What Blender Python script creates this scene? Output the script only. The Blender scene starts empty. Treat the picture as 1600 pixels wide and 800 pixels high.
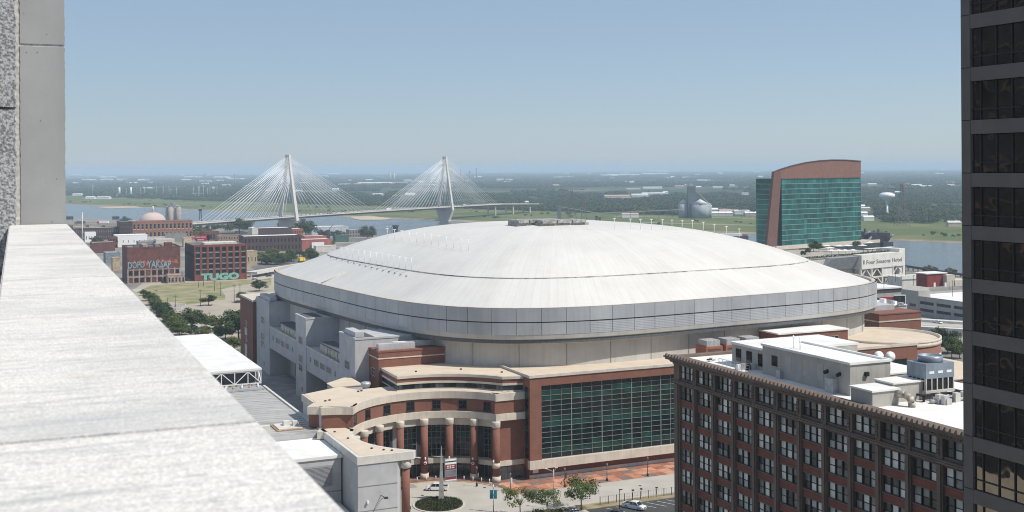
import bpy, bmesh, math, random
from mathutils import Vector, Matrix
random.seed(7)
rad = math.radians
S = bpy.context.scene
COL = S.collection
# ------------------------------------------------------------------ camera
EYE = 80.0            # metres above the street
FOC = 1850.0          # focal length in photograph pixels (frame 1600 wide)
ROLL = rad(0.39)
CR, SR = math.cos(ROLL), math.sin(ROLL)
HORX, HORY = 800.0, 263.5
cam_d = bpy.data.cameras.new('camera')
cam_d.sensor_width = 36.0
cam_d.lens = 36.0 * FOC / 1600.0
cam_d.shift_y = -(400.0 - HORY) / 1600.0
cam_d.clip_start = 0.1
cam_d.clip_end = 200000.0
cam_d.dof.use_dof = True
cam_d.dof.focus_distance = 320.0
cam_d.dof.aperture_fstop = 7.1
cam = bpy.data.objects.new('camera', cam_d)
COL.objects.link(cam)
cam.matrix_world = Matrix(((CR, SR, 0, 0), (0, 0, -1, 0), (-SR, CR, 0, EYE), (0, 0, 0, 1)))
S.camera = cam
# ------------------------------------------------------------------ sky, sun, exposure
SUN_AZ, SUN_EL = rad(112.0), rad(53.0)      # azimuth from the view direction towards the right
w = bpy.data.worlds.new('World')
S.world = w
w.use_nodes = True
wn = w.node_tree.nodes
sky = wn.new('ShaderNodeTexSky')
sky.sky_type = 'NISHITA'
sky.sun_disc = False
sky.sun_elevation = SUN_EL
sky.sun_rotation = -SUN_AZ
sky.altitude = 150.0
sky.air_density = 1.0
sky.dust_density = 0.3
sky.ozone_density = 6.0
bg = wn['Background']
bg.inputs['Strength'].default_value = 0.105
hz_mix = wn.new('ShaderNodeMix')                       # even summer haze veil over the whole sky
hz_mix.data_type = 'RGBA'
hz_mix.inputs[0].default_value = 0.52
hz_mix.inputs[7].default_value = (4.0, 4.95, 6.1, 1)
w.node_tree.links.new(sky.outputs[0], hz_mix.inputs[6])
w.node_tree.links.new(hz_mix.outputs[2], bg.inputs['Color'])
sun_d = bpy.data.lights.new('sun', 'SUN')
sun_d.energy = 4.7
sun_d.angle = rad(0.5)
sun_d.color = (1.0, 0.955, 0.89)
sun = bpy.data.objects.new('sun', sun_d)
COL.objects.link(sun)
SUNV = Vector((math.sin(SUN_AZ) * math.cos(SUN_EL), math.cos(SUN_AZ) * math.cos(SUN_EL), math.sin(SUN_EL)))
sun.rotation_euler = SUNV.to_track_quat('Z', 'Y').to_euler()
sun.location = (60, -60, 140)
S.view_settings.view_transform = 'Standard'
S.view_settings.look = 'None'
S.view_settings.gamma = 1.0
S.view_settings.exposure = 0.0
S.view_settings.use_curve_mapping = False
S.cycles.filter_width = 1.05
S.cycles.max_bounces = 6
S.cycles.volume_bounces = 1
S.cycles.transparent_max_bounces = 6
S.cycles.caustics_reflective = False
S.cycles.caustics_refractive = False

# ------------------------------------------------------------------ photograph pixel -> direction helpers
def ray(px, py):
    ix, iy = (px - HORX) / FOC, (HORY - py) / FOC
    return ix * CR + iy * SR, -ix * SR + iy * CR          # x and z for y = 1
def at(px, py, y):
    dx, dz = ray(px, py)
    return Vector((dx * y, y, EYE + dz * y))
RN = Vector((0.7317, 0.6816))                              # across the river
RT = Vector((-0.6816, 0.7317))                             # along the river
def tz(x, y):
    n = RN.x * x + RN.y * y
    if n < 620: return 0.0
    if n < 985: return -13.0 * (n - 620) / 365
    if n < 1395: return -15.0
    return -12.0
def gnd(px, py, z=None):
    dx, dz = ray(px, py)
    zz = 0.0 if z is None else z
    for i in range(12):
        y = (zz - EYE) / dz
        if z is not None: break
        zz = tz(dx * y, y)
    return Vector((dx * y, y, zz))
GR = rad(24.0)
GB = Vector((math.cos(GR), math.sin(GR)))
GA = Vector((-math.sin(GR), math.cos(GR)))
def to_ba(x, y): return Vector((x * GB.x + y * GB.y, x * GA.x + y * GA.y))
def to_xy(b, a): return Vector((b * GB.x + a * GA.x, b * GB.y + a * GA.y))
def b_at(px, a, py=500):
    k = ray(px, py)[0]; y = a / (GA.y + k * GA.x); return to_ba(k * y, y).x
def a_at(px, b, py=500):
    k = ray(px, py)[0]; y = b / (GB.y + k * GB.x); return to_ba(k * y, y).y
def z_at(px, py, b, a):
    y = to_xy(b, a).y; return EYE + ray(px, py)[1] * y
def px_of(x, y, z):
    wx, wz = x / y * FOC, (z - EYE) / y * FOC
    return HORX + wx * CR - wz * SR, HORY - (wx * SR + wz * CR)

# ------------------------------------------------------------------ object helpers
ABS = {}
def rotz(v, rz):
    c, s = math.cos(rz), math.sin(rz)
    return Vector((v[0] * c - v[1] * s, v[0] * s + v[1] * c, v[2]))
def tag(o, label=None, cat=None, group=None, kind=None):
    if label: o['label'] = label
    if cat: o['category'] = cat
    if group: o['group'] = group
    if kind: o['kind'] = kind
    return o
def thing(name, label, cat, pos, rz=0.0, group=None):
    o = bpy.data.objects.new(name, None)
    o.empty_display_size = 0.5
    COL.objects.link(o)
    p = Vector(pos); ABS[o.name] = p
    o.location = rotz(p, rz); o.rotation_euler = (0, 0, rz)
    return tag(o, label, cat, group)
def put(name, mesh, parent, pos, rot=(0, 0, 0), scale=(1, 1, 1)):
    o = bpy.data.objects.new(name, mesh)
    COL.objects.link(o)
    p = Vector(pos); ABS[o.name] = p
    o.parent = parent
    o.location = p - ABS[parent.name]
    o.rotation_euler = rot; o.scale = scale
    return o
class MB:
    def __init__(s): s.v = []; s.f = []; s.m = []; s.cur = 0; s.sm = []
    def add(s, vs, fs, smooth=False):
        k = len(s.v); s.v += [tuple(v) for v in vs]
        for f in fs: s.f.append(tuple(i + k for i in f)); s.m.append(s.cur); s.sm.append(smooth)
        return s
    def mat(s, i): s.cur = i; return s
    def box(s, x0, x1, y0, y1, z0, z1):
        return s.add([(x0, y0, z0), (x1, y0, z0), (x1, y1, z0), (x0, y1, z0), (x0, y0, z1), (x1, y0, z1), (x1, y1, z1), (x0, y1, z1)],
                     [(0, 3, 2, 1), (4, 5, 6, 7), (0, 1, 5, 4), (1, 2, 6, 5), (2, 3, 7, 6), (3, 0, 4, 7)])
    def cbox(s, c, d):
        return s.box(c[0] - d[0] / 2, c[0] + d[0] / 2, c[1] - d[1] / 2, c[1] + d[1] / 2, c[2] - d[2] / 2, c[2] + d[2] / 2)
    def prism(s, poly, z0, z1, bottom=True, top=True):
        n = len(poly)
        ar = sum(poly[i][0] * poly[(i + 1) % n][1] - poly[(i + 1) % n][0] * poly[i][1] for i in range(n))
        if ar < 0: poly = poly[::-1]
        vs = [(p[0], p[1], z0) for p in poly] + [(p[0], p[1], z1) for p in poly]
        fs = [(i, (i + 1) % n, n + (i + 1) % n, n + i) for i in range(n)]
        if bottom: fs.append(tuple(range(n))[::-1])
        if top: fs.append(tuple(range(n, 2 * n)))
        return s.add(vs, fs)
    def cyl(s, x, y, z0, z1, r0, r1=None, n=12, smooth=True, cap=True):
        r1 = r0 if r1 is None else r1
        vs = [(x + r0 * math.cos(2 * math.pi * i / n), y + r0 * math.sin(2 * math.pi * i / n), z0) for i in range(n)]
        vs += [(x + r1 * math.cos(2 * math.pi * i / n), y + r1 * math.sin(2 * math.pi * i / n), z1) for i in range(n)]
        s.add(vs, [(i, (i + 1) % n, n + (i + 1) % n, n + i) for i in range(n)], smooth)
        if cap:
            k = len(s.v) - 2 * n
            s.f += [tuple(range(k, k + n))[::-1], tuple(range(k + n, k + 2 * n))]; s.m += [s.cur] * 2; s.sm += [False] * 2
        return s
    def tube(s, p0, p1, r0, r1=None, n=6):
        p0, p1 = Vector(p0), Vector(p1); r1 = r0 if r1 is None else r1
        d = (p1 - p0).normalized()
        u = d.cross(Vector((0, 0, 1)) if abs(d.z) < 0.9 else Vector((1, 0, 0))).normalized(); v = d.cross(u)
        vs = []
        for p, r in ((p0, r0), (p1, r1)):
            for i in range(n):
                t = 2 * math.pi * i / n + math.pi / n
                vs.append(p + u * (r * math.cos(t)) + v * (r * math.sin(t)))
        return s.add(vs, [(i, n + i, n + (i + 1) % n, (i + 1) % n) for i in range(n)] + [tuple(range(n)), tuple(range(n, 2 * n))[::-1]], n > 4)
    def lathe(s, x, y, prof, n=16, smooth=True):
        k = []
        vs = []
        for r, z in prof:
            for i in range(n): vs.append((x + r * math.cos(2 * math.pi * i / n), y + r * math.sin(2 * math.pi * i / n), z))
        fs = [(j * n + i, j * n + (i + 1) % n, (j + 1) * n + (i + 1) % n, (j + 1) * n + i) for j in range(len(prof) - 1) for i in range(n)]
        fs += [tuple(range(n))[::-1], tuple(range((len(prof) - 1) * n, len(prof) * n))]
        return s.add(vs, fs, smooth)
    def mesh(s, name, mats, org=(0, 0, 0)):
        me = bpy.data.meshes.new(name)
        me.from_pydata([(v[0] - org[0], v[1] - org[1], v[2] - org[2]) for v in s.v], [], s.f)
        for m in (mats if isinstance(mats, (list, tuple)) else [mats]): me.materials.append(m)
        me.polygons.foreach_set('material_index', s.m)
        me.polygons.foreach_set('use_smooth', s.sm)
        me.update()
        return me
    def build(s, name, mats, parent=None, rz=0.0, **kw):
        xs = [v[0] for v in s.v]; ys = [v[1] for v in s.v]; zs = [v[2] for v in s.v]
        org = Vector(((min(xs) + max(xs)) / 2, (min(ys) + max(ys)) / 2, min(zs)))
        me = s.mesh(name, mats, org)
        if parent is not None:
            o = put(name, me, parent, org)
        else:
            o = bpy.data.objects.new(name, me); COL.objects.link(o)
            ABS[o.name] = org; o.location = rotz(org, rz); o.rotation_euler = (0, 0, rz)
        return tag(o, **kw)
def B(*a): return MB().box(*a)
def sheet(name, pts, mat, z=None, rz=0.0, parent=None, **kw):
    vs = [(p[0], p[1], p[2] if z is None else z) for p in pts]
    n = len(vs)
    ar = sum(vs[i][0] * vs[(i + 1) % n][1] - vs[(i + 1) % n][0] * vs[i][1] for i in range(n))
    if ar < 0: vs = vs[::-1]
    m = MB().add(vs, [tuple(range(n))])
    return m.build(name, mat, parent, rz, **kw)

# ------------------------------------------------------------------ materials
MATS = {}
def mat(name, col, rough=0.7, var=0.12, scale=0.5, bump=0.0, bscale=None, metal=0.0, spec=0.4, col2=None, detail=4.0, stretch=None, coat=0.0):
    if name in MATS: return MATS[name]
    m = bpy.data.materials.new(name); m.use_nodes = True
    nt = m.node_tree; N, Lk = nt.nodes, nt.links
    bs = N['Principled BSDF']
    bs.inputs['Roughness'].default_value = rough
    bs.inputs['Metallic'].default_value = metal
    bs.inputs['Specular IOR Level'].default_value = spec
    bs.inputs['Coat Weight'].default_value = coat
    geo = N.new('ShaderNodeNewGeometry')
    src = geo.outputs['Position']
    if stretch:
        mp = N.new('ShaderNodeMapping'); mp.inputs['Scale'].default_value = stretch
        Lk.new(src, mp.inputs['Vector']); src = mp.outputs['Vector']
    nz = N.new('ShaderNodeTexNoise'); nz.inputs['Scale'].default_value = scale; nz.inputs['Detail'].default_value = detail
    Lk.new(src, nz.inputs['Vector'])
    mx = N.new('ShaderNodeMix'); mx.data_type = 'RGBA'
    c2 = col2 if col2 else tuple(c * (1 - 2 * var) for c in col)
    c1 = col if col2 else tuple(min(1.0, c * (1 + 2 * var)) for c in col)
    mx.inputs[6].default_value = (*c2, 1); mx.inputs[7].default_value = (*c1, 1)
    rp = N.new('ShaderNodeMapRange'); rp.inputs[1].default_value = 0.3; rp.inputs[2].default_value = 0.7
    Lk.new(nz.outputs[0], rp.inputs[0]); Lk.new(rp.outputs[0], mx.inputs[0])
    Lk.new(mx.outputs[2], bs.inputs['Base Color'])
    if bump:
        n2 = N.new('ShaderNodeTexNoise'); n2.inputs['Scale'].default_value = bscale or scale * 6; n2.inputs['Detail'].default_value = 5
        Lk.new(src, n2.inputs['Vector'])
        bp = N.new('ShaderNodeBump'); bp.inputs['Strength'].default_value = bump; bp.inputs['Distance'].default_value = 0.1
        Lk.new(n2.outputs[0], bp.inputs['Height']); Lk.new(bp.outputs[0], bs.inputs['Normal'])
    MATS[name] = m
    return m
def nodes_of(m): return m.node_tree.nodes, m.node_tree.links, m.node_tree.nodes['Principled BSDF']
def wavy(m, strength, scale, dist):
    """slight waviness of a pane, so reflections are not mirror flat"""
    N, Lk, bs = nodes_of(m)
    g = N.new('ShaderNodeNewGeometry'); n = N.new('ShaderNodeTexNoise'); n.inputs['Scale'].default_value = scale
    b = N.new('ShaderNodeBump'); b.inputs['Strength'].default_value = strength; b.inputs['Distance'].default_value = dist
    Lk.new(g.outputs['Position'], n.inputs['Vector']); Lk.new(n.outputs[0], b.inputs['Height']); Lk.new(b.outputs[0], bs.inputs['Normal'])
    return m
def brick_mat(name, c1, c2, mortar, sx=0.24, sy=0.08, vert='x'):
    """brick courses in fine relief for walls; horizontal coordinate = x+y so every vertical wall gets courses"""
    m = mat(name, c1, 0.85, 0.14, 0.35, col2=c2, detail=6)
    N, Lk, bs = nodes_of(m)
    g = N.new('ShaderNodeNewGeometry'); sp = N.new('ShaderNodeSeparateXYZ'); Lk.new(g.outputs['Position'], sp.inputs[0])
    ad = N.new('ShaderNodeMath'); ad.operation = 'ADD'; Lk.new(sp.outputs[0], ad.inputs[0]); Lk.new(sp.outputs[1], ad.inputs[1])
    cb = N.new('ShaderNodeCombineXYZ'); Lk.new(ad.outputs[0], cb.inputs[0]); Lk.new(sp.outputs[2], cb.inputs[1])
    bt = N.new('ShaderNodeTexBrick'); bt.inputs['Scale'].default_value = 1.0
    bt.inputs['Brick Width'].default_value = sx * 4; bt.inputs['Row Height'].default_value = sy * 4; bt.inputs['Mortar Size'].default_value = 0.02
    bt.inputs['Color1'].default_value = (1, 1, 1, 1); bt.inputs['Color2'].default_value = (0.84, 0.84, 0.84, 1); bt.inputs['Mortar'].default_value = (*mortar, 1)
    Lk.new(cb.outputs[0], bt.inputs['Vector'])
    mm = N.new('ShaderNodeMix'); mm.data_type = 'RGBA'; mm.blend_type = 'MULTIPLY'; mm.inputs[0].default_value = 0.8
    old = bs.inputs['Base Color'].links[0].from_socket
    Lk.new(old, mm.inputs[6]); Lk.new(bt.outputs[0], mm.inputs[7]); Lk.new(mm.outputs[2], bs.inputs['Base Color'])
    return m
def streaks(m, amount, scale=(1.2, 1.2, 0.06), dark=(0.55, 0.5, 0.45)):
    """vertical rain streaks and grime"""
    N, Lk, bs = nodes_of(m)
    g = N.new('ShaderNodeNewGeometry'); mp = N.new('ShaderNodeMapping'); mp.inputs['Scale'].default_value = scale
    n = N.new('ShaderNodeTexNoise'); n.inputs['Scale'].default_value = 1.0; n.inputs['Detail'].default_value = 5
    r = N.new('ShaderNodeMapRange'); r.inputs[1].default_value = 0.5; r.inputs[2].default_value = 0.8; r.inputs[4].default_value = amount
    mm = N.new('ShaderNodeMix'); mm.data_type = 'RGBA'; mm.blend_type = 'MULTIPLY'; mm.inputs[7].default_value = (*dark, 1)
    old = bs.inputs['Base Color'].links[0].from_socket
    Lk.new(g.outputs['Position'], mp.inputs[0]); Lk.new(mp.outputs[0], n.inputs['Vector']); Lk.new(n.outputs[0], r.inputs[0]); Lk.new(r.outputs[0], mm.inputs[0])
    Lk.new(old, mm.inputs[6]); Lk.new(mm.outputs[2], bs.inputs['Base Color'])
    return m
BRICK = brick_mat('red_brick', (0.235, 0.105, 0.072), (0.20, 0.086, 0.06), (0.85, 0.8, 0.75))
OLDBRICK = streaks(brick_mat('old_brick', (0.20, 0.075, 0.06), (0.11, 0.05, 0.045), (0.8, 0.75, 0.7)), 0.6)
DARKBRICK = streaks(brick_mat('dark_brick', (0.10, 0.06, 0.055), (0.06, 0.042, 0.04), (0.85, 0.8, 0.78)), 0.5)
PALEBRICK = brick_mat('orange_brick', (0.36, 0.15, 0.09), (0.28, 0.115, 0.07), (0.85, 0.8, 0.75))
CREAM = streaks(mat('cream_cast_stone', (0.56, 0.50, 0.42), 0.8, 0.05, 0.4), 0.35)
TANROOF = mat('tan_gravel_roof', (0.62, 0.52, 0.40), 0.95, 0.08, 0.25, col2=(0.54, 0.45, 0.35), detail=6)
WHITEROOF = mat('white_membrane_roof', (0.80, 0.79, 0.76), 0.7, 0.06, 0.2, col2=(0.66, 0.64, 0.60), detail=7)
GREYROOF = mat('grey_metal_roof', (0.40, 0.39, 0.37), 0.55, 0.1, 0.3, stretch=(0.3, 2.0, 1))
DARKROOF = mat('dark_tar_roof', (0.13, 0.125, 0.12), 0.9, 0.2, 0.2)
CONC = streaks(mat('grey_precast_panel', (0.44, 0.44, 0.445), 0.8, 0.05, 0.3), 0.3)
LCONC = streaks(mat('light_concrete', (0.58, 0.56, 0.51), 0.85, 0.06, 0.4), 0.35)
DCONC = mat('dark_concrete', (0.24, 0.235, 0.225), 0.85, 0.1, 0.4)
BEIGEWALL = streaks(mat('beige_wall', (0.50, 0.47, 0.41), 0.85, 0.05, 0.3), 0.4)
STREET = mat('concrete_street', (0.46, 0.43, 0.375), 0.9, 0.07, 0.12, col2=(0.37, 0.345, 0.30), detail=8)
ASPHALT = mat('asphalt', (0.075, 0.074, 0.072), 0.9, 0.2, 0.4, col2=(0.05, 0.05, 0.05), detail=7)
PAINT = mat('white_paint', (0.78, 0.78, 0.76), 0.5, 0.04, 1.0)
DIRT = mat('bare_ground', (0.42, 0.36, 0.28), 0.95, 0.1, 0.05, col2=(0.32, 0.28, 0.22), detail=8)
GRASS = mat('dry_grass', (0.125, 0.155, 0.045), 0.95, 0.1, 0.09, col2=(0.37, 0.30, 0.19), detail=10)
DARKMETAL = mat('dark_metal', (0.035, 0.035, 0.038), 0.5, 0.1, 1.0, metal=0.3)
STEEL = mat('galvanised_steel', (0.48, 0.49, 0.50), 0.45, 0.1, 1.5, metal=0.4)
WHITEMETAL = mat('white_painted_steel', (0.80, 0.80, 0.79), 0.45, 0.03, 1.0)
GLASS_D = wavy(mat('dark_window_glass', (0.010, 0.012, 0.014), 0.08, 0.2, 0.3, spec=0.35), 0.15, 0.8, 0.05)
GLASS_G = wavy(mat('green_window_glass', (0.004, 0.015, 0.014), 0.07, 0.35, 0.25, spec=0.32), 0.12, 0.5, 0.05)
GLASS_L = wavy(mat('green_spandrel_glass', (0.011, 0.046, 0.037), 0.12, 0.3, 0.25, spec=0.32), 0.12, 0.5, 0.05)
BLUEGLASS = wavy(mat('blue_grey_glass', (0.04, 0.055, 0.065), 0.1, 0.3, 0.5, spec=0.6), 0.15, 0.8, 0.05)
MULL = mat('pale_mullion', (0.22, 0.225, 0.21), 0.5, 0.04, 1.0)
BARK = mat('bark', (0.10, 0.08, 0.06), 0.95, 0.2, 2.0)
RED = mat('red_paint', (0.45, 0.035, 0.03), 0.5, 0.08, 0.6)
BLUE = mat('blue_paint', (0.03, 0.13, 0.33), 0.5, 0.08, 0.6)
TEAL = mat('teal_banner', (0.02, 0.18, 0.26), 0.6, 0.1, 0.6)
RUBBER = mat('rubber', (0.02, 0.02, 0.02), 0.8, 0.1, 2.0)
CARWHITE = mat('white_car_paint', (0.78, 0.78, 0.78), 0.25, 0.02, 1.0, coat=0.6)
CARGLASS = mat('car_glass', (0.015, 0.018, 0.02), 0.05, 0.1, 1.0, spec=0.7)
BLACK = mat('black_plastic', (0.015, 0.015, 0.015), 0.6, 0.1, 1.0)
LAMPGLASS = mat('lamp_lens', (0.7, 0.68, 0.6), 0.3, 0.02, 1.0)

FONT_MESH = {}
def text_mesh(txt, size, depth, mats, bold=0.0):
    c = bpy.data.curves.new('lettering', 'FONT'); c.body = txt; c.size = size; c.extrude = depth; c.align_x = 'CENTER'; c.align_y = 'CENTER'
    c.resolution_u = 2; c.offset = bold
    o = bpy.data.objects.new('lettering', c); COL.objects.link(o)
    me = bpy.data.meshes.new_from_object(o.evaluated_get(bpy.context.evaluated_depsgraph_get()))
    bpy.data.objects.remove(o); bpy.data.curves.remove(c)
    me.materials.clear(); me.materials.append(mats)
    return me
def win_mesh(w, h, d, mats, mx=1, my=1, fr=0.08, sill=0.0):
    """a window: frame, mullions and pane, standing 'd' proud, facing -y; origin at its centre on the wall"""
    m = MB()
    m.mat(1).box(-w / 2 + fr, w / 2 - fr, -d * 0.35, 0.05, -h / 2 + fr, h / 2 - fr)
    m.mat(0)
    m.box(-w / 2, -w / 2 + fr, -d, 0.05, -h / 2, h / 2); m.box(w / 2 - fr, w / 2, -d, 0.05, -h / 2, h / 2)
    m.box(-w / 2 + fr, w / 2 - fr, -d, 0.05, h / 2 - fr, h / 2); m.box(-w / 2 + fr, w / 2 - fr, -d, 0.05, -h / 2, -h / 2 + fr)
    for i in range(1, mx):
        x = -w / 2 + w * i / mx; m.box(x - fr * 0.35, x + fr * 0.35, -d * 0.8, 0, -h / 2 + fr, h / 2 - fr)
    for i in range(1, my):
        z = -h / 2 + h * i / my; m.box(-w / 2 + fr, w / 2 - fr, -d * 0.78, 0, z - fr * 0.35, z + fr * 0.35)
    if sill: m.box(-w / 2 - 0.1, w / 2 + 0.1, -d - 0.12, 0.05, -h / 2 - sill, -h / 2)
    return m.mesh('window', mats)
# ================================================================== SETTING
FAR = 60000.0
def strip(ns_zs, m0=-FAR, m1=FAR):
    mb = MB(); vs = []
    for n, z in ns_zs:
        for m_ in (m0, m1): vs.append((RN.x * n + RT.x * m_, RN.y * n + RT.y * m_, z))
    return mb.add(vs, [(2 * i, 2 * i + 2, 2 * i + 3, 2 * i + 1) for i in range(len(ns_zs) - 1)])
GM = bpy.data.materials.new('ground'); GM.use_nodes = True
def ground_nodes():
    N, Lk, bs = nodes_of(GM)
    bs.inputs['Roughness'].default_value = 0.95; bs.inputs['Specular IOR Level'].default_value = 0.15
    g = N.new('ShaderNodeNewGeometry')
    dot = N.new('ShaderNodeVectorMath'); dot.operation = 'DOT_PRODUCT'; dot.inputs[1].default_value = (RN.x, RN.y, 0)
    Lk.new(g.outputs['Position'], dot.inputs[0])
    def noise(sc, det=6):
        n = N.new('ShaderNodeTexNoise'); n.inputs['Scale'].default_value = sc; n.inputs['Detail'].default_value = det
        Lk.new(g.outputs['Position'], n.inputs['Vector']); return n.outputs[0]
    def ramp(sock, stops):
        r = N.new('ShaderNodeValToRGB'); cr = r.color_ramp
        while len(cr.elements) < len(stops): cr.elements.new(0.5)
        for e, (p, c) in zip(cr.elements, stops): e.position = p; e.color = (*c, 1)
        Lk.new(sock, r.inputs[0]); return r.outputs[0]
    def mix(f, a, b):
        m = N.new('ShaderNodeMix'); m.data_type = 'RGBA'; Lk.new(f, m.inputs[0]); Lk.new(a, m.inputs[6]); Lk.new(b, m.inputs[7]); return m.outputs[2]
    def step(lo, hi, jitter=0.0, src=None):
        s = dot.outputs['Value']
        if jitter:
            ma = N.new('ShaderNodeMath'); ma.operation = 'MULTIPLY_ADD'; ma.inputs[1].default_value = jitter
            Lk.new(noise(0.004, 5), ma.inputs[0]); Lk.new(s, ma.inputs[2]); s = ma.outputs[0]
        r = N.new('ShaderNodeMapRange'); r.inputs[1].default_value = lo; r.inputs[2].default_value = hi; Lk.new(s, r.inputs[0]); return r.outputs[0]
    city = ramp(noise(0.02, 8), [(0.3, (0.13, 0.125, 0.12)), (0.48, (0.22, 0.205, 0.18)), (0.56, (0.30, 0.27, 0.225)), (0.68, (0.13, 0.15, 0.06))])
    sand = ramp(noise(0.05, 6), [(0.35, (0.20, 0.175, 0.11)), (0.65, (0.34, 0.28, 0.19))])
    fld = ramp(noise(0.008, 9), [(0.3, (0.075, 0.105, 0.028)), (0.5, (0.105, 0.13, 0.04)), (0.62, (0.16, 0.16, 0.065)), (0.72, (0.07, 0.095, 0.03))])
    far = ramp(noise(0.0016, 8), [(0.3, (0.03, 0.05, 0.02)), (0.52, (0.045, 0.068, 0.028)), (0.6, (0.09, 0.11, 0.045)), (0.66, (0.19, 0.17, 0.12)), (0.72, (0.045, 0.068, 0.028))])
    c = mix(step(960, 985), city, sand)
    c = mix(step(1408, 1422, 25), c, fld)
    c = mix(step(1800, 1850), c, far)
    Lk.new(c, bs.inputs['Base Color'])
ground_nodes()
strip([(-5000, 0), (620, 0), (985, -13), (1003, -18), (1372, -18), (1398, -13.6), (1430, -12), (FAR, -12)]).build('ground', GM, kind='structure')
WATER = mat('river_water', (0.075, 0.085, 0.08), 0.16, 0.08, 0.01, spec=0.5)
def water_nodes():
    N, Lk, bs = nodes_of(WATER)
    g = N.new('ShaderNodeNewGeometry')
    mp = N.new('ShaderNodeMapping'); mp.inputs['Rotation'].default_value = (0, 0, rad(43)); mp.inputs['Scale'].default_value = (0.10, 0.30, 1)
    n = N.new('ShaderNodeTexNoise'); n.inputs['Scale'].default_value = 1.0; n.inputs['Detail'].default_value = 6
    b = N.new('ShaderNodeBump'); b.inputs['Strength'].default_value = 0.9; b.inputs['Distance'].default_value = 0.8
    Lk.new(g.outputs['Position'], mp.inputs[0]); Lk.new(mp.outputs[0], n.inputs['Vector']); Lk.new(n.outputs[0], b.inputs['Height']); Lk.new(b.outputs[0], bs.inputs['Normal'])
water_nodes()
strip([(975, -15), (1405, -15)], -15000, 15000).build('river', WATER, kind='structure')
# streets and paved sheets (each a few millimetres above the one below)
def gsheet(name, pts, m, lift, **kw):
    """a sheet laid on the terrain; draped so it follows the slope"""
    vs = []
    for p in pts:
        q = gnd(*p); vs.append((q.x, q.y, q.z + lift))
    return sheet(name, vs, m, **kw)
def ba_sheet(name, pts, m, z, **kw): return sheet(name, [(p[0], p[1], z) for p in pts], m, rz=GR, **kw)
ba_sheet('plaza_street', [(60, 225), (330, 225), (330, 265.2), (127, 265.2), (120, 272), (84, 276), (60, 262)], STREET, 0.006, kind='structure')
gsheet('lot_paving', [(196, 462), (232, 436), (430, 428), (432, 470), (400, 520), (330, 560), (262, 560), (200, 480)], DIRT, 0.01, kind='structure')
# ------------------------------------------------------------------ foreground parapet the picture is taken over
LD = rad(22.7)                        # the ledge runs 22.7 degrees left of the view direction
LH = EYE - 0.6
GRAN = bpy.data.materials.new('pale_granite'); GRAN.use_nodes = True
def granite(m, base, dark, rough, speck, lines, bumpk, coarse=55.0, wide=(0.42, 0.62)):
    N, Lk, bs = nodes_of(m)
    bs.inputs['Roughness'].default_value = rough; bs.inputs['Specular IOR Level'].default_value = 0.25
    tc = N.new('ShaderNodeTexCoord')
    def noise(sc, det, scl=None):
        n = N.new('ShaderNodeTexNoise'); n.inputs['Scale'].default_value = sc; n.inputs['Detail'].default_value = det
        if scl:
            mp = N.new('ShaderNodeMapping'); mp.inputs['Scale'].default_value = scl; Lk.new(tc.outputs['Object'], mp.inputs[0]); Lk.new(mp.outputs[0], n.inputs['Vector'])
        else: Lk.new(tc.outputs['Object'], n.inputs['Vector'])
        return n.outputs[0]
    def rng(s, a, b, c=0.0, d=1.0):
        r = N.new('ShaderNodeMapRange'); r.inputs[1].default_value = a; r.inputs[2].default_value = b; r.inputs[3].default_value = c; r.inputs[4].default_value = d
        Lk.new(s, r.inputs[0]); return r.outputs[0]
    def mix(f, a, b):
        mm = N.new('ShaderNodeMix'); mm.data_type = 'RGBA'; Lk.new(f, mm.inputs[0])
        for k, v in ((6, a), (7, b)):
            if isinstance(v, tuple): mm.inputs[k].default_value = (*v, 1)
            else: Lk.new(v, mm.inputs[k])
        return mm.outputs[2]
    c = mix(rng(noise(coarse, 6), wide[0], wide[1]), dark, base)
    c = mix(rng(noise(coarse * 3.2, 3), 0.58, 0.72, 0, speck), c, (0.12, 0.12, 0.13))
    if lines:
        c = mix(rng(noise(1.0, 8, (3.0, 26.0, 2)), 0.50, 0.74, 0, 0.6), c, (0.36, 0.36, 0.37))
        c = mix(rng(noise(1.0, 5, (1.5, 2.6, 2)), 0.66, 0.80, 0, 0.55), c, (0.52, 0.38, 0.22))
        c = mix(rng(noise(1.0, 6, (1.1, 1.7, 2)), 0.50, 0.66, 0, 0.5), c, (0.42, 0.415, 0.41))
        c = mix(rng(noise(1.0, 9, (14.0, 60.0, 2)), 0.55, 0.70, 0, 0.5), c, (0.33, 0.33, 0.335))
    Lk.new(c, bs.inputs['Base Color'])
    b = N.new('ShaderNodeBump'); b.inputs['Strength'].default_value = bumpk; b.inputs['Distance'].default_value = 0.01
    Lk.new(noise(coarse, 8), b.inputs['Height']); Lk.new(b.outputs[0], bs.inputs['Normal'])
granite(GRAN, (0.80, 0.765, 0.70), (0.60, 0.58, 0.54), 0.85, 0.55, True, 0.5, 105.0)
ROUGHG = bpy.data.materials.new('rough_granite'); ROUGHG.use_nodes = True
granite(ROUGHG, (0.48, 0.48, 0.48), (0.17, 0.17, 0.175), 0.9, 0.7, False, 1.0, 38.0, (0.40, 0.60))
SMOOTH = streaks(mat('smooth_cast_concrete', (0.33, 0.33, 0.325), 0.85, 0.06, 1.2, bump=0.04, bscale=60), 0.35, (3, 3, 0.35), (0.72, 0.72, 0.72))
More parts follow.
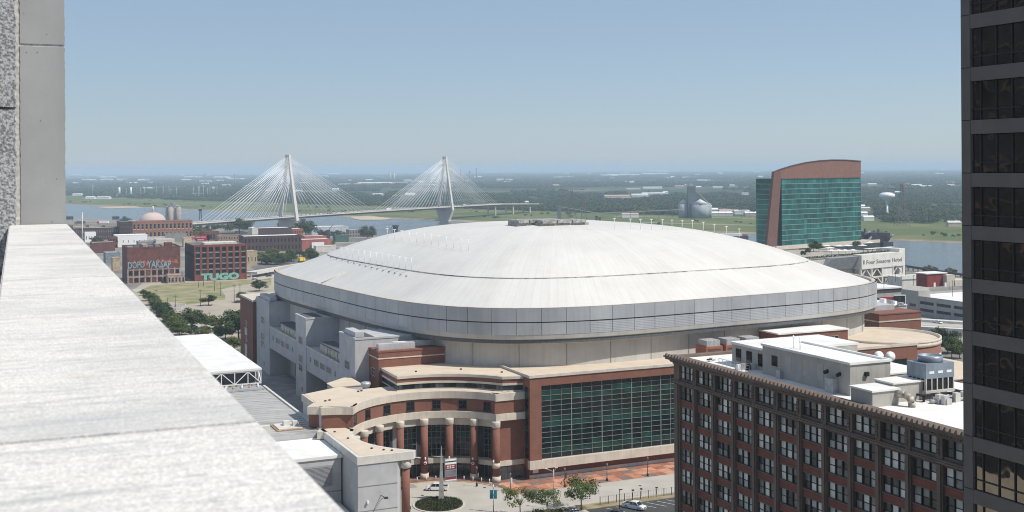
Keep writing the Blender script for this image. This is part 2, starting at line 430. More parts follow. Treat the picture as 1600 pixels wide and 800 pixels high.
def pits():
    N, Lk, bs = nodes_of(SMOOTH)
    tc = N.new('ShaderNodeNewGeometry'); v = N.new('ShaderNodeTexVoronoi'); v.inputs['Scale'].default_value = 9.0
    r = N.new('ShaderNodeMapRange'); r.inputs[1].default_value = 0.05; r.inputs[2].default_value = 0.09
    mm = N.new('ShaderNodeMix'); mm.data_type = 'RGBA'; mm.inputs[6].default_value = (0.13, 0.13, 0.13, 1)
    old = bs.inputs['Base Color'].links[0].from_socket
    Lk.new(tc.outputs['Position'], v.inputs['Vector']); Lk.new(v.outputs[0], r.inputs[0]); Lk.new(r.outputs[0], mm.inputs[0]); Lk.new(old, mm.inputs[7]); Lk.new(mm.outputs[2], bs.inputs['Base Color'])
pits()
PALEM = mat('pale_mortar', (0.50, 0.49, 0.46), 0.95, 0.15, 20.0)
MORTAR = mat('mortar', (0.30, 0.29, 0.27), 0.95, 0.2, 20.0)
ledge = thing('roof_parapet', 'sunlit pale granite parapet coping with fine joints and rusty stains', 'parapet', (0.22, 8.0, 0), LD)
# in this frame +y runs along the ledge, +x towards the drop
cuts = [-4.0, -0.6, 2.85, 7.15, 10.4, 14.55]
for i in range(len(cuts) - 1):
    y0, y1 = cuts[i] + 0.004, cuts[i + 1] - 0.004
    x0, x1 = -0.085, 0.533
    m = bmesh.new()
    bmesh.ops.create_cube(m, size=1.0)
    for v in m.verts: v.co = ((v.co.x + 0.5) * (x1 - x0) + x0, (v.co.y + 0.5) * (y1 - y0) + y0, LH - 0.14 + (v.co.z + 0.5) * 0.14 + random.uniform(-0.0008, 0.0008))
    bmesh.ops.bevel(m, geom=m.edges[:], offset=0.008, segments=2, affect='EDGES')
    me = bpy.data.meshes.new('coping_slab'); m.to_mesh(me); m.free()
    org = Vector((0.22, (y0 + y1) / 2, LH - 0.14))
    for v in me.vertices: v.co -= org
    me.materials.append(GRAN)
    put('coping_slab', me, ledge, org)
B(-0.07, 0.515, -3.99, 14.54, LH - 0.13, LH - 0.006).build('mortar_bed', MORTAR, ledge)
B(-0.03, 0.48, -30, 14.54, 0.0, LH - 0.135).build('parapet_wall', streaks(mat('limestone_wall', (0.5, 0.46, 0.4), 0.9, 0.08, 0.5), 0.4), ledge)
# the pier at the end of the ledge: rough granite block and a smooth cast panel
pier = thing('stone_pier', 'tall grey pier of rough granite blocks and smooth pitted panels', 'pier', (0.1, 15.0, 0), LD)
def jag_box(x0, x1, y0, y1, z0, z1, amp, step, m, name, par, bev=0.0):
    """block with irregular, chipped vertical edges"""
    mb = MB(); n = max(2, int((z1 - z0) / step)); vs = []
    for i in range(n + 1):
        z = z0 + (z1 - z0) * i / n; j = [random.uniform(0, amp) for _ in range(4)]
        vs += [(x0 + j[0], y0, z), (x1 - j[1], y0, z), (x1 - j[2], y1, z), (x0 + j[3], y1, z)]
    fs = [(4 * i + k, 4 * i + (k + 1) % 4, 4 * i + 4 + (k + 1) % 4, 4 * i + 4 + k) for i in range(n) for k in range(4)]
    fs += [(0, 3, 2, 1), tuple(range(4 * n, 4 * n + 4))]
    mb.add(vs, fs)
    return mb.build(name, m, par)
# smooth panel spans px 33..104 at the ledge end; pixel -> metres at this depth
PY0 = 14.55
def pier_x(px):
    k = ray(px, 330)[0]
    c, s = math.cos(LD), math.sin(LD)      # world x = lx*c - ly*s ; y = lx*s + ly*c
    return PY0 * (k * c + s) / (c - k * s)
xa, xb, xc = pier_x(-60), pier_x(30), pier_x(103.5)
for z0, z1 in ((0.0, LH - 0.15), (LH, 81.43), (81.46, 84.2), (84.23, 87.0)):
    jag_box(xb + 0.015, xc, PY0 + 0.001, PY0 + 0.7, z0, z1, 0.009, 0.03 if z1 - z0 < 10 else 2.0, SMOOTH, 'smooth_panel', pier)
for z0, z1 in ((0.0, 77.0), (77.02, 78.85), (78.88, 80.70), (80.73, 82.55), (82.58, 84.4), (84.43, 87.0)):
    jag_box(xa, xb - 0.02, PY0 - 0.12, PY0 + 0.7, z0, z1, 0.022, 0.035 if z1 - z0 < 10 else 2.0, ROUGHG, 'granite_block', pier)
B(xa, xc - 0.012, PY0 + 0.012, PY0 + 0.66, 0, 86.9).build('core', PALEM, pier)
# ================================================================== TREES (builders)
LEAFS = []
for n_, c, c2 in (('leaf_mid_green', (0.085, 0.12, 0.03), (0.055, 0.082, 0.024)), ('leaf_dark_green', (0.058, 0.088, 0.026), (0.036, 0.058, 0.02)), ('leaf_olive', (0.13, 0.145, 0.038), (0.08, 0.10, 0.028)), ('leaf_blue_green', (0.05, 0.078, 0.034), (0.034, 0.054, 0.026))):
    m_ = mat(n_, c, 0.75, 0.2, 0.35, col2=c2, spec=0.15); LEAFS.append(m_)
def crown_mesh(seed, n_leaf, leaf, lobes, rad_xy, rad_z, zc, m, open_=0.0):
    """leaf-sized faces gathered in clumps over an uneven crown"""
    r = random.Random(seed); mb = MB(); cl = []
    for k in range(lobes):
        t = r.uniform(0, 6.283); ph = math.asin(r.uniform(-0.75, 1)); d = r.uniform(0.45, 1.0)
        cl.append((math.cos(t) * math.cos(ph) * d * rad_xy, math.sin(t) * math.cos(ph) * d * rad_xy, zc + math.sin(ph) * d * rad_z, r.uniform(0.24, 0.42) * rad_xy))
    vs, fs = [], []
    for i in range(n_leaf):
        cx, cy, cz, cr = cl[r.randrange(lobes)]
        t = r.uniform(0, 6.283); z = r.uniform(-1, 1); q = math.sqrt(1 - z * z); d = cr * (r.random() ** 0.45)
        x, y, z = cx + q * math.cos(t) * d, cy + q * math.sin(t) * d, cz + z * d * 0.8
        n = Vector((x * .6 + r.uniform(-.8, .8) * rad_xy, y * .6 + r.uniform(-.8, .8) * rad_xy, (z - zc) * .6 + r.uniform(.0, 1.1) * rad_xy)).normalized()
        u = n.cross(Vector((r.uniform(-1, 1), r.uniform(-1, 1), r.uniform(-1, 1)))).normalized(); v = n.cross(u)
        s = leaf * r.uniform(.6, 1.3); k = len(vs)
        vs += [(x - u.x * s, y - u.y * s, z - u.z * s), (x + v.x * s * .6, y + v.y * s * .6, z + v.z * s * .6), (x + u.x * s, y + u.y * s, z + u.z * s), (x - v.x * s * .6, y - v.y * s * .6, z - v.z * s * .6)]
        fs.append((k, k + 1, k + 2, k + 3))
    mb.add(vs, fs)
    return mb.mesh('crown', m), cl
def trunk_mesh(cl, h, r0):
    mb = MB(); mb.tube((0, 0, -0.3), (0.05, 0, h), r0, r0 * .62, n=8)
    for c in cl[:9]:
        mb.tube((0.05, 0, h * .92), (c[0] * .5, c[1] * .5, h + (c[2] - h) * .55), r0 * .42, r0 * .25, n=6); mb.tube((c[0] * .5, c[1] * .5, h + (c[2] - h) * .55), c[:3], r0 * .25, r0 * .08, n=5)
    return mb.mesh('trunk', BARK)
TREEK = []
for k in range(8):                                                    # unit trees 10 m tall
    m_ = LEAFS[(0, 1, 0, 2, 1, 3, 0, 2)[k]]
    cm, cl = crown_mesh(100 + k, 4200, 0.31, 26 + 3 * k, 4.5 + .3 * (k % 3), 3.9, 5.7, m_)
    TREEK.append((cm, trunk_mesh(cl, 3.6, 0.26)))
AIRY = []
for k in range(3):
    cm, cl = crown_mesh(300 + k, 1900, 0.19, 24, 3.4, 2.3, 5.2, LEAFS[0] if k else LEAFS[2])
    AIRY.append((cm, trunk_mesh(cl, 3.0, 0.13)))
def tree(x, y, z, h, label, kind=None, wide=1.0, group=None, name='tree', airy=False, i=[0]):
    i[0] += 1
    K = AIRY if airy else TREEK
    k = (i[0] * 5) % len(K) if kind is None else kind % len(K)
    t = thing(name, label, 'tree', (x, y, z), 0, group); s = h / (8.0 if airy else 10.0)
    t.rotation_euler = (0, 0, random.uniform(0, 6.28)); t.scale = (s * wide, s * wide, s)
    put('crown', K[k][0], t, (x, y, z)); put('trunk', K[k][1], t, (x, y, z))
    return t
def tree_px(px, py, top, label, kind=None, wide=1.0, group=None, airy=False, name='tree'):
    q = gnd(px, py); h = at(px, top, q.y).z - q.z
    return tree(q.x, q.y, q.z, h, label, kind, wide, group, name, airy)
# ================================================================== STADIUM
RP = dict(hb=86.4, ha=96.3, cb=187.4, ca=383.3, n=4.1, zr=41.7, zc=48.5, za=60.7, tc=0.813, e=2.72, rot=0.094)
def rim(t, th, inset=0.0):
    n = RP['n']; co, si = math.cos(th), math.sin(th)
    k = (abs(co) ** n + abs(si) ** n) ** (-1 / n)
    ub, ua = (RP['hb'] - inset) * co * k * t, (RP['ha'] - inset) * si * k * t
    c, s = math.cos(RP['rot']), math.sin(RP['rot'])
    return RP['cb'] + ub * c - ua * s, RP['ca'] + ub * s + ua * c
def roof_z(t):
    tc = RP['tc']
    if t > tc: return RP['zr'] + (RP['zc'] - RP['zr']) * (1 - t) / (1 - tc)
    return RP['za'] - (RP['za'] - RP['zc']) * (t / tc) ** RP['e']
# equal perimeter steps
def rim_angles(N):
    fine = [2 * math.pi * i / 7200 for i in range(7201)]
    pts = [rim(1, t) for t in fine]; L = [0.0]
    for i in range(7200): L.append(L[-1] + math.dist(pts[i], pts[i + 1]))
    out, j = [], 0
    for k in range(N):
        tgt = L[-1] * k / N
        while L[j + 1] < tgt: j += 1
        out.append(fine[j] + (fine[j + 1] - fine[j]) * (tgt - L[j]) / max(1e-9, L[j + 1] - L[j]))
    return out, L[-1]
NR = 288
ANG, PERIM = rim_angles(NR)
dome = thing('stadium', 'vast white-roofed domed stadium with grey fascia, brick and glass front', 'stadium', (200, 400, 0), GR)
ROOFM = mat('white_standing_seam_roof', (0.67, 0.65, 0.605), 0.6, 0.03, 0.06, col2=(0.60, 0.58, 0.54), detail=7)
def roof_nodes():
    N, Lk, bs = nodes_of(ROOFM)
    at_ = N.new('ShaderNodeAttribute'); at_.attribute_name = 'run'
    m1 = N.new('ShaderNodeMath'); m1.operation = 'MULTIPLY'; m1.inputs[1].default_value = 1 / 2.6; Lk.new(at_.outputs['Fac'], m1.inputs[0])
    fr = N.new('ShaderNodeMath'); fr.operation = 'FRACT'; Lk.new(m1.outputs[0], fr.inputs[0])
    lt = N.new('ShaderNodeMath'); lt.operation = 'LESS_THAN'; lt.inputs[1].default_value = 0.12; Lk.new(fr.outputs[0], lt.inputs[0])
    fl = N.new('ShaderNodeMath'); fl.operation = 'FLOOR'; Lk.new(m1.outputs[0], fl.inputs[0])
    wn_ = N.new('ShaderNodeTexWhiteNoise'); wn_.noise_dimensions = '1D'; Lk.new(fl.outputs[0], wn_.inputs['W'])
    r1 = N.new('ShaderNodeMapRange'); r1.inputs[3].default_value = 0.95; r1.inputs[4].default_value = 1.0; Lk.new(wn_.outputs[0], r1.inputs[0])
    ml = N.new('ShaderNodeMath'); ml.operation = 'MULTIPLY_ADD'; ml.inputs[1].default_value = -0.06; Lk.new(lt.outputs[0], ml.inputs[0]); Lk.new(r1.outputs[0], ml.inputs[2])
    cb = N.new('ShaderNodeCombineColor'); [Lk.new(ml.outputs[0], cb.inputs[i]) for i in range(3)]
    mm = N.new('ShaderNodeMix'); mm.data_type = 'RGBA'; mm.blend_type = 'MULTIPLY'; mm.inputs[0].default_value = 1.0
    old = bs.inputs['Base Color'].links[0].from_socket
    Lk.new(old, mm.inputs[6]); Lk.new(cb.outputs[0], mm.inputs[7]); Lk.new(mm.outputs[2], bs.inputs['Base Color'])
roof_nodes()
streaks(ROOFM, 0.5, (0.016, 0.05, 0.05), (0.86, 0.83, 0.78)); streaks(ROOFM, 0.6, (0.35, 0.35, 0.35), (0.93, 0.91, 0.88))
def roof_part(name, ts, lift=0.0):
    mb = MB(); vs = []
    for t in ts:
        for th in ANG:
            b, a = rim(t, th); vs.append((b, a, roof_z(t) + lift))
    fs = [(j * NR + i, (j + 1) * NR + i, (j + 1) * NR + (i + 1) % NR, j * NR + (i + 1) % NR) for j in range(len(ts) - 1) for i in range(NR)]
    mb.add(vs, [f[::-1] for f in fs], True)
    o = mb.build(name, ROOFM, dome)
    at_ = o.data.attributes.new('run', 'FLOAT', 'POINT')
    at_.data.foreach_set('value', [PERIM * i / NR for t in ts for i in range(NR)])
    a2_ = o.data.attributes.new('fall', 'FLOAT', 'POINT')
    a2_.data.foreach_set('value', [t for t in ts for i in range(NR)])
    return o
def roof_rain():
    N, Lk, bs = nodes_of(ROOFM)
    A_, F_ = N.new('ShaderNodeAttribute'), N.new('ShaderNodeAttribute'); A_.attribute_name = 'run'; F_.attribute_name = 'fall'
    m1, m2 = N.new('ShaderNodeMath'), N.new('ShaderNodeMath'); m1.operation = m2.operation = 'MULTIPLY'; m1.inputs[1].default_value = 0.45; m2.inputs[1].default_value = 5.0
    Lk.new(A_.outputs['Fac'], m1.inputs[0]); Lk.new(F_.outputs['Fac'], m2.inputs[0])
    cb = N.new('ShaderNodeCombineXYZ'); Lk.new(m1.outputs[0], cb.inputs[0]); Lk.new(m2.outputs[0], cb.inputs[1])
    n = N.new('ShaderNodeTexNoise'); n.inputs['Scale'].default_value = 1.0; n.inputs['Detail'].default_value = 6; Lk.new(cb.outputs[0], n.inputs['Vector'])
    r = N.new('ShaderNodeMapRange'); r.inputs[1].default_value = 0.5; r.inputs[2].default_value = 0.78; r.inputs[4].default_value = 0.45; Lk.new(n.outputs[0], r.inputs[0])
    mm = N.new('ShaderNodeMix'); mm.data_type = 'RGBA'; mm.blend_type = 'MULTIPLY'; mm.inputs[7].default_value = (0.86, 0.835, 0.79, 1)
    old = bs.inputs['Base Color'].links[0].from_socket
    Lk.new(r.outputs[0], mm.inputs[0]); Lk.new(old, mm.inputs[6]); Lk.new(mm.outputs[2], bs.inputs['Base Color'])
roof_rain()
TC = RP['tc']
up = roof_part('upper_roof', [0.002] + [TC * i / 22 for i in range(1, 23)], 0.25)
lo = roof_part('lower_roof', [TC - 0.004, 0.86, 0.93, 1.0])
def ring(inset, z0, z1, in2=None, n=NR, cap=False):
    """closed vertical (or sloping) band round the rim"""
    mb = MB(); vs = []
    for i in range(n):
        b, a = rim(1, ANG[i * NR // n], inset); vs.append((b, a, z0))
    for i in range(n):
        b, a = rim(1, ANG[i * NR // n], inset if in2 is None else in2); vs.append((b, a, z1))
    return mb.add(vs, [(i, (i + 1) % n, n + (i + 1) % n, n + i) for i in range(n)])
def joint_ring(t, r, lift):
    mb = MB(); vs = []
    for th in ANG:
        for dt, dz in ((-r, 0), (-r, 0.28), (r, 0.28), (r, -0.1)):
            b, a = rim(t + dt, th); vs.append((b, a, roof_z(t) + lift + dz))
    fs = [(4 * i + k, 4 * ((i + 1) % NR) + k, 4 * ((i + 1) % NR) + k + 1, 4 * i + k + 1) for i in range(NR) for k in range(3)]
    return mb.add(vs, [f[::-1] for f in fs])
joint_ring(TC, 0.0017, -0.08).build('expansion_joint', mat('weathered_joint', (0.42, 0.40, 0.36), 0.8, 0.35, 0.4), dome)
Z0 = RP['zr']
# parapet gutter, groove, soffit and lower wall
PANEL = streaks(mat('grey_fascia_panel', (0.40, 0.41, 0.425), 0.45, 0.05, 0.15, metal=0.15), 0.3)
PANEL2 = streaks(mat('grey_fascia_panel_light', (0.44, 0.45, 0.46), 0.45, 0.05, 0.15, metal=0.15), 0.3)
BEIGEB = streaks(mat('beige_fascia_base', (0.47, 0.455, 0.425), 0.7, 0.05, 0.2), 0.3)
ring(-1.2, Z0 + 0.9, Z0 + 0.9, 0.2).build('gutter_edge', mat('tan_flashing', (0.50, 0.42, 0.33), 0.7, 0.1, 0.5), dome)
ring(0.2, Z0 - 0.4, Z0 + 0.9).build('gutter_inner_wall', PANEL, dome)
ring(-0.7, Z0 - 8.6, Z0 + 0.88).build('fascia_core', mat('fascia_joint_dark', (0.10, 0.105, 0.11), 0.7, 0.1, 1.0), dome)
gv = ring(-0.95, Z0 - 3.05, Z0 - 2.75)
gv.build('groove_lip', mat('dark_groove', (0.045, 0.048, 0.055), 0.7, 0.05, 0.5), dome)
ring(-1.0, Z0 - 7.35, Z0 - 6.2, -1.15).build('fascia_base_band', BEIGEB, dome)
ring(1.2, Z0 - 9.0, Z0 - 7.35, -1.0).build('fascia_soffit_band', BEIGEB, dome)
ring(3.0, Z0 - 9.0, Z0 - 9.0, 1.2).build('fascia_soffit', BEIGEB, dome)
ring(2.2, 0, Z0 - 8.6).build('drum_wall', streaks(mat('pale_drum_wall', (0.50, 0.485, 0.455), 0.85, 0.05, 0.15), 0.35), dome)
for k in range(0, NR, 6):
    b, a = rim(1, ANG[k], 2.1); b2, a2 = rim(1, ANG[k], 2.5); d_ = (Vector((b, a)) - Vector((b2, a2))).normalized(); n_ = Vector((-d_.y, d_.x)) * 0.07
    if to_xy(b, a).y < 395: MB().prism([(b - n_.x, a - n_.y), (b + n_.x, a + n_.y), (b2 + n_.x, a2 + n_.y), (b2 - n_.x, a2 - n_.y)], 0, Z0 - 8.7).build('wall_panel_joint', DCONC, dome)
NP = 96
def visible_theta(th):
    b, a = rim(1, th); p = to_xy(b, a); bx_, by = rim(1.02, th); q = to_xy(bx_, by)
    return (q - p).normalized().dot(p.normalized()) < 0.35
def band_panel(i, za, zb, louvre, out=1.2, gap=0.12):
    k = NR // NP; per = PERIM / NP; mb = MB()
    P = [Vector(rim(1, ANG[(i * k + j) % NR], -out)) for j in range(k + 1)]
    d0 = (P[1] - P[0]).normalized() * gap / 2; P[0] = P[0] + d0; d1 = (P[-1] - P[-2]).normalized() * gap / 2; P[-1] = P[-1] - d1
    Q = [Vector(rim(1, ANG[(i * k + j) % NR], -out + 0.4)) for j in range(k + 1)]
    rows = []
    if louvre:
        n = 7
        for r in range(n):
            z = za + (zb - za) * r / n; z2 = za + (zb - za) * (r + 1) / n
            rows += [(z, 0.0), (z2 - 0.07, 0.045)]
        rows.append((zb, 0.0))
    else: rows = [(za, 0.0), (zb, 0.0)]
    vs = []
    for z, ins in rows:
        for j in range(k + 1):
            p = P[j] + (Q[j] - P[j]).normalized() * ins; vs.append((p.x, p.y, z))
    w_ = k + 1
    fs = [(r * w_ + j, r * w_ + j + 1, (r + 1) * w_ + j + 1, (r + 1) * w_ + j) for r in range(len(rows) - 1) for j in range(k)]
    mb.add(vs, fs)
    mb.add([(P[0].x, P[0].y, za), (Q[0].x, Q[0].y, za), (Q[0].x, Q[0].y, zb), (P[0].x, P[0].y, zb)], [(0, 3, 2, 1)])
    mb.add([(P[-1].x, P[-1].y, za), (Q[-1].x, Q[-1].y, za), (Q[-1].x, Q[-1].y, zb), (P[-1].x, P[-1].y, zb)], [(0, 1, 2, 3)])
    mb.add([(P[j].x, P[j].y, zb) for j in range(w_)] + [(Q[j].x, Q[j].y, zb) for j in range(w_)], [(j, j + 1, w_ + j + 1, w_ + j) for j in range(k)])
    return mb
for i in range(NP):
    th = ANG[(i * (NR // NP) + 1) % NR]
    if not visible_theta(th): continue
    b, a = rim(1, th); p = to_xy(b, a); px = px_of(p.x, p.y, Z0)[0]
    lv = px > 915
    band_panel(i, Z0 - 2.75, Z0 + 0.9, False).build('fascia_panel', PANEL2 if (i * 7) % 5 == 0 else PANEL, dome)
    band_panel(i, Z0 - 6.2, Z0 - 3.05, lv or px < 500).build('lower_fascia_panel', PANEL2 if (i * 3) % 7 == 0 or px > 1240 else PANEL, dome)
# roof furniture: vents at the crown, thin masts with T heads
def roof_at(px, py):
    """point of the roof surface seen at that pixel"""
    best = None; dx, dz = ray(px, py)
    for i in range(2700, 6000):
        y = i / 10.0; x = dx * y; z = EYE + dz * y; ba = to_ba(x, y)
        c, s = math.cos(-RP['rot']), math.sin(-RP['rot']); u, v = ba.x - RP['cb'], ba.y - RP['ca']
        u, v = u * c - v * s, u * s + v * c
        t = (abs(u / RP['hb']) ** RP['n'] + abs(v / RP['ha']) ** RP['n']) ** (1 / RP['n'])
        if t <= 1 and z <= roof_z(t) + 0.25: return Vector((ba.x, ba.y, roof_z(t)))
    return None
VENT = mat('weathered_vent_housing', (0.30, 0.29, 0.27), 0.75, 0.25, 1.2)
for (px, py, n_) in ((838, 349, 4), (875, 349.5, 3)):
    q = roof_at(px, py + 1)
    if q is None: q = Vector((RP['cb'], RP['ca'], RP['za']))
    h = MB(); h.box(q.x - 9, q.x + 9, q.y - 4, q.y + 4, q.z - 0.3, q.z + 0.9)
    hv = h.build('crown_vent', VENT, dome)
    for k in range(n_):
        x0 = q.x - 8.6 + k * (17.0 / n_)
        MB().box(x0, x0 + 17.0 / n_ - 0.6, q.y - 4.6, q.y + 4.6, q.z + 0.9, q.z + 1.9).build('vent_cap', mat('vent_cap_metal', (0.38, 0.37, 0.35), 0.6, 0.25, 1.0, metal=0.3), hv)
def mast_mesh(h):
    m = MB(); m.box(-0.35, 0.35, -0.35, 0.35, -0.5, 0.12); m.tube((0, 0, 0), (0, 0, h), 0.075, n=6); m.box(-0.55, 0.55, -0.1, 0.1, h - 0.05, h + 0.12)
    return m.mesh('roof_mast', WHITEMETAL)
MAST = mast_mesh(3.6)
rows = []
for k in range(13): u = k / 12; rows.append((533 + 110 * u, 401 + 20 * u))
for k in range(12): u = k / 11; rows.append((605 + 127 * u, 372 + 19 * u))
for k in range(12):
    q = (960, 985, 1001, 1018, 1035, 1050, 1066, 1082, 1099, 1116, 1135, 1155)[k]; rows.append((q, 354.5 + (q - 960) * 0.02 + max(0, q - 1085) * 0.17 + 3))
for px, py in rows:
    q = roof_at(px, py)
    if q: put('roof_mast', MAST, dome, q, (0, 0, random.uniform(-.1, .1)))
for k in range(14):                                                  # small roof anchors along the west slope
    q = roof_at(517 + 118 * k / 13, 402 + 29 * k / 13)
    if q: MB().cbox((q.x, q.y, q.z + 0.2), (0.45, 0.45, 0.4)).build('roof_anchor', VENT, dome)
q0, q1 = roof_at(498, 444), roof_at(541, 424)
if q0 and q1: MB().tube(q0 + Vector((0, 0, .1)), q1 + Vector((0, 0, .1)), 0.22).build('roof_conduit', mat('conduit_grey', (0.5, 0.46, 0.4), 0.7), dome)

# ---------------- west side: towers and bridges of offices in shade
WW = 99.0
def wall_b(a):
    return min((abs(rim(1, rad(90 + 180 * i / 600.0), 2.2)[1] - a), rim(1, rad(90 + 180 * i / 600.0), 2.2)[0]) for i in range(601))[1]
west = bpy.data.objects['drum_wall']
DSLAT = mat('dark_roof_recess', (0.09, 0.09, 0.095), 0.8, 0.1, 0.5)
WIN_W = win_mesh(3.0, 2.2, 0.12, [CONC, GLASS_D], 2, 2, 0.12)
WIN_S = win_mesh(1.4, 1.6, 0.12, [CONC, GLASS_D], 1, 2, 0.1)
WIN_B = win_mesh(6.5, 4.6, 0.15, [DARKMETAL, GLASS_G], 3, 3, 0.14)
WROT = (0, 0, -math.pi / 2)
def west_tower(a0, a1, b0, z1, m, hood):
    wb = max(wall_b(a0), wall_b(a1)) + 1.5
    t = MB(); t.box(b0, wb, a0, a1, 0, z1); t.box(b0 - 0.15, wb, a0 - 0.15, a1 + 0.15, z1, z1 + 0.5)
    o = t.build('west_tower', m, dome)
    MB().box(b0 + 0.6, WW - 0.3, a0 + 0.6, a1 - 0.6, z1 + 0.5, z1 + 0.55).build('tower_roof', DSLAT, o)
    if hood: MB().box(b0 + 0.5, b0 + 3.0, a0 + 1.5, a1 - 4, z1 + 0.55, z1 + 1.9).build('roof_hood', CONC, o)
    return o
t1 = west_tower(424, 446, 93, 32.2, CONC, True)
t2 = west_tower(371, 384.6, 93, 32.4, CONC, False)
t3 = west_tower(316, 332, 93, 33.0, CONC, True)
tb = MB(); tb.box(91.8, WW + 6, 447, 471, 0, 30.5)
tbo = tb.build('brick_tower', BRICK, dome)
MB().box(91.6, WW + 6, 446.8, 471.2, 30.5, 31.2).build('coping', CREAM, tbo)
put('window', WIN_W, tbo, (91.8, 459, 21), WROT); put('window', WIN_W, tbo, (91.8, 459, 15), WROT)
MB().box(91.5, 91.79, 457, 461, 16.6, 19.4).build('cream_panel', CREAM, tbo); MB().box(91.5, 91.79, 457, 461, 2, 13).build('cream_panel', CREAM, tbo)
for t, aa in ((t1, 435), (t2, 378), (t3, 324)):
    for z in (25.0, 19.0, 16.2): put('window', WIN_W, t, (93, aa, z), WROT, (1.6, 1, 1.1))
    for z in (9.5,): put('window', WIN_S, t, (93, aa - 2, z), WROT)
for a0, a1 in ((384.6, 424), (332, 371)):
    g = MB(); g.box(93.2, wall_b(a0) + 1, a0, a1, 16.2, 23.6); o = g.build('office_bridge', CONC, dome)
    MB().box(93.0, 93.5, a0 + 0.1, a1 - 0.1, 23.6, 24.1).build('coping', CREAM, o)
    n = 5
    for k in range(n):
        put('window', WIN_W if k not in (0, 4) else WIN_S, o, (93.2, a0 + (a1 - a0) * (k + 0.7) / (n + 0.4), 20.4), WROT, (1.7, 1, .85) if k not in (0, 4) else (1, 1, 1))
    mid = a0 + (a1 - a0) * 0.30
    c = MB(); c.box(94.4, WW - 0.2, a0 + 2, a1 - 12, 23.6, 26.4); co = c.build('rooftop_conservatory', CONC, dome)
    MB().box(94.2, WW - 0.2, a0 + 1.8, a1 - 11.8, 26.4, 26.8).build('flat_roof', DSLAT, co)
    for k in range(6): MB().box(94.25, 94.39, a0 + 3 + k * 3.8, a0 + 6 + k * 3.8, 24.1, 26.0).build('pane', mat('amber_blind', (0.42, 0.40, 0.30), 0.4, 0.2, 0.6), co)  # panes have one flat pale amber colour
    put('window', WIN_B, west, (wall_b(a0 + 26) - .4, a0 + 26, 10.0), WROT, (1.2, 1, 1.3))
    put('window', WIN_B, west, (wall_b(a0 + 25) - .4, a0 + 25, 27.0), WROT, (1.25, 1, 1.0))
ba_sheet('service_court', [(60, 282), (99, 282), (99, 475), (60, 475)], mat('service_yard_concrete', (0.22, 0.21, 0.20), 0.9, 0.15, 0.1), 0.012, kind='structure')
MB().box(74.3, WW - 0.1, 300, 440, 0.02, 6.4).build('loading_deck', mat('loading_deck_concrete', (0.27, 0.265, 0.26), 0.9, 0.12, 0.2), dome)

# ---------------- south front: concave entrance court between brick blocks
CB, CA, CRAD = 100.3, 268.0, 21.8
def arc(r, t0, t1, n): return [(CB + r * math.cos(rad(t0 + (t1 - t0) * i / n)), CA + r * math.sin(rad(t0 + (t1 - t0) * i / n))) for i in range(n + 1)]
def arc_band(r0, r1, t0, t1, z0, z1, n=24):
    return MB().prism(arc(r0, t0, t1, n) + arc(r1, t1, t0, n), z0, z1)
GLW = 2.6
court = arc_band(CRAD + 0.1, CRAD + 11, 28, 150, 17.25, 20.55, 30).build('court_brick_band', BRICK, dome)
arc_band(CRAD - 0.25, CRAD + 11.1, 27.6, 152, 20.55, 22.4, 30).build('upper_cream_band', CREAM, dome)
arc_band(CRAD - 0.5, CRAD + 8, 27.6, 160, 15.5, 17.25, 34).build('lower_cream_band', CREAM, dome)
arc_band(CRAD + 0.6, CRAD + 10.9, 28, 151, 22.4, 22.44, 24).build('court_roof', TANROOF, dome)
arc_band(CRAD + GLW, CRAD + GLW + 0.5, 31, 165, 0.0, 15.5, 30).build('court_glass_backing', mat('dark_lobby_interior', (0.03, 0.03, 0.032), 0.8, 0.2, 0.4), dome)
arc_band(CRAD + 0.1, CRAD + GLW + 0.2, 30, 165, 3.7, 5.0, 30).build('mezzanine_cream_band', CREAM, dome)
arc_band(CRAD + 0.3, CRAD + GLW + 0.2, 30, 165, 13.6, 15.5, 30).build('glazing_head', CREAM, dome)
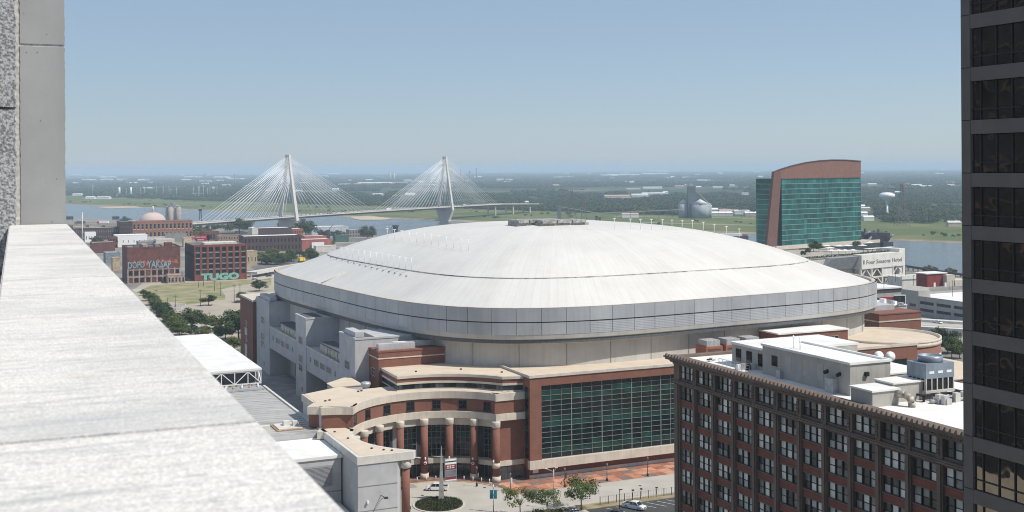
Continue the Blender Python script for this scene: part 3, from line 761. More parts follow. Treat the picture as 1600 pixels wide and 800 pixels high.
# glazing: panes between the columns
cols_t = [28, 46, 64, 82, 100, 118, 136, 154]
for k in range(7):
    ta, tb_ = cols_t[k] + 3.4, cols_t[k + 1] - 3.4
    fr = MB()
    rg = CRAD + GLW - 0.12
    nC, zs = 4, [5.0, 6.9, 8.4, 9.9, 11.4, 12.6, 13.6]
    for c in range(nC + 1):
        t = rad(ta + (tb_ - ta) * c / nC); x, y = CB + rg * math.cos(t), CA + rg * math.sin(t); fr.tube((x, y, 0.0), (x, y, 13.6), 0.085, n=4)
    for z in zs + [2.6]:
        for c in range(nC):
            t, u = rad(ta + (tb_ - ta) * c / nC), rad(ta + (tb_ - ta) * (c + 1) / nC)
            fr.tube((CB + rg * math.cos(t), CA + rg * math.sin(t), z), (CB + rg * math.cos(u), CA + rg * math.sin(u), z), 0.075, n=4)
    fo = fr.build('glazing_frame', MULL, dome)
    for c in range(nC):
        t, u = rad(ta + (tb_ - ta) * (c + .03) / nC), rad(ta + (tb_ - ta) * (c + .97) / nC)
        for r_ in range(len(zs) - 1):
            g = GLASS_L if (r_ == 3 and k in (1, 3, 5, 0)) else (GLASS_G if (r_ + c + k) % 3 else GLASS_D)
            rr = rg + 0.05
            MB().prism([(CB + rr * math.cos(t), CA + rr * math.sin(t)), (CB + rr * math.cos(u), CA + rr * math.sin(u)), (CB + (rr + .06) * math.cos(u), CA + (rr + .06) * math.sin(u)), (CB + (rr + .06) * math.cos(t), CA + (rr + .06) * math.sin(t))], zs[r_] + 0.05, zs[r_ + 1] - 0.05).build('pane', g, fo)
        rr = rg + 0.05
        for z0, z1 in ((0.1, 2.5), (2.7, 3.65)):
            MB().prism([(CB + rr * math.cos(t), CA + rr * math.sin(t)), (CB + rr * math.cos(u), CA + rr * math.sin(u)), (CB + (rr + .06) * math.cos(u), CA + (rr + .06) * math.sin(u)), (CB + (rr + .06) * math.cos(t), CA + (rr + .06) * math.sin(t))], z0, z1).build('door_pane', BLUEGLASS if z0 < 1 else GLASS_D, fo)
for k, t in enumerate(cols_t):
    x, y = CB + (CRAD - 0.9) * math.cos(rad(t)), CA + (CRAD - 0.9) * math.sin(rad(t))
    c = MB().cyl(x, y, 1.6, 13.9, 0.95, n=20).build('brick_column', BRICK, dome)
    MB().cyl(x, y, 0, 1.6, 1.15, 1.1, n=20).build('column_base', CREAM, c)
    MB().lathe(x, y, [(0.95, 13.9), (1.1, 14.1), (1.12, 15.3), (1.05, 15.5)], 20).build('column_capital', CREAM, c)
    MB().cyl(x, y, 3.7, 5.0, 1.02, n=20).build('column_band', CREAM if k % 2 == 0 else mat('maroon_crest_panel', (0.12, 0.03, 0.04), 0.6), c)
    if k % 2: 
        dx_, dy_ = CB - x, CA - y; L = math.hypot(dx_, dy_); f = (x + dx_ / L * 1.06, y + dy_ / L * 1.06)
        MB().tube((f[0], f[1], 4.35), (f[0] + dx_ / L * 0.05, f[1] + dy_ / L * 0.05, 4.35), 0.42, n=14).build('crest', PAINT, c)
        MB().tube((f[0] + dx_ / L * 0.05, f[1] + dy_ / L * 0.05, 4.35), (f[0] + dx_ / L * 0.09, f[1] + dy_ / L * 0.09, 4.35), 0.26, n=14).build('crest_center', RED, c)
    lx, ly = x + (CB - x) * 0.055, y + (CA - y) * 0.055
    MB().cbox((lx, ly, 5.6), (0.3, 0.3, 0.6)).build('wall_lamp', WHITEMETAL, c)
WSQ = win_mesh(2.2, 2.2, 0.1, [DARKMETAL, GLASS_D], 2, 2, 0.14, 0.25)
for k in range(7):
    t = 37 + 18 * k; r_ = CRAD + 0.1
    put('window', WSQ, court, (CB + r_ * math.cos(rad(t)), CA + r_ * math.sin(rad(t)), 18.9), (0, 0, rad(t - 90)))
# upper tier set back, ribbon of windows
R2 = CRAD + 3.1
UP = arc(R2, 97, 30, 20) + [(127.2, 279.2), (127.2, 308), (98, 308)]
def tier(z0, z1, m, name, off=0.0):
    p = arc(R2 - off, 97, 30, 20) + [(127.2, 279.2 - off), (127.2, 308), (98 - off, 308)]
    return MB().prism(p, z0, z1).build(name, m, dome)
tier(22.42, 22.7, CREAM, 'tier_sill'); tier(22.7, 24.0, mat('ribbon_glass_core', (0.03, 0.04, 0.045), 0.2), 'tier_window_core', -0.1)
tier(24.0, 24.55, CREAM, 'tier_cream_course', 0.15); tier(24.55, 25.6, BRICK, 'tier_brick'); tier(25.6, 26.3, CREAM, 'tier_coping', 0.3)
MB().prism(arc(R2 + 0.4, 96, 30, 20) + [(126.6, 280), (126.6, 311), (98.6, 311)], 26.3, 26.34).build('tier_roof', TANROOF, dome)
for k in range(26):
    t0_, t1_ = rad(96 - 66 * (k + .06) / 26), rad(96 - 66 * (k + .94) / 26); ra, rb = R2 - 0.02, R2 + 0.14
    MB().prism([(CB + ra * math.cos(t0_), CA + ra * math.sin(t0_)), (CB + ra * math.cos(t1_), CA + ra * math.sin(t1_)), (CB + rb * math.cos(t1_), CA + rb * math.sin(t1_)), (CB + rb * math.cos(t0_), CA + rb * math.sin(t0_))], 22.75, 23.95).build('ribbon_pane', (BLUEGLASS, GLASS_D, GLASS_D, BLUEGLASS, GLASS_G)[(k * 7) % 5], dome)
for k in range(5): MB().box(97.97, 98.14, 293.2 + k * 2.9, 295.7 + k * 2.9, 22.75, 23.95).build('ribbon_pane', GLASS_D, dome)
# flat return between court and glass front
fl = MB(); fl.box(118.6, 127.1, 278.2, 290, 17.25, 20.55); fl.box(119.4, 127.1, 278.9, 290, 0, 15.5); fl.build('return_wall', BRICK, dome)
MB().box(118.7, 127.1, 277.9, 290, 20.55, 22.4).build('return_upper_band', CREAM, dome)
MB().box(118.7, 127.1, 277.7, 290, 15.5, 17.25).build('return_lower_band', CREAM, dome)
MB().box(119.3, 127.1, 278.6, 290, 3.7, 5.0).build('return_mezzanine_band', CREAM, dome)
for k in range(3): MB().box(120.2 + k * 2.1, 122.1 + k * 2.1, 278.82, 278.95, 0.1, 3.5).build('door_pane', BLUEGLASS, dome)
# left end block and the curving arm
blk = MB().prism([(74.3, 281), (80.9, 279.2)] + arc(CRAD + 0.3, 149, 142, 2) + [(84, 296), (74.3, 300)], 17.25, 20.6).build('end_block', BRICK, dome)
MB().prism([(74.0, 280.7), (80.9, 278.9)] + arc(CRAD - 0.2, 149.5, 142, 2) + [(85, 297), (74.0, 300.3)], 20.6, 22.4).build('end_block_band', CREAM, dome)
MB().box(74.05, 75.4, 281.4, 299, 0, 20.6).build('end_block_side', CONC, dome)
MB().prism([(74.6, 281.6), (81.5, 279.8), (86, 288), (90, 296), (86, 306), (74.6, 299.8)], 22.4, 22.45).build('end_block_roof', TANROOF, dome)
MB().prism([(86, 296), (98, 291), (98, 306), (86, 306)], 0, 21.3).build('link_block', CONC, dome)
MB().prism([(84, 306), (92, 306), (92, 320), (84, 312)], 0, 22.3).build('spur_block', CONC, dome); MB().prism([(83.8, 305.8), (92.2, 305.8), (92.2, 320.2), (83.8, 312.1)], 22.3, 22.5).build('spur_roof', TANROOF, dome)
arm_poly = [(74, 250), (83, 250)] + [(b, a) for b, a in arc(CRAD + 1.2, 226, 158, 16)] + [(79.5, 280.9), (74, 281)]
arm = MB().prism(arm_poly, 0, 15.5).build('arm_wall', CONC, dome)
MB().prism([(73.8, 249.8), (86.8, 249.8), (87.6, 250.8)] + arc(CRAD - 0.5, 232, 154, 18) + [(79.6, 281), (73.8, 281.1)], 15.5, 17.25).build('arm_roof_beam', LCONC, dome)
MB().prism([(74.6, 250.6), (86.6, 250.6)] + arc(CRAD + 0.3, 231, 156, 18) + [(79.4, 280.6), (74.6, 280.6)], 17.25, 17.3).build('arm_roof', TANROOF, dome)
for z in (10.6, 5.2): MB().box(73.93, 83.05, 249.93, 250.0, z, z + 0.12).build('wall_joint', DCONC, dome)
cc = MB().cyl(85.4, 251.4, 1.8, 13.4, 0.95, n=20).build('brick_column', BRICK, dome)
MB().cyl(85.4, 251.4, 0, 1.8, 1.2, n=20).build('column_base', LCONC, cc); MB().lathe(85.4, 251.4, [(0.95, 13.4), (1.3, 13.6), (1.3, 15.5)], 20).build('column_capital', LCONC, cc)
br = MB(); br.tube((79.2, 250, 8.3), (79.2, 246.6, 8.6), 0.09); br.tube((79.2, 250, 7.4), (79.2, 247.5, 8.5), 0.06); br.box(78.8, 79.6, 246.0, 246.8, 8.5, 8.8); br.build('wall_bracket_lamp', DARKMETAL, dome)
MB().box(75.9, 76.3, 249.4, 250, 7.0, 7.5).build('wall_lamp', WHITEMETAL, dome)
for b_, a_ in ((76, 276), (77, 268), (79, 256), (81, 253.5), (82.5, 252.2)): MB().cyl(b_, a_, 17.3, 17.55, 0.28, n=8).build('roof_drain', DARKMETAL, dome)
for b_, a_ in ((77, 288), (78.2, 288.5), (88, 296.5), (89, 297), (104, 297), (116, 295), (124, 286)): MB().cyl(b_, a_, 22.4 if b_ < 92 else 26.3, 22.75 if b_ < 92 else 26.65, 0.3, n=8).build('roof_drain', DARKMETAL, dome)
MB().lathe(92, 303, [(1.0, 22.3), (1.4, 23.2), (1.2, 23.6), (0.3, 23.8)], 14).build('roof_fan', STEEL, dome)

# ---------------- glass front along the street
A0, GX0, GX1 = 275.0, 130.3, 199.2
fw = MB()
fw.box(127, GX0, A0, 300, 3.0, 26.3); fw.box(GX0, GX1, A0, 300, 24.1, 26.3); fw.box(GX1, 255, A0, 300, 3.0, 26.3)
fw.box(GX0, GX1, A0 + 1.4, 300, 3.0, 24.1)
front = fw.build('front_wall', BRICK, dome)
MB().box(126.8, 255.2, A0 - 0.25, A0 + 0.5, 26.3, 27.0).build('front_coping', CREAM, dome)
MB().box(126.8, 127.3, A0 + 0.5, 308, 26.3, 27.0).build('side_coping', CREAM, dome)
MB().box(127.4, 254.8, A0 + 0.5, 299, 26.3, 26.36).build('front_roof', TANROOF, dome)
MB().box(126.8, 255.2, A0 - 0.3, A0 + 1.2, 2.9, 5.1).build('front_cream_base', CREAM, dome)
MB().box(127.6, 254, A0 + 2.0, 300, 0, 2.95).build('recessed_base_wall', BRICK, dome)
MB().box(127.6, 254, A0 + 1.6, A0 + 2.0, 0, 1.0).build('base_plinth', LCONC, dome)
MB().box(128.6, 130.2, A0 + 1.9, A0 + 1.99, 1.4, 2.4).build('notice_frame', PAINT, dome)
NCx, NRw = 23, 14
pw, ph = (GX1 - GX0) / NCx, (24.1 - 5.1) / NRw
PANE = [MB().box(-pw / 2 + .04, pw / 2 - .04, -0.03, 0.03, -ph / 2 + .04, ph / 2 - .04).mesh('pane', g) for g in (GLASS_G, GLASS_L, GLASS_D)]
gf = MB()
for c in range(NCx + 1):
    wd = 0.11 if c % 3 == 0 else 0.05
    gf.box(GX0 + c * pw - wd, GX0 + c * pw + wd, A0 + 0.72, A0 + 1.0, 5.1, 24.1)
for r_ in range(NRw + 1): gf.box(GX0, GX1, A0 + 0.74, A0 + 0.98, 5.1 + r_ * ph - 0.045, 5.1 + r_ * ph + 0.045)
gfo = gf.build('curtain_wall_frame', MULL, dome)
for c in range(NCx):
    if GX0 + c * pw > 171.5: break
    for r_ in range(NRw):
        k = 1 if r_ % 5 == 1 or (r_ % 5 == 2 and random.random() < .3) else (2 if random.random() < (.15, 0, 0, .3, .3)[r_ % 5] else 0)
        put('pane', PANE[k], gfo, (GX0 + (c + .5) * pw, A0 + 0.9, 5.1 + (r_ + .5) * ph), (random.uniform(-.004, .004), 0, random.uniform(-.006, .006)))
MB().box(GX0, GX1, A0 + 1.05, A0 + 1.35, 5.1, 24.1).build('curtain_wall_backing', mat('dark_lobby_interior', (0.03, 0.03, 0.032), 0.8), dome)
for k in range(13): MB().box(126.9, 127.0, A0 + 0.9, A0 + 2.9, 5.4 + k * 1.42, 6.7 + k * 1.42).build('side_pane', (GLASS_G, GLASS_D, GLASS_L)[k % 3], dome)
for k in range(9): MB().box(229.5 + k * 2.4, 231.7 + k * 2.4, A0 - 0.1, A0 + 0.02, 18.0, 22.6).build('front_ribbon_pane', GLASS_G if k % 3 else GLASS_D, dome)
# penthouses and brick plant rooms on the front roof
pb = MB().box(97, 116, 307.5, 322, 0, 30.4).build('brick_plant_room', BRICK, dome)
MB().box(96.85, 116.15, 307.35, 322, 28.6, 28.9).build('cream_course', CREAM, pb); MB().box(96.85, 116.15, 307.35, 322, 30.4, 30.8).build('coping', BRICK, pb)
MB().box(97.5, 108, 309, 311, 30.8, 32.4).build('rooftop_screen', CONC, pb); MB().box(103, 115.5, 312.5, 314, 30.8, 32.2).build('rooftop_screen', WHITEROOF, pb)
for k in range(4): MB().cyl(98.8 + k * 1.6, 312, 30.8, 32.0 + 0.3 * (k % 2), 0.5, n=10).build('roof_vent_pipe', STEEL, pb)
put('window', WIN_W, pb, (97, 312, 24.6), WROT); put('window', WIN_W, pb, (97, 317, 17.5), WROT)
for k in range(3):
    b_ = 183.0 + k * 6.6
    u = MB().box(b_, b_ + 5.4, 279, 284.5, 26.3, 30.0).build('brick_vent_house', PALEBRICK, dome)
    MB().box(b_ + 0.5, b_ + 4.9, 279.5, 284, 30.0, 31.6).build('metal_hood', STEEL, u)
    for j in range(5): MB().box(b_ + 0.5, b_ + 4.9, 278.93, 278.99, 26.8 + j * 0.55, 27.1 + j * 0.55).build('louvre', DARKBRICK, u)
rb = MB().box(209, 234, 281, 290, 26.3, 31.5).build('roof_pavilion', BRICK, dome)
MB().box(208.7, 234.3, 280.7, 290.3, 31.5, 31.9).build('pavilion_roof', WHITEROOF, rb)
for k in range(3): put('window', WIN_W, rb, (219 + k * 5, 281, 29.0), (0, 0, 0), (0.9, 1, 0.9))
# east drum terraces
dr = MB().cyl(258, 293, 0, 25.2, 17, n=56).build('terrace_drum', BRICK, dome)
MB().cyl(258, 293, 25.2, 26.29, 17.3, n=56).build('drum_parapet', CREAM, dr); MB().cyl(258, 293, 26.3, 26.42, 16.6, n=56).build('drum_roof', TANROOF, dr)
MB().lathe(258, 293, [(16.7, 26.3), (17.3, 26.3), (17.3, 27.1), (16.7, 27.1), (16.7, 26.3)], 56).build('drum_parapet_wall', CREAM, dr)
MB().cyl(258, 293, 20.2, 22.4, 17.12, n=56).build('drum_cream_course', CREAM, dr)
for k in range(22):
    t0_, t1_ = rad(-78 + k * 5.2 + .4), rad(-78 + (k + 1) * 5.2 - .4)
    MB().prism([(258 + r * math.cos(t), 293 + r * math.sin(t)) for r, t in ((17.1, t0_), (17.25, t0_), (17.25, t1_), (17.1, t1_))], 18.0, 20.0).build('drum_pane', GLASS_G if k % 2 else GLASS_D, dr)
MB().cyl(260, 291, 0, 16.6, 25, n=56).build('lower_terrace', BRICK, dome); MB().cyl(260, 291, 16.6, 17.3, 25.3, n=56).build('lower_terrace_coping', CREAM, dome); MB().cyl(260, 291, 17.3, 17.36, 24.6, n=56).build('lower_terrace_roof', TANROOF, dome)
eb = MB().box(287, 306, 328, 350, 0, 27.6).build('east_brick_block', BRICK, dome)
MB().box(286.8, 306.2, 327.8, 350, 25.0, 25.4).build('cream_course', CREAM, eb); MB().box(286.8, 306.2, 327.8, 350, 27.6, 28.0).build('coping', BRICK, eb)
MB().box(288, 301, 336, 346, 28.0, 29.8).build('rooftop_screen', CONC, eb)
# ================================================================== CONVENTION HALL west of the stadium
hall = thing('convention_hall', 'low convention hall with white truss-edged roof and grey ribbed roofs', 'hall', (60, 330, 0), GR)
wr = MB(); wr.box(20, 73.6, 346, 427, 21.6, 22.2); wr.build('white_roof', WHITEROOF, hall)
MB().box(20, 72.6, 347.5, 426, 0, 17.6).build('hall_wall', CONC, hall)
MB().box(20, 72.0, 348.2, 425, 17.6, 21.6).build('clerestory_wall', mat('dark_clerestory', (0.08, 0.08, 0.085), 0.6), hall)
tr = MB()
def truss(m, p0, p1, z0, z1, n, r):
    p0, p1 = Vector(p0), Vector(p1)
    def P(u, z): q = p0.lerp(p1, u); return (q.x, q.y, z)
    m.tube(P(0, z0), P(1, z0), r, n=4); m.tube(P(0, z1), P(1, z1), r, n=4)
    for i in range(n + 1): m.tube(P(i / n, z0), P(i / n, z1), r * .8, n=4)
    for i in range(n):
        if i % 2 == 0: m.tube(P(i / n, z0), P((i + 1) / n, z1), r * .8, n=4)
        else: m.tube(P(i / n, z1), P((i + 1) / n, z0), r * .8, n=4)
t_ = MB(); truss(t_, (20, 346.3), (73.4, 346.3), 17.9, 21.4, 14, 0.2); t_.build('edge_truss', WHITEMETAL, hall)
t_ = MB(); truss(t_, (73.4, 346.3), (73.4, 426.5), 17.9, 21.4, 20, 0.2); t_.build('edge_truss', WHITEMETAL, hall)
MB().box(20, 74, 281, 345.5, 0, 16.4).build('grey_hall_wall', CONC, hall)
rib = MB(); rib.box(20, 74.2, 281, 345.5, 16.4, 16.9)
for k in range(26): rib.box(20, 74.1, 282 + k * 2.45, 282.12 + k * 2.45, 16.9, 17.0)
rib.build('ribbed_roof', GREYROOF, hall)
MB().box(73.7, 74.35, 281, 345.5, 16.9, 17.3).build('roof_edge', LCONC, hall)
sk = MB(); sk.box(64, 71, 284, 292, 16.95, 17.15); sk.build('skylight_kerb', mat('rusty_kerb', (0.36, 0.22, 0.12), 0.8, 0.15, 1.0), hall); MB().box(64.6, 70.4, 284.6, 291.4, 17.15, 17.35).build('skylight', LCONC, hall)
for b_, a_, w_ in ((66.5, 288, 1.6), (58.5, 284.6, 4.0), (68.6, 287, 1.2)): MB().box(b_, b_ + w_, a_, a_ + 1.4, 17.0, 18.4).build('roof_unit', LCONC, hall)
plat = MB(); plat.box(60, 73, 340, 345, 17.0, 17.5); plat.build('gantry_base', STEEL, hall)
for k in range(5): MB().tube((62 + k * 2.4, 341.5, 17.5), (63 + k * 2.2, 343.5, 18.2), 0.3, n=8).build('pipe', mat('rusty_pipe', (0.38, 0.26, 0.16), 0.7, 0.2, 2.0) if k % 2 else LCONC, hall)
MB().box(30, 73.6, 262, 280.8, 0, 14.6).build('white_box_wall', CONC, hall)
MB().box(30, 73.9, 261.7, 280.8, 14.6, 15.3).build('white_box_roof', WHITEROOF, hall)
lv = MB(); lv.box(64.6, 71.5, 261.85, 261.99, 8.4, 13.2)
for k in range(16): lv.box(64.8, 71.3, 261.75, 261.85, 8.6 + k * 0.28, 8.75 + k * 0.28)
lv.build('louvre_panel', mat('grey_louvre', (0.30, 0.30, 0.31), 0.6, 0.05, 1.0), hall)
MB().box(30, 73.65, 261.9, 262.0, 7.0, 7.25).build('wall_joint', DCONC, hall)
MB().box(55, 73, 252, 261.8, 0, 4.6).build('dock_annex', LCONC, hall)
# ================================================================== BROWN OFFICE BLOCK
STONE = streaks(mat('brown_terracotta', (0.185, 0.138, 0.108), 0.8, 0.12, 0.5, col2=(0.135, 0.102, 0.082)), 0.5)
SPAN = brick_mat('brown_red_brick', (0.235, 0.085, 0.06), (0.18, 0.066, 0.048), (0.8, 0.75, 0.7))
SASH = mat('black_sash', (0.018, 0.018, 0.018), 0.5, 0.1, 1.0)
PANES = [wavy(mat(n_, c, 0.12, 0.15, 0.7, spec=0.7, col2=c2), 0.08, 0.5, 0.04) for n_, c, c2 in (
    ('pane_white_blind', (0.78, 0.78, 0.73), (0.62, 0.64, 0.60)), ('pane_grey_blind', (0.46, 0.49, 0.48), (0.32, 0.35, 0.34)),
    ('pane_mid_grey', (0.25, 0.27, 0.26), (0.10, 0.11, 0.11)), ('pane_dark', (0.05, 0.055, 0.055), (0.02, 0.022, 0.022)))]  # third tone is a plain mid grey, picked at random
BF = 109.0                                   # street face (faces -b)
bro = thing('office_block', 'dark brown terracotta and brick block with rows of triple sash windows', 'office block', (131, 142, 0), GR)
BA0, BA1, NB, FLOOR = 107.6, 176.4, 12, 3.56
BAY = (BA1 - BA0 - 1.4) / NB
ROOFZ = 46.9
MB().box(BF + 0.9, 136, BA0, BA1, 0, ROOFZ - 0.2).build('wall_core', STONE, bro)
MB().box(BF + 1.2, 135.6, BA0 + 0.4, BA1 - 0.4, ROOFZ - 0.2, ROOFZ).build('roof', WHITEROOF, bro)
zrow = [44.75 - FLOOR * k for k in range(13)]
ZB = 43.0
for i in range(NB + 1):
    a = BA0 + 0.7 + i * BAY; wd = 0.5 if 0 < i < NB else 0.9
    MB().box(BF + 0.12, BF + 0.95, a - wd, a + wd, 0, 46.0).build('pier', STONE, bro)
    MB().box(BF - 0.1, BF + 0.12, a - wd * 0.62, a + wd * 0.62, 0, 42.6).build('pier_moulding', STONE, bro)
OPN = BAY - 1.0 - 0.16
def sash_mesh(w, h):
    m = MB(); f = 0.1
    m.box(-w / 2, w / 2, -0.03, 0.1, -h / 2, -h / 2 + f); m.box(-w / 2, w / 2, -0.03, 0.1, h / 2 - f, h / 2)
    m.box(-w / 2, -w / 2 + f, -0.03, 0.1, -h / 2 + f, h / 2 - f); m.box(w / 2 - f, w / 2, -0.03, 0.1, -h / 2 + f, h / 2 - f)
    m.box(-w / 2 + f, w / 2 - f, -0.02, 0.06, -0.05, 0.05)
    return m.mesh('window', SASH)
WW_, WH = OPN / 3 - 0.14, 2.34
SASHM = sash_mesh(WW_, WH)
PM = [MB().box(-WW_ / 2 + .1, WW_ / 2 - .1, 0.0, 0.04, -WH / 4 + .08, WH / 4 - .06).mesh('pane', p) for p in PANES]
rnd = random.Random(3)
SCROLL = MB()
for k in range(5): SCROLL.cbox((0, -0.12 - 0.05 * (k % 2), -0.9 + k * 0.45), (0.34 + 0.1 * (k % 2), 0.34, 0.34))
SCROLL.tube((-0.2, -0.2, -0.8), (-0.2, -0.2, 0.8), 0.1); SCROLLM = SCROLL.mesh('scroll_bracket', STONE)
for i in range(NB):
    a0 = BA0 + 0.7 + i * BAY + 0.5; ac = a0 + (BAY - 1.0) / 2
    for r_, z in enumerate(zrow):
        p = to_xy(BF, ac)
        if px_of(p.x, p.y, z + 1.8)[1] > 815: break
        attic = r_ == 0
        # spandrel under the row
        if not attic or True:
            MB().box(BF + 0.42, BF + 0.92, a0, a0 + BAY - 1.0, z - FLOOR + 1.22 + (0.0), z - 1.22).build('spandrel', SPAN if r_ > 0 else STONE, bro)
        MB().box(BF + 0.30, BF + 0.95, a0, a0 + BAY - 1.0, z - 1.26, z - 1.12).build('sill', STONE, bro); MB().box(BF + 0.36, BF + 0.95, a0, a0 + BAY - 1.0, z + 1.16, z + 1.3).build('lintel', STONE, bro)
        for j in range(3):
            ca_ = ac + (j - 1) * (OPN / 3)
            wo = put('window', SASHM, bro, (BF + 0.62, ca_, z), WROT)
            tone = rnd.choices([0, 1, 2, 3], [5.2, 3.2, 1.3, 1.0])[0]
            for s_ in (1, -1):
                tt = tone if rnd.random() < .62 else min(3, tone + rnd.choice((1, 1, 2)))
                q = bpy.data.objects.new('pane', PM[tt]); COL.objects.link(q); q.parent = wo; q.location = (0, 0.02, s_ * WH / 4)
        for j in (0, 1):
            cb_ = ac + (j - 0.5) * (OPN / 3)
            MB().box(BF + 0.45, BF + 0.92, cb_ - 0.08, cb_ + 0.08, z - 1.14, z + 1.18).build('window_mullion', SASH, bro)
        if r_ < 2: put('scroll_bracket', SCROLLM, bro, (BF + 0.3, a0 - 0.28, z - 0.1), WROT)
for z0, z1, out in ((42.75, 43.0, 0.25), (43.0, 43.25, 0.1), (46.0, 46.3, 0.15), (46.3, 46.55, 0.45), (46.75, 47.1, 1.1), (47.1, 47.35, 1.3)):
    MB().box(BF - out, BF + 1.3, BA0 - out, BA1 + out, z0, z1).build('cornice_course' if z0 > 45 else 'belt_course', STONE, bro)
MB().box(BF + 1.3, 136.3, BA1 - 0.5, BA1 + 1.0, 46.0, 47.3).build('north_cornice', STONE, bro)
DENT = MB().box(-0.11, 0.11, -0.55, 0.0, 0.0, 0.2).mesh('dentil', STONE)
nd = 130
for k in range(nd): put('dentil', DENT, bro, (BF - 0.4, BA0 + 0.3 + (BA1 - BA0 - 0.6) * k / (nd - 1), 46.55), WROT)
TIP = MB().add([(-0.26, -0.2, 0), (0.26, -0.2, 0), (0.26, 0.25, 0), (-0.26, 0.25, 0), (-0.1, -0.05, 0.42), (0.1, -0.05, 0.42), (0.1, 0.15, 0.42), (-0.1, 0.15, 0.42)],
               [(0, 1, 5, 4), (1, 2, 6, 5), (2, 3, 7, 6), (3, 0, 4, 7), (4, 5, 6, 7)]).mesh('cornice_tip', STONE)
for k in range(76): put('cornice_tip', TIP, bro, (BF - 1.1, BA0 - 0.6 + (BA1 - BA0 + 1.2) * k / 75, 47.35), WROT)
# rooftop houses and plant (each stands on the roof, so each is a thing of its own unless built in)
HOUSE = streaks(mat('painted_grey_penthouse', (0.40, 0.385, 0.35), 0.85, 0.05, 0.4), 0.35)
ph1 = MB().box(113.6, 121.0, 136, 157, ROOFZ, 51.4).build('penthouse', HOUSE, bro)
MB().box(113.8, 120.8, 136.2, 156.8, 51.4, 51.45).build('penthouse_roof', WHITEROOF, ph1)
rmk = MB(); 
for x0, x1, y0, y1 in ((113.4, 121.2, 135.8, 136.2), (113.4, 113.8, 136.2, 156.8), (113.4, 121.2, 156.8, 157.2), (120.8, 121.2, 136.2, 156.8)): rmk.box(x0, x1, y0, y1, 51.4, 51.75)
rmk.build('penthouse_coping', WHITEROOF, ph1)
for a_, w_, z0, z1 in ((153.8, 1.4, 48.6, 50.2),): MB().box(113.5, 113.6, a_ - w_ / 2, a_ + w_ / 2, z0, z1).build('penthouse_window', GLASS_D, ph1)
for a_ in (150.3, 146.0, 142.6): MB().box(113.56, 113.62, a_ - 0.7, a_ + 0.7, 48.2, 50.6).build('blocked_opening', mat('patched_paint', (0.43, 0.415, 0.38), 0.85, 0.05, 1.0), ph1)
MB().box(112.6, 113.6, 138.6, 140.4, ROOFZ, 49.0).build('electrical_cabinet', STEEL, ph1)
for a_ in (141.0, 138.2): MB().tube((113.7, a_, 49.8), (113.0, a_, 49.6), 0.28, n=10).build('vent_hood', DARKMETAL, ph1)
MB().box(112.9, 113.6, 151.6, 152.6, ROOFZ, 48.2).build('meter_box', STEEL, ph1)
MB().box(116.2, 116.8, 135.6, 136, 49.6, 50.2).build('floodlight', BLACK, ph1)
for k in range(4):
    m = MB(); m.tube((116 + (k % 2) * 0.6, 150.5 + k * 0.8, 51.4), (116 + (k % 2) * 0.6, 150.5 + k * 0.8, 53.3), 0.07); m.tube((116 + (k % 2) * 0.6, 150.5 + k * 0.8, 53.3), (115.6 + (k % 2) * 0.6, 150.2 + k * 0.8, 53.3), 0.07); m.build('vent_pipe', WHITEMETAL, ph1)
ph2 = MB().box(115.0, 133, 157.3, 167.5, ROOFZ, 50.2).build('rear_penthouse', HOUSE, bro)
MB().box(114.8, 133.2, 157.25, 167.7, 50.2, 50.6).build('rear_penthouse_roof', WHITEROOF, ph2)
for a_ in (165.6, 162.6, 159.4): MB().box(114.9, 115.0, a_ - 0.7, a_ + 0.7, 47.6, 49.6).build('penthouse_window', GLASS_D, ph2)
MB().box(121.2, 128.5, 136.5, 157.2, ROOFZ, 49.3).build('penthouse_wing', HOUSE, bro); MB().box(121.25, 128.6, 136.4, 157.2, 49.3, 49.5).build('penthouse_wing_roof', WHITEROOF, bro)
def roof_thing(name, label, cat, b, a): return thing(name, label, cat, (b, a, ROOFZ), GR)
u = roof_thing('duct_unit', 'low grey sheet-metal duct box with curved elbow on white roof', 'air duct', 114, 130)
MB().box(110.9, 115.5, 128.2, 132.6, ROOFZ, 49.0).build('duct_box', HOUSE, u); MB().box(110.7, 115.7, 128.0, 132.8, 49.0, 49.25).build('duct_lid', WHITEROOF, u)
MB().box(115.7, 121.5, 129.5, 133.2, ROOFZ, 49.5).build('duct_run', HOUSE, u); MB().box(115.6, 121.7, 129.3, 133.4, 49.5, 49.7).build('duct_run_lid', WHITEROOF, u)
el = MB(); pts = [(115.2, 128.3, 48.4), (115.6, 127.2, 48.5), (115.9, 126.5, 48.2), (116.0, 126.2, 47.5), (116.0, 126.2, 46.9)]
for p, q in zip(pts, pts[1:]): el.tube(p, q, 0.5, n=12)
el.build('duct_elbow', mat('rusty_duct', (0.36, 0.33, 0.28), 0.6, 0.25, 1.5, metal=0.2), u)
ct = roof_thing('cooling_tower', 'blue-grey box cooling tower with round fan cowl on steel stand', 'cooling tower', 123.6, 130.5)
CTB = mat('blue_grey_panel', (0.24, 0.285, 0.33), 0.45, 0.08, 0.8, metal=0.3)
b0, b1, a0, a1 = 121, 126.2, 128.8, 132.6
MB().box(b0, b1, a0, a1, 49.9, 52.0).build('upper_casing', CTB, ct)
MB().box(b0 + 0.15, b1 - 0.15, a0 + 0.15, a1 - 0.15, 48.2, 49.9).build('louvre_core', BLACK, ct)
for k in range(6): 
    MB().box(b0 + k * (b1 - b0 - 0.15) / 5, b0 + k * (b1 - b0 - 0.15) / 5 + 0.15, a0, a0 + 0.15, 48.2, 49.9).build('louvre_post', LCONC, ct)
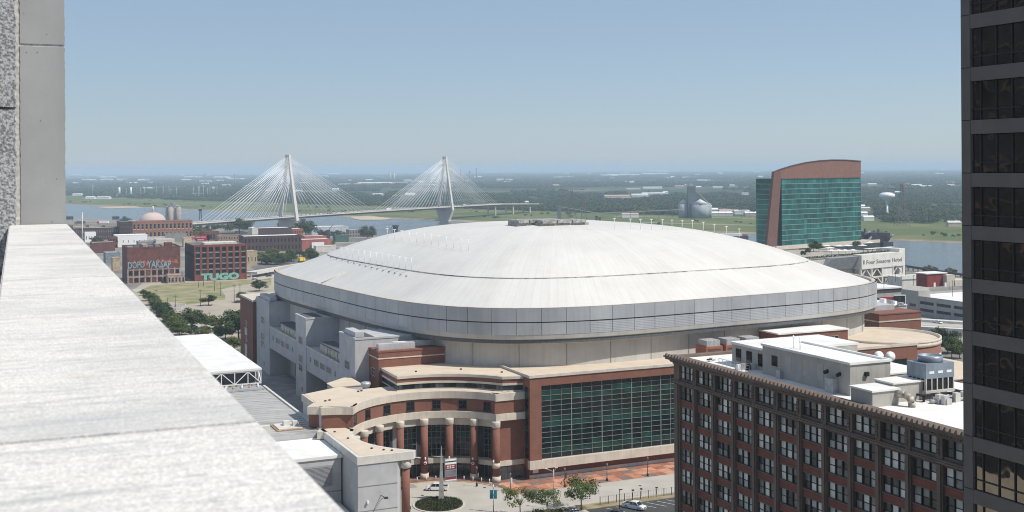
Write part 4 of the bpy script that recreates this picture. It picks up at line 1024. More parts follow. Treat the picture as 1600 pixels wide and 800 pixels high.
for k in range(5): MB().box(b0, b0 + 0.15, a0 + 0.2 + k * (a1 - a0 - 0.5) / 4, a0 + 0.35 + k * (a1 - a0 - 0.5) / 4, 48.2, 49.9).build('louvre_post', LCONC, ct)
MB().box(b0 - 0.1, b1 + 0.1, a0 - 0.1, a1 + 0.1, 47.9, 48.25).build('basin', LCONC, ct)
MB().lathe(123.6, 130.7, [(1.75, 52.0), (1.75, 52.9), (1.55, 52.9), (1.5, 52.3)], 28).build('fan_cowl', CTB, ct)
fan = MB()
for k in range(6): t = k * math.pi / 3; fan.add([(123.6 + 0.2 * math.cos(t), 130.7 + 0.2 * math.sin(t), 52.5), (123.6 + 1.45 * math.cos(t), 130.7 + 1.45 * math.sin(t), 52.45), (123.6 + 1.45 * math.cos(t + .5), 130.7 + 1.45 * math.sin(t + .5), 52.6), (123.6 + 0.2 * math.cos(t + .5), 130.7 + 0.2 * math.sin(t + .5), 52.6)], [(0, 1, 2, 3)])
fan.cyl(123.6, 130.7, 52.35, 52.7, 0.25); fan.build('fan', STEEL, ct)
for k in range(3): MB().box(b0 + 0.6 + k * 1.6, b0 + 1.5 + k * 1.6, a0 - 0.03, a0 + 0.0, 50.6, 50.95).build('nameplate', PAINT, ct)
st = MB()
for x in (b0 - 1, b1 + 1): 
    for y in (a0 - 0.6, a1 + 0.4): st.box(x - .12, x + .12, y - .12, y + .12, ROOFZ, 47.7)
for y in (a0 - 0.6, a1 + 0.4): st.box(b0 - 1.4, b1 + 1.4, y - .15, y + .15, 47.65, 47.92)
for x in (b0 - 1, 122.8, 124.6, b1 + 1): st.box(x - .12, x + .12, a0 - 1.2, a1 + 0.8, 47.6, 47.9)
st.build('stand', DARKMETAL, ct)
def clutter(name, label, cat, b, a, seed, n=8, s=1.0):
    o = roof_thing(name, label, cat, b, a); r = random.Random(seed)
    for k in range(n):
        x, y = b + r.uniform(-1.6, 1.6) * s, a + r.uniform(-0.9, 0.9) * s; c = r.choice((STEEL, LCONC, DARKMETAL, WHITEMETAL))
        if r.random() < .5: MB().box(x - .4 * s, x + .4 * s, y - .3 * s, y + .3 * s, ROOFZ, ROOFZ + r.uniform(.4, 1.2) * s).build('housing', c, o)
        else: MB().tube((x - .7 * s, y, ROOFZ + .35), (x + .7 * s, y + r.uniform(-.4, .4), ROOFZ + .35), 0.22 * s, n=8).build('pipe', c, o)
clutter('pump_cluster', 'pumps and pipes lying on white roof beside the cooling tower', 'pumps', 122.5, 126.2, 5, 12, 1.1)
clutter('compressor_units', 'boxy rusty compressor units in front of the cooling tower', 'compressor', 126.2, 126.6, 11, 9, 1.1)
clutter('vent_cluster', 'small vents and pipes beside railing on white roof', 'vents', 113.5, 161.5, 21, 9, 0.9)
clutter('condenser_group', 'little condensers by the roof edge far from the penthouse', 'condensers', 112.8, 170.5, 23, 6, 0.6)
clutter('pipe_rack', 'jumble of pipes on the white roof behind the cooling tower', 'pipes', 130.5, 135.5, 31, 10, 1.0)
for k, (b_, a_) in enumerate(((122.3, 140.0), (123.6, 139.0))):
    o = thing('satellite_dish', 'white round dish antenna on the penthouse wing roof', 'dish', (b_, a_, 49.5), GR, 'dish antennas on the penthouse wing')
    MB().tube((b_, a_, 49.45), (b_, a_, 51.5), 0.1).build('mast', WHITEMETAL, o); MB().tube((b_, a_, 51.5), (b_ - 0.15, a_ - 0.25, 51.55), 0.55, 0.75, n=16).build('dish', WHITEMETAL, o)
rl = MB()
for k in range(9): rl.tube((112.2, 158.5 + k * 1.1, ROOFZ), (112.2, 158.5 + k * 1.1, ROOFZ + 1.1), 0.04, n=4)
rl.tube((112.2, 158.5, ROOFZ + 1.1), (112.2, 167.3, ROOFZ + 1.1), 0.04, n=4); rl.tube((112.2, 158.5, ROOFZ + .55), (112.2, 167.3, ROOFZ + .55), 0.04, n=4)
rl.build('roof_railing', STEEL, None, GR, label='thin grey pipe railing beside white penthouse on brown block', cat='railing')
# ================================================================== DARK TOWER on the right edge
TF = 66.6
DT = mat('dark_bronze_cladding', (0.125, 0.11, 0.102), 0.6, 0.06, 0.4)
tw = thing('office_tower', 'dark bronze office tower with wide ribbon windows', 'office tower', (85, 48, 0), GR)
TA1 = a_at(1503.5, TF, 400)
MB().box(TF + 0.6, 105, 28, TA1 - 0.05, 0, 118).build('tower_core', mat('tower_interior', (0.02, 0.02, 0.02), 0.8), tw)
ca1 = a_at(1517.5, TF, 400)
MB().box(TF, TF + 1.2, ca1, TA1, 0, 118.2).build('corner_pier', DT, tw)
TG = wavy(mat('tower_glass', (0.008, 0.008, 0.009), 0.03, 0.2, 0.4, spec=0.5), 0.8, 0.30, 0.06)
nodes_of(TG)[2].inputs['IOR'].default_value = 2.4
FLH = 82.4 * (to_xy(TF, ca1).y) / FOC
ztop = z_at(1517, 45, TF, ca1)         # underside line of a spandrel = head of the window under it
cols_px = [1517.5, 1531.5, 1556, 1581, 1606, 1632]
for k in range(-3, 12):
    z_head = ztop - k * FLH
    z_sill = z_head - FLH * 0.735
    MB().box(TF + 0.02, TF + 0.6, 28, ca1 - 0.02, z_sill - FLH * 0.265 + 0.01, z_sill).build('spandrel', DT, tw)
    MB().box(TF - 0.012, TF + 0.03, ca1 + 0.02, TA1 - 0.01, z_sill - 0.03, z_sill + 0.03).build('pier_joint', BLACK, tw)
    zt = z_sill + FLH * 0.20
    for i in range(len(cols_px) - 1):
        a_hi, a_lo = a_at(cols_px[i], TF, 400), a_at(cols_px[i + 1], TF, 400)
        for z0, z1 in ((z_sill, zt), (zt, z_head)):
            MB().box(TF + 0.22, TF + 0.26, a_lo + 0.05, a_hi - 0.05, z0 + 0.05, z1 - 0.05).build('pane', TG, tw)
        MB().box(TF + 0.12, TF + 0.3, a_lo - 0.04, a_lo + 0.04, z_sill, z_head).build('mullion', DARKMETAL, tw)
    MB().box(TF + 0.13, TF + 0.3, 28, ca1 - 0.02, zt - 0.04, zt + 0.04).build('transom', DARKMETAL, tw)

# unseen block, added only to shape the reflections in the tower's glass
DK = mat('reflection_block_dark', (0.028, 0.025, 0.023), 0.7, 0.3, 0.2)
mt_ = thing('reflection_block', 'added unseen dark block with pale bands, mirrored in the tower glass', 'office tower', (-120, 138, 0))
MB().box(-145, -100, 100, 176, 24, 150).build('shaft', DK, mt_); MB().box(-145, -98.5, 98, 178, 0, 24).build('base', mat('reflection_block_tan', (0.62, 0.52, 0.38), 0.85, 0.1, 0.2), mt_)
for k in range(14): MB().box(-100, -99.7, 100, 176, 28 + k * 7.4, 28.6 + k * 7.4).build('pale_band', mat('reflection_block_band', (0.13, 0.095, 0.062), 0.8, 0.2, 0.5), mt_)
# ================================================================== PLAZA, STREET AND PARKING
PAV = [mat('paver_' + n_, c, 0.9, 0.1, 0.8) for n_, c in (('orange', (0.42, 0.19, 0.115)), ('terracotta', (0.29, 0.125, 0.085)), ('pale_orange', (0.50, 0.25, 0.16)), ('brown_grey', (0.19, 0.135, 0.115)))]
KERB = mat('kerb_concrete', (0.48, 0.45, 0.39), 0.9, 0.06, 0.6)
side = MB().box(118, 300, 265.2, 290, -0.3, 0.115).build('sidewalk', mat('paver_joint', (0.20, 0.13, 0.10), 0.95), None, GR, kind='structure')
MB().box(118, 300, 264.95, 265.2, -0.3, 0.14).build('kerb', KERB, side)
r = random.Random(4)
for i in range(17):
    for j in range(4):
        b_ = 119 + i * 3.3; a_ = 265.4 + j * 2.75
        MB().box(b_ + .02, b_ + 3.28, a_ + .02, a_ + 2.73, 0.1, 0.13).build('paving_panel', PAV[(i * 2 + j * 3 + r.randint(0, 1)) % 4], side)
apron = MB().prism(arc(17.8, 205, 18, 24) + arc(26, 18, 205, 24), -0.3, 0.12).build('court_pavement', mat('court_pavers', (0.21, 0.12, 0.095), 0.9, 0.15, 0.5), None, GR, kind='structure')
MB().prism(arc(17.4, 205, 18, 24) + arc(17.8, 18, 205, 24), -0.3, 0.135).build('kerb', mat('yellowed_kerb', (0.50, 0.38, 0.20), 0.9, 0.1, 0.5), apron)
BOL = MB().lathe(0, 0, [(0.14, 0), (0.14, 0.95), (0.10, 1.05), (0.02, 1.08)], 10).mesh('bollard', WHITEMETAL)
for k in range(17):
    t = rad(30 + k * 7.4); p = rotz(Vector((CB + 18.9 * math.cos(t), CA + 18.9 * math.sin(t), 0.12)), GR)
    o = bpy.data.objects.new('bollard', BOL); COL.objects.link(o); o.location = p
    tag(o, 'short white bollard in front of the brick columns', 'bollard', 'bollards across the stadium entrance')
# roundabout planter with spire sign
pc = gnd(686, 789); pr = MB()
N_ = 40
out = [(pc.x + 6.3 * math.cos(2 * math.pi * i / N_), pc.y + 6.6 * math.sin(2 * math.pi * i / N_)) for i in range(N_)]
inn = [(pc.x + 5.7 * math.cos(2 * math.pi * i / N_), pc.y + 6.0 * math.sin(2 * math.pi * i / N_)) for i in range(N_)]
planter = thing('planter_island', 'round kerbed planting bed under the spire sign', 'planter', (pc.x, pc.y, 0))
MB().prism(out, -0.2, 0.16).build('kerb', KERB, planter)
MB().prism(inn, 0.0, 0.3).build('soil', mat('planting_soil', (0.05, 0.045, 0.03), 0.95, 0.3, 0.8), planter)
gr = MB(); rr = random.Random(9)
for k in range(3800):
    t = rr.uniform(0, 6.283); d = math.sqrt(rr.random()) * 5.6; x, y = pc.x + d * math.cos(t), pc.y + d * 1.05 * math.sin(t); h = rr.uniform(.15, .5); u = rr.uniform(0, 6.28); s_ = rr.uniform(.08, .2)
    gr.add([(x - s_ * math.cos(u), y - s_ * math.sin(u), .28), (x + s_ * math.cos(u), y + s_ * math.sin(u), .28), (x + rr.uniform(-.2, .2), y + rr.uniform(-.2, .2), .3 + h)], [(0, 1, 2)])
gr.build('ground_cover', mat('low_planting', (0.06, 0.075, 0.022), 0.9, 0.3, 0.4, col2=(0.035, 0.04, 0.014)), planter, kind='stuff')
sp = gnd(690, 782); SG = thing('spire_sign', 'tall tapering grey spire with striped red and white message board', 'sign', (sp.x, sp.y, 0.2))
m = MB(); zt = at(690, 697, sp.y).z
m.add([(sp.x - .75, sp.y - .3, .2), (sp.x + .6, sp.y - .3, .2), (sp.x + .6, sp.y + .3, .2), (sp.x - .75, sp.y + .3, .2), (sp.x - .02, sp.y - .06, zt), (sp.x + .12, sp.y - .06, zt), (sp.x + .12, sp.y + .06, zt), (sp.x - .02, sp.y + .06, zt)],
      [(0, 1, 5, 4), (1, 2, 6, 5), (2, 3, 7, 6), (3, 0, 4, 7), (4, 5, 6, 7)])
m.build('spire', mat('spire_grey', (0.40, 0.385, 0.35), 0.7), SG)
bx0, bz1, bz0 = sp.x + 0.75, at(694, 717, sp.y).z, at(694, 753, sp.y).z
bw = 3.0; ang = rad(24)
def board(u0, u1, z0, z1, mt, nm, d0=0.0, d1=0.35, par=SG):
    c, s = math.cos(ang), math.sin(ang)
    P = lambda u, v: (bx0 + u * c + v * s, sp.y + u * s - v * c)
    return MB().prism([P(u0, d0), P(u1, d0), P(u1, d1), P(u0, d1)], z0, z1).build(nm, mt, par)
bd = board(0, bw, bz0, bz1, STEEL, 'message_board')
H_ = bz1 - bz0
for f0, f1, mt, nm in ((.90, .97, PAINT, 'white_stripe'), (.76, .84, PAINT, 'white_stripe'), (.84, .90, DARKMETAL, 'dark_stripe'), (.52, .74, mat('dull_red_panel', (0.20, 0.03, 0.03), 0.6), 'red_panel'), (.24, .50, mat('screen_grey', (0.16, 0.17, 0.19), 0.3), 'screen'), (.10, .22, mat('dull_red_panel', (0.20, 0.03, 0.03), 0.6), 'red_panel'), (.04, .09, PAINT, 'white_stripe')):
    board(0.08, bw - 0.08, bz0 + H_ * f0, bz0 + H_ * f1, mt, nm, 0.35, 0.38, bd)
for f, t_ in ((.68, 0.9), (.60, 0.75)):
    for k in range(5): board(0.45 + k * .42, 0.45 + k * .42 + .3 * t_, bz0 + H_ * f - .13, bz0 + H_ * f + .13, PAINT, 'lettering_block', 0.38, 0.39, bd)
MB().box(sp.x - .1, sp.x + bx0 - sp.x + .1, sp.y - .1, sp.y + .1, bz0 + .6, bz0 + .9).build('bracket', STEEL, SG); MB().box(sp.x - .1, bx0 + .1, sp.y - .1, sp.y + .1, bz1 - .9, bz1 - .6).build('bracket', STEEL, SG)

# ------------------------------------------------------------------ vehicles
def loft(m, rings):
    """rings: list of closed point lists of equal length"""
    n = len(rings[0]); vs = [p for r_ in rings for p in r_]
    fs = [(j * n + i, j * n + (i + 1) % n, (j + 1) * n + (i + 1) % n, (j + 1) * n + i) for j in range(len(rings) - 1) for i in range(n)]
    fs += [tuple(range(n))[::-1], tuple(range((len(rings) - 1) * n, len(rings) * n))]
    return m.add(vs, fs)
def vehicle(label, cat, pos, rz, paint, kind='pickup', group=None, name=None, detail=True):
    """length along x, front at +x"""
    t = thing(name or {'pickup': 'pickup_truck', 'car': 'parked_car', 'suv': 'parked_car'}[kind], label, cat, (0, 0, 0), 0, group)
    t.location = pos; t.rotation_euler = (0, 0, rz)
    def rect(x, w, z0, z1, r=0.08): return [(x, -w, z0), (x, w, z0), (x, w + .0, (z0 + z1) / 2), (x, w - r, z1), (x, -w + r, z1), (x, -w, (z0 + z1) / 2)]
    if kind == 'pickup': L, Wd, hood, belt, roofz, cab = 5.7, 0.98, 1.12, 1.15, 1.9, (-0.75, 1.15)
    elif kind == 'suv': L, Wd, hood, belt, roofz, cab = 4.7, 0.92, 1.0, 1.05, 1.68, (-2.1, 0.9)
    else: L, Wd, hood, belt, roofz, cab = 4.6, 0.88, 0.86, 0.92, 1.43, (-1.6, 0.75)
    h = L / 2
    body = MB()
    loft(body, [rect(-h, Wd * .93, .5, belt - .1), rect(-h + .12, Wd, .34, belt), rect(cab[0], Wd, .3, belt), rect(cab[1], Wd, .3, belt + .02), rect(h - .35, Wd * .97, .34, hood - .08), rect(h, Wd * .86, .45, hood - .3)])
    body.build('body', paint, t)
    g = MB()
    def cabr(x0, x1, z, w): return [(x0, -w, z), (x1, -w, z), (x1, w, z), (x0, w, z)]
    rear = .18 if kind == 'pickup' else .55
    loft(g, [cabr(cab[0], cab[1] + .55, belt - .02, Wd * .95), cabr(cab[0] + rear, cab[1] - .15, roofz - .08, Wd * .80)])
    g.build('windows', CARGLASS, t)
    rf = MB(); loft(rf, [cabr(cab[0] + rear * .9, cab[1] - .10, roofz - .1, Wd * .82), cabr(cab[0] + rear + .1, cab[1] - .3, roofz, Wd * .74)])
    for s_ in (-1, 1):
        for xb_, xt in ((cab[0] + .02, cab[0] + rear), (cab[1] + .5, cab[1] - .15), ((cab[0] + cab[1]) / 2, (cab[0] + cab[1]) / 2)):
            rf.tube((xb_, s_ * Wd * .95, belt), (xt, s_ * Wd * .81, roofz - .08), 0.05, n=4)
    rf.build('roof', paint, t)
    if kind == 'pickup':
        MB().box(-h + .18, cab[0] - .12, -Wd + .14, Wd - .14, belt - .02, belt + .012).build('bed_liner', BLACK, t)
        bed = MB()
        for s_ in (-1, 1): bed.box(-h + .1, cab[0], s_ * (Wd - .06) - .06, s_ * (Wd - .06) + .06, belt - .02, belt + .1)
        bed.box(-h + .04, -h + .16, -Wd + .12, Wd - .12, belt - .04, belt + .1); bed.build('bed_rail', paint, t)
    rw = .40 if kind == 'pickup' else .33
    for x in (-h + (1.2 if kind == 'pickup' else .85), h - (1.0 if kind == 'pickup' else .85)):
        for s_ in (-1, 1):
            wl = MB().tube((x, s_ * (Wd - .22), rw), (x, s_ * (Wd + .02), rw), rw, n=18).build('wheel', RUBBER, t)
            if detail: MB().tube((x, s_ * (Wd + .02), rw), (x, s_ * (Wd + .035), rw), rw * .6, n=14).build('rim', STEEL, wl)
    if detail:
        for s_ in (-1, 1):
            MB().cbox((h - .14, s_ * Wd * .68, hood - .36), (.3, .36, .16)).build('headlight', LAMPGLASS, t)
            MB().cbox((-h + .05, s_ * Wd * .84, belt - .25), (.14, .16, .34)).build('tail_light', RED, t)
            MB().cbox((cab[1] + .2, s_ * (Wd + .12), belt + .12), (.14, .22, .18)).build('mirror', BLACK, t)
        MB().cbox((h - .04, 0, hood - .42), (.14, Wd * .9, .22)).build('grille', BLACK, t)
        MB().cbox((h - .05, 0, .5), (.22, Wd * 1.7, .2)).build('bumper', STEEL if kind == 'pickup' else paint, t)
    return t
p = gnd(683, 766); vehicle('white crew-cab pickup beside the spire sign', 'pickup', (p.x, p.y, .01), rad(176), CARWHITE)
p = gnd(991, 795); vehicle('white pickup with open dark bed on striped car park', 'pickup', (p.x, p.y, .012), rad(-38), CARWHITE)
p = gnd(964, 806); vehicle('dark grey car by tree in the striped car park', 'car', (p.x, p.y, .012), rad(-24), mat('dark_grey_car_paint', (0.05, 0.055, 0.06), 0.3, 0.05, 1.0, coat=.5), 'car')
p = gnd(896, 804); vehicle('pale grey car behind fence beside the leafy tree', 'car', (p.x, p.y, .012), rad(24), mat('silver_car_paint', (0.38, 0.39, 0.40), 0.3, 0.05, 1.0, metal=.4, coat=.5), 'car')
# ------------------------------------------------------------------ parking lot, fence
lot = ba_sheet('parking_lot', [(128, 215), (215, 215), (215, 246.5), (128, 246.5)], ASPHALT, 0.012, kind='structure')
for k in range(14):
    b_ = 133 + k * 2.75
    c, s = math.cos(rad(-62)), math.sin(rad(-62))
    pts = [(b_ + u * c - v * s, 245.6 + u * s + v * c, 0.016) for u, v in ((0, -.07), (5.4, -.07), (5.4, .07), (0, .07))]
    sheet('parking_line', pts, PAINT, None, GR, lot)
MB().box(118, 215, 246.5, 250.2, -0.2, 0.05).build('verge', mat('verge_grass', (0.20, 0.17, 0.07), 0.95, 0.15, 0.3, col2=(0.36, 0.29, 0.19)), None, GR, kind='structure')
MB().box(118, 215, 250.2, 250.45, -0.2, 0.14).build('kerb', KERB, None, GR, kind='structure')
ba_sheet('court_drive', arc(17.7, 0, 345, 40), STREET, 0.009, kind='structure')
fen = thing('metal_fence', 'low dark post-and-rail fence between street and car park', 'fence', (150, 248.6, 0.05), GR)
for k in range(26): MB().box(133 + k * 2.2 - .06, 133 + k * 2.2 + .06, 248.52, 248.68, 0.04, 1.95).build('post', DARKMETAL, fen)
for z in (1.82, 0.45): MB().box(133, 188, 248.57, 248.63, z, z + .06).build('rail', STEEL, fen)
MB().box(133, 188, 248.595, 248.605, 0.5, 1.3).build('wire_mesh', None or mat('chain_link', (0.30, 0.26, 0.2), 0.6), fen) if False else None
for k in range(25 * 3): MB().tube((133 + k * .733, 248.6, .06), (133 + k * .733, 248.6, 1.84), 0.016, n=4).build('picket', DARKMETAL, fen)
# ------------------------------------------------------------------ lamps and poles
def street_lamp(px, py, top, label, banner=None, heads=1, rz=0.0):
    q = gnd(px, py); zt = at(px, top, q.y).z; t = thing('street_lamp', label, 'street lamp', (q.x, q.y, 0.1)); h = zt
    MB().lathe(q.x, q.y, [(.28, .1), (.24, .7), (.1, .9), (.08, h - .7)], 10).build('post', DARKMETAL, t)
    MB().lathe(q.x, q.y, [(.08, h - .7), (.22, h - .6), (.26, h - .2), (.1, h), (.02, h + .1)], 10).build('lantern', mat('lamp_lantern', (0.16, 0.15, 0.13), 0.4), t)
    if banner: MB().box(q.x - .05, q.x + .5, q.y - .02, q.y + .02, h * .45, h * .75).build('banner', banner, t)
    return t
LEAFBAN = mat('maroon_banner', (0.16, 0.03, 0.045), 0.7)
street_lamp(1012, 744.5, 714, 'dark lamp post on brick pavement nearest the brown block', None)
street_lamp(948.5, 752, 724, 'dark lamp post on brick pavement beside orange paving', None)
street_lamp(882.5, 762, 731, 'dark lamp post with maroon banner on brick pavement', LEAFBAN)
street_lamp(797.5, 769, 739, 'dark lamp post with white collar near entrance doors', PAINT)
street_lamp(745, 760, 729, 'thin dark lamp post by the yellowed kerb', None)
street_lamp(626, 765, 745, 'short dark lamp post beside the curving arm', None)
def cobra(px, py, top, label, rz, name='light_pole', banner=None):
    q = gnd(px, py); h = at(px, top, q.y).z; t = thing(name, label, 'light pole', (q.x, q.y, 0))
    MB().tube((q.x, q.y, 0), (q.x, q.y, h), .13, .09, n=8).build('pole', STEEL, t)
    for s_, L in ((-1, 1.9), (1, .7)):
        MB().tube((q.x, q.y, h - .6), (q.x + s_ * L * math.cos(rz), q.y + s_ * L * math.sin(rz), h + .25), .06, n=6).build('arm', STEEL, t)
        MB().cbox((q.x + s_ * L * math.cos(rz), q.y + s_ * L * math.sin(rz), h + .27), (.7, .3, .14)).build('lamp_head', LAMPGLASS, t)
    if banner:
        for s_ in (-1, 1): MB().box(q.x + (s_ * .45) - .38, q.x + (s_ * .45) + .38, q.y - .02, q.y + .02, h * .48, h * .80).build('banner', TEAL, t)
    return t
cobra(865.5, 795, 733, 'galvanised twin-arm light pole among the plaza trees', rad(20))
cobra(771, 800, 757, 'light pole with paired blue banners beside the round planter', rad(150), banner=True)
q = gnd(968, 803); h = at(968, 765, q.y).z; t = thing('parking_light', 'black pole with square lamp head in the car park', 'light pole', (q.x, q.y, 0))
MB().tube((q.x, q.y, 0), (q.x, q.y, h), .08, n=8).build('pole', DARKMETAL, t); MB().cbox((q.x + .3, q.y, h), (.8, .35, .15)).build('lamp_head', BLACK, t)
for k, (px, py) in enumerate(((989, 777), (1002, 775), (1026, 773))):
    q = gnd(px, py); t = thing('parking_sign', 'small dark sign post behind the car park fence', 'sign post', (q.x, q.y, 0.05), 0, 'sign posts along the car park fence')
    MB().tube((q.x, q.y, 0.04), (q.x, q.y, 1.9), .045, n=6).build('post', DARKMETAL, t); MB().box(q.x - .3, q.x + .3, q.y - .03, q.y + .03, 1.55, 1.9).build('plate', BLACK, t)
for px, py in ((716, 783), (660, 774), (1000, 759), (757, 762)):
    q = gnd(px, py); MB().cyl(q.x, q.y, .004, .014, .42, n=14).build('manhole_cover', DARKMETAL, label='round dark manhole cover set in the pale street', cat='manhole', group='manholes in the plaza street')
q = gnd(641, 806); t = thing('route_sign', 'small teal sign on thin post at planter edge', 'sign post', (q.x, q.y, 0))
MB().tube((q.x, q.y, 0), (q.x, q.y, 2.2), .05).build('post', DARKMETAL, t); MB().box(q.x - .35, q.x + .2, q.y - .03, q.y + .03, 1.5, 2.2).build('plate', TEAL, t)
# ------------------------------------------------------------------ people on the pavement by the arm
def person(px, py, shirt, trousers, label, z=0.1):
    q = gnd(px, py); me = bpy.data.meshes.new('person')
    J = {'pel': (0, 0, .95), 'che': (0, 0, 1.32), 'nec': (0, 0, 1.5), 'hed': (0, -.02, 1.63), 'top': (0, -.01, 1.74), 'kl': (-.1, -.03, .5), 'al': (-.11, .05, .08), 'tl': (-.12, -.12, .04), 'kr': (.11, -.1, .5), 'ar': (.12, -.12, .08), 'tr': (.13, -.28, .04),
         'sl': (-.2, 0, 1.42), 'el': (-.26, .04, 1.14), 'hl': (-.25, -.08, .9), 'sr': (.2, 0, 1.42), 'er': (.27, .02, 1.14), 'hr': (.24, -.12, .92)}
    K = list(J); E = [('pel', 'che'), ('che', 'nec'), ('nec', 'hed'), ('hed', 'top'), ('pel', 'kl'), ('kl', 'al'), ('al', 'tl'), ('pel', 'kr'), ('kr', 'ar'), ('ar', 'tr'), ('che', 'sl'), ('sl', 'el'), ('el', 'hl'), ('che', 'sr'), ('sr', 'er'), ('er', 'hr')]
    R_ = {'pel': .15, 'che': .16, 'nec': .06, 'hed': .1, 'top': .07, 'kl': .07, 'kr': .07, 'al': .045, 'ar': .045, 'tl': .04, 'tr': .04, 'sl': .07, 'sr': .07, 'el': .045, 'er': .045, 'hl': .035, 'hr': .035}
    me.from_pydata([J[k] for k in K], [(K.index(a), K.index(b)) for a, b in E], [])
    o = bpy.data.objects.new('person', me); COL.objects.link(o)
    sk = o.modifiers.new('skin', 'SKIN'); o.modifiers.new('sub', 'SUBSURF').levels = 1
    for i, k in enumerate(K): me.skin_vertices[0].data[i].radius = (R_[k], R_[k] * .8); me.skin_vertices[0].data[i].use_root = (k == 'pel')
    dg = bpy.context.evaluated_depsgraph_get(); m2 = bpy.data.meshes.new_from_object(o.evaluated_get(dg)); bpy.data.objects.remove(o)
    m2.materials.clear()
    for x in (shirt, trousers, mat('skin_tone', (0.35, 0.2, 0.13), 0.6), mat('dark_hair', (0.02, 0.015, 0.012), 0.8)): m2.materials.append(x)
    for f in m2.polygons:
        z_ = f.center.z; f.use_smooth = True
        f.material_index = 1 if z_ < .95 else 0
        if z_ > 1.5 or (abs(f.center.x) > .2 and z_ < 1.0): f.material_index = 2
        if z_ > 1.69 or (z_ > 1.58 and f.center.y > .04): f.material_index = 3
    o = bpy.data.objects.new('person', m2); COL.objects.link(o); o.location = (q.x, q.y, z); o.rotation_euler = (0, 0, random.uniform(0, 6))
    return tag(o, label, 'person')
person(624, 764, PAINT, DARKMETAL, 'person in white shirt and dark trousers walking by the brick column')
person(628.5, 762, mat('grey_shirt', (0.2, 0.2, 0.22), 0.9), mat('tan_trousers', (0.3, 0.24, 0.16), 0.9), 'person in grey shirt and tan trousers near the brick column')
# ================================================================== HOTEL TOWER by the river
HB = rad(38.0)                                # its long side runs 52 degrees right of the view direction
def hf(x, y): c, s = math.cos(-HB), math.sin(-HB); return Vector((x * c - y * s, x * s + y * c))
H0 = at(1221, 380, 930.0); h0 = hf(H0.x, H0.y)
def hx(px, ly):                                # local x on the front plane (local y = ly) seen at px
    k = ray(px, 320)[0]; c, s = math.cos(HB), math.sin(HB)
    return ly * (k * c + s) / (c - k * s)
fy = h0.y; x0 = hx(1221.5, fy); x1 = hx(1345.5, fy)
def hz(px, py, lx, ly):
    c, s = math.cos(HB), math.sin(HB); Y = lx * s + ly * c; return EYE + ray(px, py)[1] * Y
zb = hz(1222, 382, x0, fy) - 1; zg = hz(1222, 279.5, x0, fy)
hotel = thing('glass_hotel', 'green glass hotel slab with slanting brown fin and arched brown crown', 'hotel', ((x0 + x1) / 2, fy + 11, zb), HB)
CROWN = mat('brown_metal_crown', (0.21, 0.105, 0.075), 0.6, 0.06, 0.3)
FIN = mat('shaded_brown_fin', (0.15, 0.072, 0.055), 0.6, 0.06, 0.3)  # darker than the crown: the fin's shade is put into its colour
G1 = wavy(mat('hotel_glass_teal', (0.018, 0.118, 0.108), 0.1, 0.15, 0.12, spec=0.55), 0.1, 0.3, 0.05)
G2 = wavy(mat('hotel_glass_dark', (0.013, 0.080, 0.077), 0.1, 0.2, 0.12, spec=0.55), 0.1, 0.3, 0.05)
G3 = wavy(mat('hotel_glass_light', (0.03, 0.17, 0.15), 0.12, 0.2, 0.12, spec=0.55), 0.1, 0.3, 0.05)
DEP = 23.5
MB().box(x0 + .3, x1 - .3, fy + .3, fy + DEP, zb, zg).build('tower_core', mat('hotel_interior', (0.01, 0.04, 0.038), 0.5), hotel)
NF = 13
fh = (zg - zb) / NF; ncol = 26; cw = (x1 - x0) / ncol
HP = [MB().box(-cw / 2 + .1, cw / 2 - .1, 0, .15, -fh / 2 + .22, fh / 2 - .22).mesh('pane', g) for g in (G1, G2, G3)]
r = random.Random(12)
for f in range(NF):
    MB().box(x0, x1, fy - .15, fy + .3, zb + f * fh - .22, zb + f * fh + .22).build('floor_band', mat('pale_green_band', (0.22, 0.31, 0.29), 0.5, 0.05, 0.5), hotel)
    if f >= NF - 1: kset = [0, 2]
    for c in range(ncol):
        k = (r.choice((0, 0, 1, (0, 1, 1, 2)[(c * 5) % 4]))) if f < NF - 1 else r.choice((2, 2, 0))
        put('pane', HP[k], hotel, (x0 + (c + .5) * cw, fy + .1, zb + (f + .5) * fh))
MB().box(x0, x1, fy - .2, fy + .3, zg - .3, zg + .3).build('floor_band', MATS['pale_green_band'], hotel)
# west wing seen beyond the fin
c_, s_ = math.cos(HB), math.sin(HB)
def hy_left(px, lx):                            # local y on the plane local x = lx
    k = ray(px, 320)[0]; return lx * (c_ - k * s_) / (k * c_ + s_)
xl = x0 - 6.0
yl1 = hy_left(1181.5, xl); zw1 = hz(1182, 279, xl, yl1)
wing = MB().box(xl, x0 + .2, fy + 3, yl1, zb - 6, zg + .2).build('west_wing', MATS['hotel_interior'], hotel)
nw = 6
for f in range(NF + 1):
    z0_ = zb + (f - 1) * fh
    if z0_ + fh > zg + .3: break
    MB().box(xl - .2, xl, fy + 3, yl1, z0_ - .25, z0_ + .25).build('wing_floor_band', MATS['pale_green_band'], hotel)
    for k in range(nw):
        ya, yb = fy + 3 + (yl1 - fy - 3) * k / nw, fy + 3 + (yl1 - fy - 3) * (k + 1) / nw
        MB().box(xl - .1, xl, ya + .15, yb - .15, z0_ + .3, z0_ + fh - .3).build('wing_pane', mat('hotel_wing_glass', (0.035, 0.17, 0.12), 0.35, 0.25, 0.1, spec=0.25), hotel)
